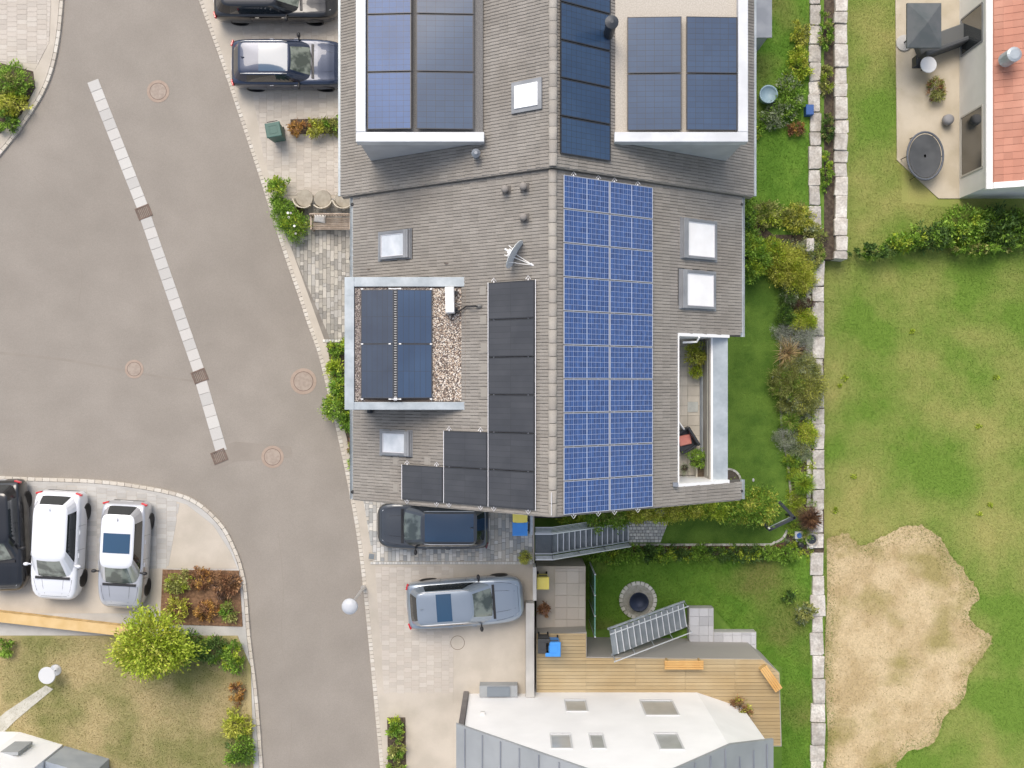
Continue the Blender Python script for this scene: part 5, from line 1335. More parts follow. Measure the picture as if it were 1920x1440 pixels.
# small objects in the corner of the bed
t = thing('garden_box', 'pale box with a round blue dish in the bottom corner of the bed', 'box', (*P(1497,1003,ZG+.2), ZG)); MB().bbox((0,0,.15),(.34,.32,.3),.02).build('body', pm('pale_box', (.45,.47,.48), rough=.7), t); MB().lathe([(.05,.30),(.10,.31),(.11,.34),(.08,.34),(.03,.32)],16).build('dish', blueC, t)
t = thing('watering_can', 'black watering can beside the box in the bottom corner of the bed', 'watering can', (*P(1502,1022,ZG+.2), ZG)); MB().lathe([(.11,0),(.13,.04),(.13,.22),(.06,.25)],14).build('body', blackP, t); MB().tube([(.12,0,.06),(.24,.03,.2),(.30,.04,.28)],.016,6).build('spout', blackP, t); MB().tube([(-.12,0,.08),(-.2,0,.2),(-.05,0,.33),(.05,0,.25)],.012,6).build('handle', blackP, t)
t = thing('stone_bowl', 'round grey stone bowl on the wall end in the bottom corner', 'bowl', (*P(1521,1011,ZG+.2), ZG)); MB().lathe([(.16,0),(.24,.10),(.28,.30),(.24,.32),(.21,.26),(.05,.22)],22).build('rim', pm('stone_ring', (.34,.31,.27), (.44,.41,.36), scale=12, rough=.9), t); MB().lathe([(.20,.2),(.20,.27)],18).build('water', glassD, t)
t = thing('garden_lantern', 'small white stone lantern below the round bowl', 'lantern', (*P(1521,1024,ZG+.2), ZG)); MB().bbox((0,0,.04),(.26,.24,.08),.02).build('base', whiteP, t); MB().lathe([(.09,.08),(.07,.2),(.12,.24),(.03,.34)],10).build('top', pm('lantern_stone',(.60,.58,.54),rough=.8), t)
t = thing('stone_plate', 'grey flat stone between box and watering can', 'stone', (*P(1499,1013,ZG+.1), ZG)); MB().bbox((0,0,.05),(.30,.16,.1),.02).build('slab', steel, t)

rngc = np.random.default_rng(9); gc = {'green': [], 'sage': [], 'lime': []}
for k in range(330):
    px_, py_ = rngc.uniform(1466, 1524), rngc.uniform(450, 1020)
    if k > 250: px_, py_ = rngc.uniform(1185, 1520), rngc.uniform(1031, 1046)
    x_, y_ = P(px_, py_, ZG)
    if not inpoly(np.array([x_]), np.array([y_]), bedw)[0]: continue
    r_ = rngc.uniform(.10, .24); v_ = foliage(r_, r_, .18, 90, .07, .03, rngc, z0=.01)+np.array([x_, y_, ZG]); gc[['green','sage','lime'][k % 3]].append(v_)
for k, v_ in gc.items(): tag(link('ground_cover', np_mesh('ground_cover', np.concatenate(v_), 4, 4, LF[k])), 'low ground cover plants filling the garden bed', None, kind='stuff')
# shrubs of the bed: (px,py,r,ry,h,mat,top,L,W,style,label)
bed = [
 (1408,480,24,38,1.7,'green','lime',.14,.06,'leaf','broad-leaved green shrub hugging the gutter corner at the top of the lawn'),
 (1401,400,12,36,1.9,'green','dark',.10,.045,'leaf','narrow green climber beside the upper right gutter'),
 (1440,470,24,20,1.1,'lime','green',.10,.04,'leaf','lime shrub over the upper curve of the lawn edging'),
 (1470,490,30,28,1.2,'yellow','lime',.09,.035,'leaf','bright yellow-green shrub at the top of the bed'),
 (1500,510,24,32,1.1,'yellow','lime',.10,.025,'leaf','golden feathery shrub beside the first wall stones'),
 (1512,470,18,16,.8,'sage','olive',.08,.03,'leaf','thin sage plant around the pale rock at the top of the bed'),
 (1532,478,10,20,.6,'olive','green',.08,.03,'leaf','low olive plant at the very top end of the stone wall'),
 (1484,555,16,18,.6,'dark','sage',.08,.03,'leaf','dark low shrub right of the edging bend'),
 (1500,572,18,12,.6,'brown','sage',.08,.02,'leaf','twiggy brownish plant above the lime conifer'),
 (1476,590,14,16,.7,'dark','green',.06,.025,'leaf','dark green cushion plant left of the lime conifer'),
 (1508,598,20,16,.8,'lime','yellow',.08,.028,'leaf','small lime conifer in the upper bed'),
 (1496,628,32,20,.5,'grey','sage',.05,.018,'leaf','silver grey cushion plant next to the wall'),
 (1490,662,20,14,.5,'brown','olive',.07,.02,'leaf','straggly brown stems behind the straw grass'),
 (1500,690,30,22,1.0,'olive','sage',.10,.022,'leaf','olive fine-leaved shrub below the straw grass'),
 (1482,722,26,24,1.2,'olive','green',.11,.024,'leaf','large olive shrub bulging over the lawn edge'),
 (1515,728,28,30,1.2,'olive','yellow',.11,.022,'leaf','tall olive-yellow shrub overhanging the stone wall'),
 (1495,758,26,16,.9,'olive','sage',.10,.022,'leaf','lower olive shrub above the green grass clump'),
 (1478,822,18,18,.5,'sage','grey',.06,.018,'leaf','grey-green cushion left in the middle bed'),
 (1512,812,18,15,.6,'lime','yellow',.08,.03,'leaf','lime shrub leaning on the middle of the wall'),
 (1500,845,16,14,.5,'sage','olive',.07,.02,'leaf','sage coloured low plant in the middle bed'),
 (1488,862,14,12,.4,'green','lime',.06,.03,'leaf','small green plant beside the reddish mulch'),
 (1490,890,11,10,.35,'lime','green',.05,.025,'leaf','tiny round lime plant by the edging'),
 (1492,938,13,14,.45,'lime','olive',.06,.03,'leaf','lime cushion plant below the big grass'),
 (1500,960,12,10,.4,'olive','yellow',.06,.02,'leaf','small olive plant above the brown twigs'),
 (1488,985,10,14,.4,'green','lime',.06,.03,'leaf','bright low leaves beside the dark frame'),
 (1487,1021,7,6,.25,'lime','green',.05,.025,'leaf','tiny lime tuft in the bottom corner bed'),
 (1508,1004,9,12,.4,'green','olive',.06,.03,'leaf','green tuft between box and stone bowl'),
]
for (px,py,r,ry,h,mt,tp,L_,W_,sty,lab) in bed: plant('shrub', lab, 'shrub', px, py, ZG, r, h, mt, ry=ry, L=L_, W=W_, top=tp, group='shrubs of the garden bed')
plant('ornamental_grass', 'straw coloured grass clump fanning out over the lawn edge', 'grass clump', 1478, 662, ZG, 37, .8, 'straw', n=150, W=.022, style='blade')
plant('ornamental_grass', 'green grass clump with dark centre above the grey-green cushion', 'grass clump', 1480, 790, ZG, 24, .6, 'green', n=300, W=.022, style='blade', top='olive')
plant('ornamental_grass', 'large spiky yellow-green grass clump in the lower bed', 'grass clump', 1506, 908, ZG, 28, .9, 'green', n=520, W=.020, style='blade', top='lime')
plant('twig_bush', 'dark brown bare twig bush leaning over the lower wall', 'bush', 1518, 972, ZG, 29, 1.1, 'brown', n=700, W=.016, style='blade', top='rust')
x, y = P(1514, 462, ZG+.3); o = thing('garden_rock', 'rough white rock among the shrubs at the top of the bed', 'rock', (x, y, ZG)); r_ = rockblock(x-.16, x+.16, y-.28, y+.28, ZG, ZG+.75, o, 'rock_face')
# hedge of shrubs along the south gable
sg = [(1075,973,26,11,2.2,'lime','green','feathery green shrub overhanging the top of the stairs'),
 (1112,972,28,20,2.3,'green','yellow','green shrub drooping over the middle of the stairs'),
 (1150,970,30,20,2.3,'green','olive','green shrub over the lower stairs'),
 (1196,964,30,14,2.2,'yellow','lime','yellow-green shrub at the start of the garden path'),
 (1245,962,36,17,2.3,'yellow','lime','bright yellow shrub beside the garden path'),
 (1290,956,32,14,2.3,'yellow','green','yellow shrub in the middle of the gable wall'),
 (1345,952,32,20,2.5,'lime','green','green shrub below the lower roof corner'),
 (1392,948,38,30,2.7,'green','yellow','large green shrub at the lower roof corner'),
 (1430,950,30,28,2.5,'green','yellow','outermost green shrub beside the dark frame')]
for (px,py,r,ry,h,mt,tp,lab) in sg: plant('shrub', lab, 'shrub', px, py, ZG, r, h, mt, ry=ry, L=.13, W=.045, top=tp, group='shrubs along the gable wall', spread=.28)
# low hedge plants between the two gardens
rowpx = [1120,1150,1182,1215,1247,1280,1312,1345,1378,1410,1442,1475]
words = ['at the foot of the stairs','just right of the stair foot','below the path start','below the path end','below the left lawn part','under the left mulch strip','at the centre of the mulch strip','right of the hedge centre','under the dark frame side','left of the edging curve','under the edging curve','at its right end near the wall']
for px, wd in zip(rowpx, words):
    plant('hedge_plant', 'leafy low hedge plant '+wd, 'hedge', px, 1039+random.uniform(-2,2)+(3 if px < 1190 else 0), ZG, 20, .7, 'green' if random.random() < .6 else 'dark', ry=12, L=.11, W=.05, top='lime' if random.random() < .5 else 'green', group='low hedge between the gardens', spread=.3)

# front bed shrubs
fb = [(628,655,12,11,.6,'green','lime','small green shrub at the top of the front bed'),(650,650,12,12,.7,'lime','green','lime shrub tucked beside the dormer corner'),
 (628,690,14,16,.9,'lime','green','lime shrub by the kerb under the dormer'),(640,727,20,18,1.2,'green','lime','green shrub bulging over the kerb'),
 (628,762,22,22,1.4,'green','lime','large bushy shrub reaching over the road edge'),(655,790,16,18,1.2,'green','dark','dark leafy shrub below the dormer corner'),
 (660,765,12,14,1.0,'dark','green','dark inner shrub against the house'),(660,868,6,14,.4,'lime','green','narrow lime plant at the lower end of the front bed'),(658,835,5,10,.3,'olive','rust','dry small plant in the narrow part of the bed')]
for (px,py,r,ry,h,mt,tp,lab) in fb: plant('shrub', lab, 'shrub', px, py, 0.01, r, h, mt, ry=ry, L=.12, W=.05, top=tp, group='shrubs of the front bed', spread=.26)
plant('shrub', 'rounded light green shrub with white blossoms beside the bench', 'shrub', 548, 420, .02, 27, 1.0, 'green', ry=26, L=.07, W=.035, top='lime', flowers=5)
plant('shrub', 'green shrub above the white-flowering one at the kerb', 'shrub', 528, 392, .02, 20, .9, 'green', ry=20, L=.08, W=.04, top='green')
plant('shrub', 'bright green shrub at the corner of the upper driveway', 'shrub', 518, 355, .02, 18, 1.0, 'green', ry=24, L=.10, W=.05, top='lime')

# ================================================================== NORTHERN NEIGHBOUR (row house)
XN, ZN, HN = 1.19, 10.5, 6.93; YN0, YN1 = 6.34, 24
nb = thing('terraced_house', 'grey tiled row house above with wide flat dormers and blue roof panels', 'house', (XN, 15, 0))
w2 = MB(); znf = lambda x: zroof(x, XN, ZN)-.3
prof = [(XN-HN+.4, ZM), (XN-HN+.4, znf(XN-HN+.4)), (XN, znf(XN)), (XN+HN-.4, znf(XN+HN-.4)), (XN+HN-.4, ZM)]
n = 5; w2.add([(x, YN0+.02, z) for x, z in prof]+[(x, YN1, z) for x, z in prof], [tuple(range(n)), tuple(range(2*n-1, n-1, -1))]+[(i, i+n, (i+1)%n+n, (i+1)%n) for i in range(n)])
w2.buildw('wall', white, nb)
for s_ in (-1, 1):
    mb = MB(); xa, xb = XN, XN+s_*HN; za, zb = zroof(xa, XN, ZN), zroof(xb, XN, ZN); ya, yb = YN0-.03, YN0+.019
    mb.add([(xa,ya,za+.03),(xb,ya,zb+.03),(xb,yb,zb+.03),(xa,yb,za+.03),(xa,ya,za-.40),(xb,ya,zb-.40),(xb,yb,zb-.40),(xa,yb,za-.40)], [(0,1,2,3),(7,6,5,4),(0,4,5,1),(1,5,6,2),(2,6,7,3),(3,7,4,0)]); mb.buildw('verge_board', tileL, nb)
rd = MB(); deck(rd, XN-HN, XN, YN0, YN1, xr=XN, zr=ZN); deck(rd, XN, XN+HN, YN0, YN1, xr=XN, zr=ZN); nroof = rd.buildw('roof', tileD, nb)
NZ = 9.55; nxL0, nxL1 = P(667,0,NZ)[0], P(908,0,NZ)[0]; nyb = P(0,266,NZ)[1]; nxR0, nxR1 = P(1152,0,NZ)[0], P(1403,0,NZ)[0]
tiles(nroof, -1, XN, ZN, HN, YN0, YN1-10, lambda x, y: (x < nxL1-.2 and x > nxL0+.1 and y > nyb+.2), 0)
tiles(nroof, 1, XN, ZN, HN, YN0, YN1-10, lambda x, y: (x > nxR0+.2 and x < nxR1-.1 and y > nyb+.2), 0)
ridge(nroof, XN, ZN, YN0, YN1-10)
mb = MB(); 
for s_ in (-1, 1): mb.box((XN+s_*(HN+.06), (YN0+YN1)/2, ZN-HN*TAN-.02), (.12, YN1-YN0, .10))
mb.buildw('rain_gutter', zinc, nb)
def nb_dormer(x0, x1, y0, y1, inner):
    d_ = MB(); d_.slab(x0+.06, x1-.06, y0+.06, y1, 6, NZ-.25); o = d_.buildw('dormer', pm('dormer_side_sheet', (.40,.41,.42), (.46,.47,.48), rough=.6), nb)
    c = MB(); e = .30; out_left = inner > 0     # parapet on outer side and lower end
    if out_left: c.slab(x0, x0+e, y0+e+.001, y1, NZ-.4, NZ)
    else: c.slab(x1-e, x1, y0+e+.001, y1, NZ-.4, NZ)
    c.slab(x0, x1, y0, y0+e, NZ-.4, NZ); buildsub(c, 'dormer_coping', pm('pale_zinc', (.52,.54,.56), (.60,.62,.64), rough=.45, metal=.15, dirt=.05), o, bevel=.02)
    g_ = MB(); g_.slab(x0+e+.002 if out_left else x0+.05, x1-.05 if out_left else x1-e-.002, y0+e+.002, y1, NZ-.3, NZ-.22); buildsub(g_, 'roof_cover', pm('grey_gravel', (.13,.13,.13), (.20,.195,.19), scale=30, rough=.95) if out_left else pm('pale_gravel', (.42,.38,.32), (.52,.48,.42), scale=30, rough=.95), o)
    return o
nb_dormer(nxL0, nxL1, nyb, YN1-6, 1); nb_dormer(nxR0, nxR1, nyb, YN1-6, -1)
# neighbour panels
def npanel(x0, x1, y0, y1, z, til, cell, label, frame=aluW, back=backK, nx=6, ny=10, sl=None):
    t = panel_proto('solar_panel', label, 'solar panel', abs(x1-x0)/math.cos(til), y1-y0, .035, frame, back, cell, nx, ny, gap=.010, fw=.015)
    if til >= 0: t.location = (x0, y0, z); t.rotation_euler = (0, til, 0)
    return t
def tiltpanels(pxa, pxb, ys_, z, rise, cell, desc, group, nx=6, ny=10):
    for i in range(len(ys_)-1):
        xa_, xb_ = P(pxa,0,z)[0], P(pxb,0,z)[0]; y1_, y0_ = P(0,ys_[i],z)[1], P(0,ys_[i+1],z)[1]
        til = math.atan2(abs(rise), xb_-xa_)
        t = panel_proto('solar_panel', desc+', '+['lowest','second from below','third from below','topmost visible'][len(ys_)-2-i], 'solar panel', (xb_-xa_)/math.cos(til), y1_-y0_-.03, .035, blackFrame, backK, cell, nx, ny, gap=.008, fw=.015)
        t['group'] = group
        t.location = (xa_, y0_+.015, z+(rise if rise > 0 else 0)); t.rotation_euler = (0, til if rise > 0 else -til, 0)
tiltpanels(689, 772, [-80,28,136,244], NZ-.12, -.08, cellN, 'bright blue panel of the left neighbour dormer', 'panels on the left neighbour dormer')
tiltpanels(781, 888, [-80,28,136,244], NZ-.12, .08, cellB, 'dark blue panel of the left neighbour dormer', 'panels on the left neighbour dormer')
tiltpanels(1176, 1277, [32,139,246], NZ-.12, -.06, cellB, 'dark panel left of centre on the right neighbour dormer', 'panels on the right neighbour dormer')
tiltpanels(1286, 1382, [32,139,246], NZ-.12, .06, cellB, 'dark panel right of centre on the right neighbour dormer', 'panels on the right neighbour dormer')
xa3 = hit(1050,150,.14,XN,ZN)[0]; xb3 = hit(1144,150,.14,XN,ZN)[0]; yb3 = P(0,288,zroof(xa3,XN,ZN)+.1)[1]
for i in range(5):
    t = panel_proto('solar_panel', 'slate blue panel in the ridge strip of the neighbour roof, %s from its lower end' % ordn[i], 'solar panel', (xb3-xa3)/COS, 1.08, .04, blackFrame, backK, cellB, 10, 6, gap=.008)
    t['group'] = 'ridge strip panels on the neighbour roof'
    t.location = (xa3, yb3+i*1.11, zroof(xa3,XN,ZN)+.11); t.rotation_euler = (0, TH, 0)
x, y, z = hit(990,179,.1,XN,ZN); o = link('skylight', MB().slab(-.52,.52,-.46,.46,.03,.10).mesh('skylight', flash), nb); o.location = Vector((x,y,zroof(x,XN,ZN)+.03))-nb.location; o.rotation_euler = (0,TH,math.pi)
MB().slab(-.40,.40,-.34,.34,.10,.13).build('pane', pm('bright_pane', (.82,.83,.84), rough=.1, coat=1), o)
x, y, z = hit(1120,60,.1,XN,ZN); mb = MB(); mb.lathe([(.16,0),(.16,.9),(.2,.92),(.2,1.0),(.05,1.05)], 16, (x+.35,y,z-.2)); mb.buildw('chimney_flue', darkM, nb)
x, y, z = hit(893,292,.1,XN,ZN); mb = MB(); mb.lathe([(.1,0),(.1,.4),(.14,.42),(.05,.5)], 12, (x,y,z-.1)); mb.buildw('vent_pipe', zincD, nb)
window(nb, XN-HN+.4, 8.5, 1.6, 1.4, 1.3, -1); window(nb, XN-HN+.4, 12, 4.4, 1.4, 1.3, -1); window(nb, XN+HN-.4, 9, -1.9, 2.2, 2.1, 1); window(nb, XN+HN-.4, 9, 1.4, 1.6, 1.4, 1)

# ================================================================== SOUTHERN NEIGHBOUR
SX0, SX1, SY, SXR, SZE, SZA = -1.72, 9.30, -12.42, 3.80, 4.0, 9.1     # left/right corner, front, ridge, eave and apex heights
sh = thing('gabled_house', 'neighbour house with white gable front and grey roof at the bottom of the photo', 'house', (SXR, -17, 0))
def shz(x): return SZA-abs(x-SXR)*((SZA-SZE)/(SXR-SX0) if x < SXR else (SZA-SZE)/(SX1-SXR))
mb = MB(); XD, YD = 7.45, -13.05
front = [(SX0,SY),(XD,SY),(SX1,YD)]; back = -24
for (xa, ya), (xb, yb) in zip(front[:-1], front[1:]):
    xs = [xa]+([SXR] if xa < SXR < xb else [])+[xb]; lp = [(xa, ya, ZG)]+[(x, ya+(yb-ya)*(x-xa)/(xb-xa), shz(x)-.12) for x in xs]+[(xb, yb, ZG)]
    n = len(lp); mb.add(lp+[(x, back, z) for x, y, z in lp], [tuple(range(n)), tuple(range(2*n-1, n-1, -1))]+[(i, i+n, (i+1)%n+n, (i+1)%n) for i in range(n)])
whf = pm('white_facade', (.84,.845,.85), (.88,.885,.89), scale=.7, rough=.75, dirt=.05)
mb.buildw('wall', whf, sh)
for (xa, xb) in ((SX0-.30, SXR), (SXR, SX1+.12)):
    za, zb = shz(xa), shz(xb); yf = [SY+.12, SY+.12 if xb == SXR else YD+.25]; mb = MB()
    ff = [(xa, yf[0], za), (xb, yf[1], zb)] if xb == SXR else [(xa, SY+.12, za), (XD, SY+.12, shz(XD)), (xb, yf[1], zb)]
    lp = ff+[(xb, back, zb), (xa, back, za)]; n = len(lp)
    mb.add([(x, y, z+.02) for x, y, z in lp]+[(x, y, z-.12) for x, y, z in lp], [tuple(range(n))[::-1], tuple(range(n, 2*n))]+[(i, i+1 if i+1 < n else 0, (i+1)%n+n, i+n) for i in range(n)])
    rfo_ = mb.buildw('roof', greyClad, sh)
    k = 0; sm = 0
    for q in range(9):
        x = xa+(xb-xa)*(q+.5)/9
        c = MB(); z = shz(x)+.03; y0_ = SY+.05 if x < XD else YD+.2; c.slab(x-.02, x+.02, back, y0_, z, z+.04)
        off = sh.location; c.v = [(a_-off.x,b_-off.y,c_-off.z) for a_,b_,c_ in c.v]; c.build('roof_seam', zincD, rfo_)
def nwin(px, py, w_, h_, name='window'):
    z = H-(-SY)*F/(py-720)
    x = (px-960)*(H-z)/F; yy = SY
    fr = MB(); t_ = .06
    fr.slab(x-w_/2, x+w_/2, yy, yy+.04, z+h_/2-t_, z+h_/2); fr.slab(x-w_/2, x+w_/2, yy, yy+.07, z-h_/2, z-h_/2+t_)
    for s_ in (-1, 1): fr.slab(x+s_*(w_/2-t_/2)-t_/2, x+s_*(w_/2-t_/2)+t_/2, yy, yy+.04, z-h_/2+t_+.001, z+h_/2-t_-.001)
    o = fr.buildw(name, pm('pale_window_frame', (.55,.56,.57), rough=.5), sh)
    q = MB().slab(x-w_/2+t_, x+w_/2-t_, yy, yy+.02, z-h_/2+t_, z+h_/2-t_); off = sh.location; q.v = [(a_-off.x,b_-off.y,c_-off.z) for a_,b_,c_ in q.v]
    q.build('pane', pm('grey_blind_pane', (.33,.34,.33), (.40,.41,.40), rough=.3, coat=.5), o)
nwin(1080,1324,.85,1.3); nwin(1052,1391,.75,1.35); nwin(1120,1391,.52,1.35); nwin(1254,1391,.85,1.5); nwin(1236,1328,1.3,1.7)
x, y = P(905,1347,2.4); mb = MB(); mb.box((x-.0, SY+.05, 2.4), (.16,.10,.16)); mb.buildw('wall_lamp', pm('pale_vent', (.6,.6,.59), rough=.6), sh)
x, y = P(935,1288,0); t = thing('entrance_canopy', 'slate grey canopy and planter against the white gable front', 'canopy', (x, SY+.02, 0))
MB().slab(-.75,.75,.0,.45,.0,.5).build('planter', greyClad, t); MB().slab(-.45,.45,.05,.42,.501,.58).build('cover', pm('canopy_slate', (.17,.20,.23), rough=.5), t)
t = thing('downpipe_column', 'dark corner cladding column at the left end of the white gable front', 'column', (SX0-.12, SY-.35, 0)); MB().slab(-.10,.10,-.4,.45,0,3.8).build('casing', pm('dark_cladding', (.13,.12,.12), (.18,.17,.17), rough=.6), t)
# wooden deck (upper terrace) boards
dz = -.15; dpoly = PP([(1005,1190),(1100,1186),(1100,1232),(1430,1236),(1462,1262),(1466,1400),(1380,1400),(1380,1330),(1005,1330)], dz)
root = MB().prism(dpoly, ZG, dz-.03); root = root.build('wooden_deck', pm('deck_base', (.36,.34,.31), rough=.9)); tag(root, 'wide tan larch deck along the white-roofed house', 'deck')
bd = MB(); y = min(p[1] for p in dpoly); yt_ = max(p[1] for p in dpoly)
conv = [PP([(1006,1188),(1099,1188),(1099,1329),(1006,1329)], dz), PP([(1099,1233),(1430,1237),(1461,1262),(1464,1398),(1381,1398),(1381,1329),(1099,1329)], dz)]
while y < yt_:
    for cv in (conv[0], PP([(1099,1234),(1430,1237),(1461,1262),(1462,1329),(1099,1329)], dz), PP([(1381,1330),(1462,1330),(1464,1398),(1381,1398)], dz)):
        xx0 = min(p[0] for p in cv); 
        for seg in range(6):
            q = clip([(xx0+seg*2.0+.002,y+.006),(xx0+seg*2.0+1.995,y+.006),(xx0+seg*2.0+1.995,y+.138),(xx0+seg*2.0+.002,y+.138)], cv)
            if q and area(q) > .01: bd.prism(q, dz-.03, dz+random.uniform(-.002,.002), .003)
    y += .144
tag(bd.build('deck_boards', pm('deck_board', (.36,.26,.13), (.44,.35,.21), scale=.35, rough=.75, rnd=.10, fine=.08), root), kind='stuff')
for (px, py, s1, s2, rz, lab) in ((1282,1246,1.55,.36,0,'orange-tan bench along the edge of the wooden deck'),(1445,1272,1.1,.34,-55,'curved orange-tan bench at the deck corner')):
    x, y = P(px, py, .2); t = thing('deck_bench', lab, 'bench', (x, y, dz), (0,0,R(rz)))
    for k in range(4): MB().bbox((0,-s2/2+.045+k*s2/4,.42),(s1,s2/4-.012,.03),.004).build('slat', pm('orange_wood', (.55,.30,.09), (.62,.38,.14), rough=.6), t)
    for s_ in (-1, 1): MB().box((s_*s1*.42,0,.20),(.06,s2*.9,.40)).build('leg', woodO, t)
# neighbour stairs
t = thing('outdoor_stairs', 'blurred blue-grey steel stairs from the wooden deck to the lower lawn', 'stairs', (*P(1222,1176,-1.6), -1.6), (0,0,R(8)))
for i in range(13):
    zz = 1.35-i*.21; tr_ = MB().box((-1.75+i*.27,0,zz),(.22,1.0,.04)).build('tread', grate, t); MB().box((-1.75+i*.27+.12,0,zz+.005),(.035,1.0,.05)).build('nosing', steelW, tr_)
for s_ in (-1, 1):
    MB().tube([(-1.9,s_*.55,1.3+.9),(1.7,s_*.55,-1.3+.9)],.025,6).build('rail', steelW, t); MB().tube([(-1.9,s_*.53,1.3),(1.7,s_*.53,-1.4)],.05,6).build('stringer', steel, t)
    for k in range(5): MB().tube([(-1.85+k*.88,s_*.55,1.3-k*.64),(-1.85+k*.88,s_*.55,2.2-k*.64)],.018,6).build('post', steel, t)
pg = pm('grey_patio_slab', None, palette=[(.46,.46,.47),(.50,.50,.51),(.43,.43,.44),(.53,.53,.54)], rough=.85, fine=.05)
m = MB(); m.prism(PP([(1292,1140),(1338,1140),(1338,1185),(1418,1185),(1418,1244),(1310,1244),(1292,1200)], ZG+.5), ZG-.01, ZG+.5); o = struct('stone_platform', m, concreteG)
sl_ = MB()
for cv in (PP([(1293,1141),(1337,1141),(1337,1243),(1312,1243),(1293,1200)], ZG+.5), PP([(1338,1186),(1417,1186),(1417,1243),(1338,1243)], ZG+.5)):
    x = min(p[0] for p in cv)
    while x < max(p[0] for p in cv):
        y = min(p[1] for p in cv)
        while y < max(p[1] for p in cv):
            q = clip([(x+.005,y+.005),(x+.395,y+.005),(x+.395,y+.395),(x+.005,y+.395)], cv)
            if q and area(q) > .01: sl_.prism(q, ZG+.5, ZG+.53, .004)
            y += .4
        x += .4
tag(sl_.build('platform_slabs', pg, o), kind='stuff')
# round patio with fire bowl
cx, cy = P(1196,1125,ZG); o = MB().lathe([(.66,0),(.66,.03),(.1,.03)], 36, (0,0,0)); o = struct('round_patio', o, pm('round_patio', (.36,.34,.30), (.44,.42,.38), scale=6, rough=.9, fine=.1)); o.location = (cx,cy,ZG+.008)
for k in range(24):
    a = k*2*math.pi/24; link('patio_stone', MATS and MB().bbox((0,0,.03),(.17,.16,.07),.01).mesh('patio_stone', edgeM), o, (math.cos(a)*.74, math.sin(a)*.74, 0), (0,0,a+math.pi/2))
t = thing('fire_bowl', 'dark round fire bowl on the small round patio', 'fire bowl', (cx,cy,ZG+.04)); MB().lathe([(.1,.12),(.3,.18),(.42,.36),(.39,.36),(.28,.22),(.05,.18)],24).build('bowl', pm('blue_black_steel',(.03,.04,.07),rough=.5,metal=.5), t, smooth=True)
for a in (0,2.1,4.2): MB().tube([(math.cos(a)*.25,math.sin(a)*.25,.18),(math.cos(a)*.33,math.sin(a)*.33,0)],.018,6).build('leg', blackP, t)
# lower side path with green glass screen
pz = ZG+2.0
m = MB(); m.prism(PP([(1006,1062),(1098,1062),(1098,1186),(1006,1186)], pz), ZM, pz-.01); o = struct('side_terrace', m, concrete)
sl_ = MB(); cv = PP([(1040,1066),(1097,1066),(1097,1184),(1040,1184)], pz); x = min(p[0] for p in cv)
while x < max(p[0] for p in cv)-.05:
    y = min(p[1] for p in cv)
    while y < max(p[1] for p in cv)-.05:
        q = clip([(x+.005,y+.005),(x+.495,y+.005),(x+.495,y+.495),(x+.005,y+.495)], cv)
        if q and area(q) > .01: sl_.prism(q, pz-.01, pz+.02, .004)
        y += .5
    x += .5
tag(sl_.build('side_slabs', slabB, o), kind='stuff')
t = thing('glass_screen', 'green tinted glass screen beside the neighbour side terrace', 'screen', (*P(1112,1125,pz), ZG)); 
for k in range(3): MB().slab(-.02,.02,-1.25+k*.84,-1.25+k*.84+.80,.1,2.9).build('pane', tealG, t)
for k in range(4): MB().box((0,-1.27+k*.84,1.5),(.06,.04,3.0)).build('post', steel, t)
m = MB(); t = thing('plant_pot', 'brown clay pot below the yellow bin', 'pot', (*P(1020,1140,pz+.2), pz)); MB().lathe([(.15,0),(.22,.34),(.24,.36),(.19,.36)],16).build('body', pm('clay',(.40,.22,.15),rough=.9), t); tag(link('leaves', np_mesh('f', foliage(.25,.25,.4,300,.1,.05,np.random.default_rng(3)),4,4,LF['rust']), t, (0,0,.3)), kind='stuff')
# neighbour lawn
nl = PP([(1102,1046),(1518,1040),(1522,1600),(1466,1600),(1466,1250),(1420,1240),(1335,1136),(1280,1150),(1150,1180),(1102,1180)], ZG)
m = MB(); m.prism(nl, ZG-.01, ZG+.007); struct('neighbour_lawn', m, grassN)
grass('grass', 'bright green grass of the neighbour lawn below', [nl], ZG+.005, 60000, bladeN, L=.06, W=.016, seed=12)
w3 = thing('stone_wall', 'pale stone wall along the lower neighbour garden', 'wall', (P(1535,0,ZG)[0], P(0,1250,ZG)[1], ZM)); yy = 1036
while yy < 1500:
    ln_ = random.uniform(26,48); rockblock(P(1522+random.uniform(-2,2),0,zt_)[0], P(1547+random.uniform(-3,2),0,zt_)[0], P(0,yy+ln_-.8,zt_)[1], P(0,yy,zt_)[1], ZM, zt_+random.uniform(-.05,.05), w3); yy += ln_
for (px,py,r,h,mt,tp,lab) in ((1505,1150,18,.6,'olive','sage','olive shrub beside the lower stone wall'),(1392,1330,16,.8,'rust','yellow','rusty potted plant on the deck corner'),(1215,1322,9,.4,'rust','olive','left brownish plant in front of the white gable'),(1262,1322,9,.4,'rust','olive','right brownish plant in front of the white gable'),(1345,1310,14,.7,'orange','olive','orange leaved plant on the deck'),(1480,1120,12,.4,'dark','green','small dark shrub in the neighbour lawn edge')):
    zz = dz if px in (1240, 1392, 1350) else ZG; plant('shrub', lab, 'shrub', px, py, zz, r, h, mt, L=.12, W=.05, top=tp)

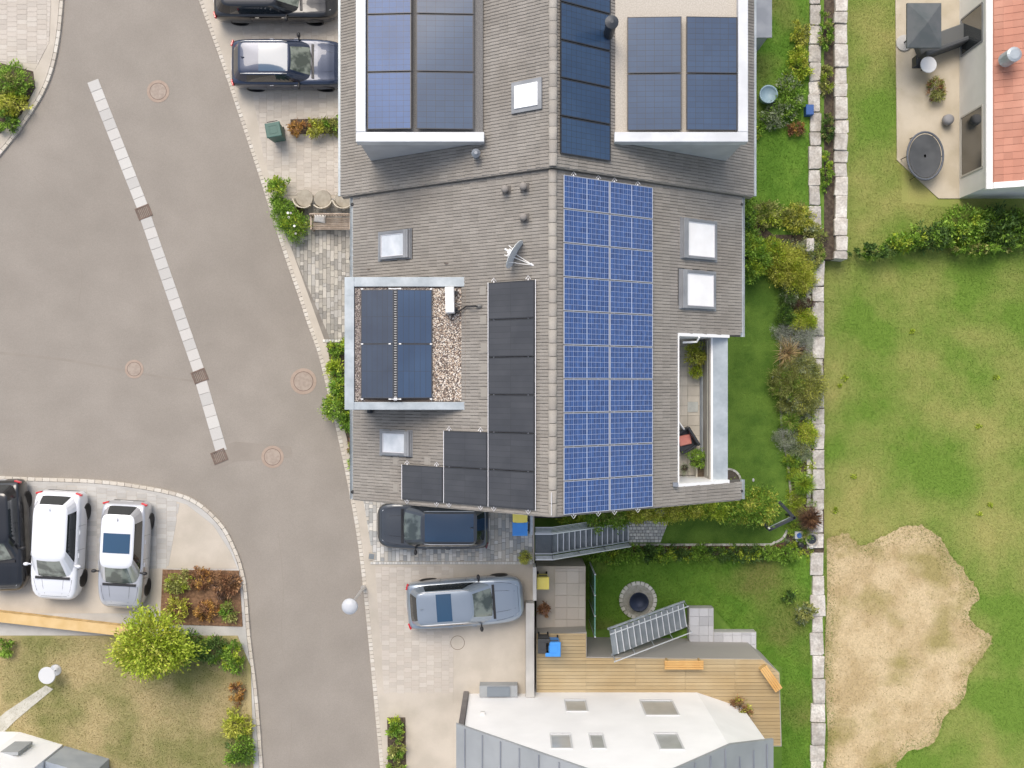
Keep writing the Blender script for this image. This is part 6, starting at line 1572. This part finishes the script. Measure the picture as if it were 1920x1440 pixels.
# ================================================================== NORTH-EAST gardens, pond, walls
ng = PP([(1290,-100),(1540,-100),(1540,440),(1400,400),(1290,330)], ZG)
m = MB(); m.prism(ng, ZG-.012, ZG+.004); struct('upper_lawn', m, grassN)
grass('grass', 'green grass of the neighbour lawn above', [ng], ZG+.002, 50000, bladeN, L=.06, W=.016, seed=13)
for (xa_, xb_, y0_, y1_, lab) in ((1518,1540,-60,430,'inner pale stone wall of the upper gardens'),(1566,1590,-60,486,'outer pale stone wall bordering the dry meadow')):
    w4 = thing('stone_wall', lab, 'wall', (P(xa_,0,ZG)[0], P(0,(y0_+y1_)/2,ZG)[1], ZM)); yy = y0_
    while yy < y1_:
        ln_ = random.uniform(22,46); rockblock(P(xa_+random.uniform(-1,2),0,zt_)[0], P(xb_+random.uniform(-2,1),0,zt_)[0], P(0,min(yy+ln_,y1_)-.8,zt_)[1], P(0,yy,zt_)[1], ZM, zt_+random.uniform(-.05,.05), w4); yy += ln_
m = MB(); m.prism(PP([(1541,-60),(1565,-60),(1565,486),(1541,486)], ZG), ZM, ZG-.05); struct('wall_strip_soil', m, soil)
nsh = [(1480,180,26,40,.9,'green','sage','broad grey-green shrub in the upper garden'),(1455,215,20,22,.7,'sage','green','sage shrub beside the blue tub'),(1500,120,18,30,.8,'lime','yellow','lime shrub near the inner stone wall'),
 (1550,60,10,34,.7,'green','olive','green shrub between the stone walls at the top'),(1552,150,10,30,.6,'olive','lime','olive shrub between the stone walls'),(1553,235,9,30,.5,'dark','olive','dark shrub between the stone walls'),
 (1552,320,8,34,.5,'green','lime','green shrub lower between the stone walls'),(1500,60,16,24,.6,'yellow','olive','yellow shrub in the top right garden'),(1440,400,34,22,.6,'olive','lime','pale olive ground plants above the bed'),
 (1500,410,30,24,.6,'yellow','olive','yellow-green plants at the end of the inner wall'),(1495,240,14,12,.5,'rust','orange','reddish plant in the upper garden'),(1420,240,12,16,.5,'green','lime','small green shrub by the neighbour wall'),
 (1530,440,22,20,.6,'olive','sage','olive tuft above the big wall stones')]
for (px,py,r,ry,h,mt,tp,lab) in nsh: plant('shrub', lab, 'shrub', px, py, ZG, r, h, mt, ry=ry, L=.12, W=.05, top=tp, group='shrubs of the upper gardens')
t = thing('water_tub', 'round pale blue tub on the upper lawn', 'tub', (*P(1440,178,ZG+.4), ZG)); MB().lathe([(.30,0),(.38,.5),(.40,.52),(.34,.52),(.33,.45)],22).build('shell', pm('pale_blue_tub',(.30,.42,.48),rough=.5), t, smooth=True); MB().lathe([(.32,.35),(.32,.42)],20).build('water', pm('tub_water',(.12,.22,.26),rough=.05,coat=1), t)
t = thing('blue_crate', 'small blue crate beside the inner wall of the upper garden', 'crate', (*P(1518,206,ZG+.3), ZG)); MB().bbox((0,0,.18),(.34,.44,.36),.02).build('body', blueC, t)
x, y = P(1418,35,ZG+1.5); t = thing('garden_shed', 'slate grey garden shed against the upper neighbour house', 'shed', (x, y, ZG)); MB().slab(-.4,.4,-.9,1.6,0,2.0).build('wall', greyClad, t); MB().slab(-.5,.5,-1.0,1.7,2.001,2.08).build('roof', zincD, t)

# meadow grass and the bare earth patch
mg = PP([(1546,486),(1592,486),(1592,-60),(1690,-60),(1690,380),(1940,400),(1940,1480),(1546,1480)], ZM)
be = [(1550,1010),(1585,1000),(1620,1022),(1665,1000),(1710,985),(1755,1002),(1782,1040),(1812,1075),(1836,1118),(1815,1150),(1838,1180),(1862,1196),(1848,1222),(1818,1262),(1806,1310),(1770,1345),(1752,1392),(1700,1412),(1668,1450),(1610,1470),(1570,1500),(1548,1470),(1552,1380),(1546,1250),(1551,1120)]
bw = smooth_line(PP(be, ZM), 8); rngb = np.random.default_rng(77)
bw = [(x+rngb.normal()*.035, y+rngb.normal()*.035) if x > P(1562,0,ZM)[0] else (x, y) for x, y in bw]
bcx, bcy = P(1675,1220,ZM); shrink = lambda k: [(bcx+(x-bcx)*k, bcy+(y-bcy)*k) for x, y in bw]
m = MB(); m.prism(bw, ZM-.01, ZM+.004); struct('bare_earth', m, pm('bare_earth', (.42,.32,.175), (.53,.42,.255), scale=.9, rough=1, fine=.16, fscale=14, bump=.4, bscale=20, c3=(.30,.25,.10), s3=.55))
grass('meadow_grass', 'yellow-green rough meadow grass right of the stone wall', [mg], ZM, 230000, bladeY, L=.06, W=.012, holes=[bw], seed=14)
grass('meadow_fringe', 'thin grass creeping into the edge of the bare earth', [shrink(1.04)], ZM, 16000, bladeY, L=.085, W=.018, holes=[shrink(.90)], seed=15)
for i_, (ko, ki, nn) in enumerate(((1.015,.95,15000),(.98,.88,9000),(.93,.78,5000))): grass('meadow_fringe', 'thin grass creeping into the edge of the bare earth', [shrink(ko)], ZM, nn, bladeY if i_ < 2 else bladeDry, L=.075, W=.018, holes=[shrink(ki)], seed=40+i_)
grass('meadow_tufts', 'sparse grass blades in the bare earth patch', [shrink(.92)], ZM, 5000, bladeDry, L=.07, W=.018, seed=17)
rngt = np.random.default_rng(21)
for k in range(9):                                  # weeds and coarse tufts in meadow and earth
    px_, py_ = rngt.uniform(1560, 1910), rngt.uniform(520, 980); rr_ = rngt.uniform(.06, .14)
    x_, y_ = P(px_, py_, ZM)
    if k == 0: tv = []
    v_ = foliage(rr_, rr_*rngt.uniform(.7,1.2), .08, 110, .07, .03, rngt, z0=.01); v_ += np.array([x_, y_, ZM]); tv.append(v_)
tag(link('meadow_weeds', np_mesh('meadow_weeds', np.concatenate(tv), 4, 4, LF['lime'])), 'scattered broad-leaved weeds in the rough meadow', None, kind='stuff')
hs = [(1700,452,40,18,'green','lime'),(1760,440,46,24,'dark','green'),(1820,420,44,34,'green','lime'),(1880,425,40,34,'dark','green'),(1925,430,34,34,'green','dark'),(1640,470,34,12,'dark','green'),(1840,465,60,10,'green','olive')]
hw_ = ['low green shrub at the left of the meadow hedge','dark shrub second in the meadow hedge','tall bright shrub below the red roofed house','dark shrub right of the bright one under the red roofed house','green shrub at the right photo edge','dark low scrub where the meadow hedge starts','flat green scrub in front of the meadow hedge']
for (px,py,r,ry,mt,tp), lab in zip(hs, hw_): plant('shrub', lab, 'shrub', px, py, ZM, r, 1.3, mt, ry=ry, L=.16, W=.07, top=tp, group='meadow hedge shrubs')

# ================================================================== EAST HOUSE (red roof)
ez = -1.3; ex0, ey0 = 19.75, 8.2
eh = thing('red_roof_house', 'white house with terracotta roof cut off by the right edge', 'house', (ex0+4, 16, ZM))
MB().slab(ex0, ex0+14, ey0, 26, ZM, ez-.05).buildw('wall', pm('facade_offwhite', (.70,.69,.66), (.76,.75,.72), scale=.8, rough=.8, dirt=.06), eh)
sl2 = math.atan(.42); rb = MB(); xq = ex0-.02; xf = ex0+9; y0_, y1_ = ey0-.02, 26
rb.add([(xq,y0_,ez),(xf,y0_,ez+.42*9),(xf,y1_,ez+.42*9),(xq,y1_,ez),(xq,y0_,ez-.06),(xf,y0_,ez+.42*9-.06),(xf,y1_,ez+.42*9-.06),(xq,y1_,ez-.06)],[(0,1,2,3),(7,6,5,4),(0,4,5,1),(1,5,6,2),(2,6,7,3),(3,7,4,0)]); rfo = rb.buildw('roof', redTile, eh)
tl = MB()
for i in range(14):
    for j in range(int((y1_-y0_-.3)/.3)):
        x = xq+.22+i*.34*math.cos(sl2); z = ez+(x-xq)*.42+.01; y = y0_+.30+j*.3
        Mv = Matrix.Translation(Vector((x, y, z))) @ Matrix.Rotation(-sl2-.04, 4, 'Y'); tl.bbox((.17,.0,.03),(.355,.292,.03),.008,M=Mv)
tag(buildsub(tl, 'roof_tiles', redTile, rfo), kind='stuff')
mb = MB(); mb.slab(xq-.10, xq+.16, y0_-.1, y1_, ez-.02, ez+.10); mb.buildw('fascia', whiteP, eh)
mb = MB(); mb.add([(xq+.165,y0_-.1,ez+.17),(xf,y0_-.1,ez+.42*9+.12),(xf,y0_+.15,ez+.42*9+.12),(xq+.165,y0_+.15,ez+.17),(xq+.165,y0_-.1,ez-.1),(xf,y0_-.1,ez+.42*9-.1),(xf,y0_+.15,ez+.42*9-.1),(xq+.165,y0_+.15,ez-.1)],[(0,1,2,3),(7,6,5,4),(0,4,5,1),(1,5,6,2),(2,6,7,3),(3,7,4,0)]); mb.buildw('verge_board', whiteP, eh)
window(eh, ex0, 10.4, -2.7, 2.6, 1.9, -1, pm('beige_shutter', (.50,.48,.43), rough=.7)); window(eh, ex0, 15.2, -2.7, 1.6, 1.9, -1)
x, y = P(1912,95,ez+1.6); MB().lathe([(.3,0),(.3,.7),(.2,.75)], 16, (x,y,ez+.5)).buildw('roof_vent', zinc, eh)
m = MB(); m.prism(PP([(1678,-120),(1802,-120),(1802,372),(1760,372),(1682,300)], ZM+.05), ZM, ZM+.05); struct('east_patio', m, pm('east_patio', (.46,.40,.30), (.54,.48,.38), scale=1, rough=.9, fine=.08, dirt=.08))
x, y = P(1735,292,ZM+.7); t = thing('trampoline', 'dark oval trampoline on the beige patio', 'trampoline', (x, y, ZM+.05))
MB().lathe([(.70,.62),(.70,.64),(.05,.62)], 32, sx=1, sy=1.35).build('mat', pm('tramp_mat',(.05,.055,.06),(.075,.08,.085),rough=.7), t); 
mb = MB(); ring_ = [(math.cos(a)*.78, math.sin(a)*1.03, .64) for a in np.linspace(0, 2*math.pi, 33)]; mb.tube(ring_, .05, 8); mb.build('rim_pad', pm('rim_pad',(.10,.11,.13),rough=.7), t)
for k in range(6): a = k*1.05; MB().tube([(math.cos(a)*.76, math.sin(a)*1.0, .6), (math.cos(a)*.8, math.sin(a)*1.05, 0)], .02, 6).build('leg', darkM, t)
x, y = P(1730,50,ZM+2); t = thing('patio_umbrella', 'dark grey square cantilever parasol on the beige patio', 'parasol', (x, y, ZM+.05))
mb = MB(); rr_ = .72; mb.add([(-rr_,-rr_*1.3,2.1),(rr_,-rr_*1.3,2.1),(rr_,rr_*1.3,2.1),(-rr_,rr_*1.3,2.1),(0,0,2.45),(-rr_,-rr_*1.3,2.0),(rr_,-rr_*1.3,2.0),(rr_,rr_*1.3,2.0),(-rr_,rr_*1.3,2.0)], [(0,1,4),(1,2,4),(2,3,4),(3,0,4),(0,5,6,1),(1,6,7,2),(2,7,8,3),(3,8,5,0)]); mb.build('canopy', pm('canopy_cloth',(.08,.095,.10),(.11,.12,.125),rough=.9), t)
MB().tube([(0,0,0),(0,0,2.4)], .035, 8).build('pole', darkM, t); MB().lathe([(.35,0),(.35,.07),(.05,.1)],20).build('base', concreteG, t)
x, y = P(1770,72,ZM+.5); t = thing('patio_sofa', 'dark grey outdoor sofa angled beside the parasol', 'sofa', (x, y, ZM+.05), (0,0,R(20))); MB().bbox((0,0,.22),(2.3,.7,.44),.04).build('seat', pm('sofa_grey',(.12,.125,.125),rough=.9), t); MB().bbox((0,-.42,.45),(2.3,.2,.9),.05).build('backrest', pm('sofa_dark',(.08,.085,.09),rough=.9), t)
t = thing('patio_table', 'round pale table below the parasol on the beige patio', 'table', (*P(1740,122,ZM+.7), ZM+.05)); MB().lathe([(.34,.68),(.36,.70),(.34,.73),(.05,.73)],24).build('tabletop', whiteP, t); MB().tube([(0,0,0),(0,0,.7)],.04,8).build('leg', darkM, t)
t = thing('patio_chair', 'dark chair at the left of the round pale table', 'chair', (*P(1718,120,ZM+.4), ZM+.05)); MB().bbox((0,0,.42),(.42,.42,.05),.01).build('seat', darkM, t); MB().bbox((-.2,0,.66),(.05,.42,.45),.01).build('backrest', darkM, t)
mb = MB()
plant('shrub', 'greenish-brown potted shrub on the beige patio', 'shrub', 1757, 165, ZM+.05, 14, .7, 'olive', ry=22, L=.10, W=.04, top='rust')
t = thing('stone_ball', 'grey round pot near the trampoline', 'pot', (*P(1777,225,ZM+.3), ZM+.05)); MB().lathe([(.12,0),(.24,.2),(.22,.4),(.12,.45)],16).build('body', pm('pot_grey',(.24,.24,.25),rough=.7), t, smooth=True)

# ================================================================== SOUTH-WEST garden, fence, bed
m = MB(); m.prism(PP([(-80,1192),(445,1192),(470,1250),(478,1560),(-80,1560)], .02), -.003, .02); struct('dry_lawn', m, dryG)
dl = PP([(-40,1196),(440,1196),(462,1250),(470,1480),(-40,1480)], .02)
grass('dry_grass', 'dry yellowish lawn grass bottom left', [dl], .018, 60000, bladeDry, L=.045, W=.016, seed=16)
m = MB(); m.prism(PP([(305,1068),(448,1070),(455,1175),(300,1170)], .02), -.002, .03); struct('corner_bed_soil', m, pm('bark_mulch', (.14,.08,.045), (.24,.14,.08), scale=10, rough=1, fine=.3))
t = thing('wooden_fence', 'low orange-brown board fence between parking bays and dry lawn', 'fence', (*P(110,1168,.3), 0), (0,0,R(-6.5)))
for k in range(20): MB().bbox((-2.95+k*.30,0,.20),(.285,.34,.40),.012).build('board', pm('fence_board', (.50,.33,.13), (.58,.41,.19), scale=3, rough=.75, rnd=.10), t)
MB().bbox((0,0,.42),(6.0,.40,.03),.006).build('cap_board', pm('fence_cap', (.54,.37,.16), (.60,.43,.21), scale=2, rough=.75), t)
sw = [(330,1090,22,20,.6,'olive','lime','olive shrub in the brown corner bed'),(375,1085,22,16,.5,'rust','orange','rust coloured plants in the corner bed'),(420,1100,22,22,.6,'rust','brown','brown shrub at the right of the corner bed'),
 (335,1140,22,18,.5,'yellow','rust','yellow-brown plants left in the corner bed'),(385,1145,20,16,.5,'orange','rust','orange plants at the lower edge of the corner bed'),(430,1145,16,16,.5,'olive','green','green tuft at the right end of the corner bed'),
 (345,1215,30,26,1.0,'green','dark','dark green shrub right of the lime tree'),(395,1220,28,22,.9,'dark','green','long dark hedge shrub at the top of the dry lawn'),(432,1235,18,28,.9,'green','lime','green hedge end near the road'),
 (440,1295,12,22,.4,'orange','rust','orange-brown plants beside the road edge'),(444,1362,22,24,.7,'yellow','lime','golden shrub near the road at the bottom left'),(446,1408,24,26,.9,'green','dark','green shrub below the golden one'),
 (10,1215,16,14,.4,'green','olive','small green shrub at the left end of the fence'),(742,1365,14,18,.6,'green','lime','green shrub at the top of the driveway strip'),(742,1400,13,24,.6,'olive','green','olive shrub lower in the driveway strip'),(742,1440,13,26,.6,'green','olive','green shrub at the bottom edge of the driveway strip'),
 (20,150,34,26,.7,'green','olive','green shrub in the top left corner bed'),(18,190,26,24,.6,'yellow','lime','yellow-green shrub in the top left corner bed'),(8,225,18,22,.5,'green','dark','green shrub low in the top left corner bed'),
 (560,238,16,14,.6,'orange','rust','orange-brown plant in the upper driveway strip'),(590,236,20,15,.7,'yellow','olive','yellow-green shrub in the upper driveway strip'),(622,234,18,13,.7,'olive','green','olive shrub at the house end of the upper driveway strip'),
 (650,215,6,26,.5,'lime','green','narrow lime plants at the neighbour house wall')]
for (px,py,r,ry,h,mt,tp,lab) in sw: plant('shrub', lab, 'shrub', px, py, .02, r, h, mt, ry=ry, L=.12, W=.05, top=tp)
m = MB(); m.prism(PP([(726,1345),(760,1345),(764,1560),(730,1560)], 0), .0, .035); struct('driveway_strip_soil', m, soil)
m = MB(); m.prism(PP([(545,224),(640,222),(640,250),(545,252)], 0), .0, .035); struct('upper_strip_soil', m, soil)
m = MB(); m.prism(PP([(-80,116),(0,118),(62,134),(66,165),(40,215),(-80,320)], 0), -.002, .03); struct('corner_bed_top', m, soil)
plant('tree', 'round lime green tree above the dry lawn at the bottom left', 'tree', 288, 1210, .02, 62, 3.2, 'lime', ry=52, L=.15, W=.07, top='yellow', trunk=1.2, n=9000)
# street lamps
def lamp(px, py, hh, label, basepx=None):
    x, y = P(px, py, hh); t = thing('street_lamp', label, 'street lamp', (x, y, -.09 if x < -6.2 or True else 0)); 
    MB().lathe([(.10,0),(.10,.3),(.06,.4),(.045,hh-.1)], 12).build('pole', alu, t)
    MB().lathe([(.08,hh-.15),(.25,hh-.05),(.30,hh+.0),(.28,hh+.06),(.10,hh+.13)], 24).build('lamp_head', pm('lamp_white',(.50,.52,.55),rough=.4), t, smooth=True)
lamp(655, 1138, 3.4, 'pale round-headed street lamp on the road edge below the house')
t = thing('garden_table', 'round white garden table standing on the dry lawn', 'table', (*P(89,1266,.7), .02)); MB().lathe([(.32,.70),(.34,.72),(.32,.75),(.05,.75)],28).build('tabletop', pm('table_pale_grey', (.55,.56,.57), rough=.6), t); MB().tube([(0,0,.0),(0,0,.7)],.04,8).build('pedestal', alu, t); MB().lathe([(.24,0),(.22,.03),(.04,.06)],20).build('foot', alu, t)
m = MB(); m.prism(PP([(86,1285),(100,1292),(30,1350),(-20,1400),(-40,1380),(10,1335)], .03), .02, .045); o = struct('garden_footpath', m, pm('footpath', (.42,.41,.36), (.50,.49,.44), scale=3, rough=.9, fine=.1))
# south-west house
sz = 5.0
s2 = thing('grey_roof_house', 'white and grey roofed house cut off at the bottom left corner', 'house', (*P(80,1440,sz), 0))
mb = MB(); mb.prism(PP([(-300,1362),(38,1372),(118,1396),(105,1700),(-300,1700)], 0), -.05, 5.0); mb.buildw('wall', whf, s2)
mb = MB(); mb.prism(PP([(122,1398),(205,1422),(215,1700),(110,1700)], 0), -.05, 1.6); mb.buildw('side_wing', pm('side_roof',(.33,.37,.42),(.40,.44,.48),rough=.5,metal=.2), s2)
mb = MB(); mb.prism(PP([(-300,1364),(36,1374),(114,1398),(103,1700),(-300,1700)], 0), 5.001, 5.25); mb.buildw('roof', greyClad, s2)
x, y = P(60,1378,0); mb = MB(); mb.box((x, y, 1.4), (.9,.12,1.1)); mb.buildw('window', greyClad, s2)
# two small leaves / white toys lying on the lawn
for (px, py, lab) in ((1449,708,'small pale leaf on the lawn near the olive shrub'),(1412,900,'tiny white flower head on the lower lawn')):
    o = MB().lathe([(.01,0),(.05,.02),(.04,.04),(.01,.05)], 8, sx=1.0, sy=1.6).build('fallen_leaf', LF['flower']); o.location = (*P(px,py,ZG), ZG+.03); tag(o, lab, 'leaf')
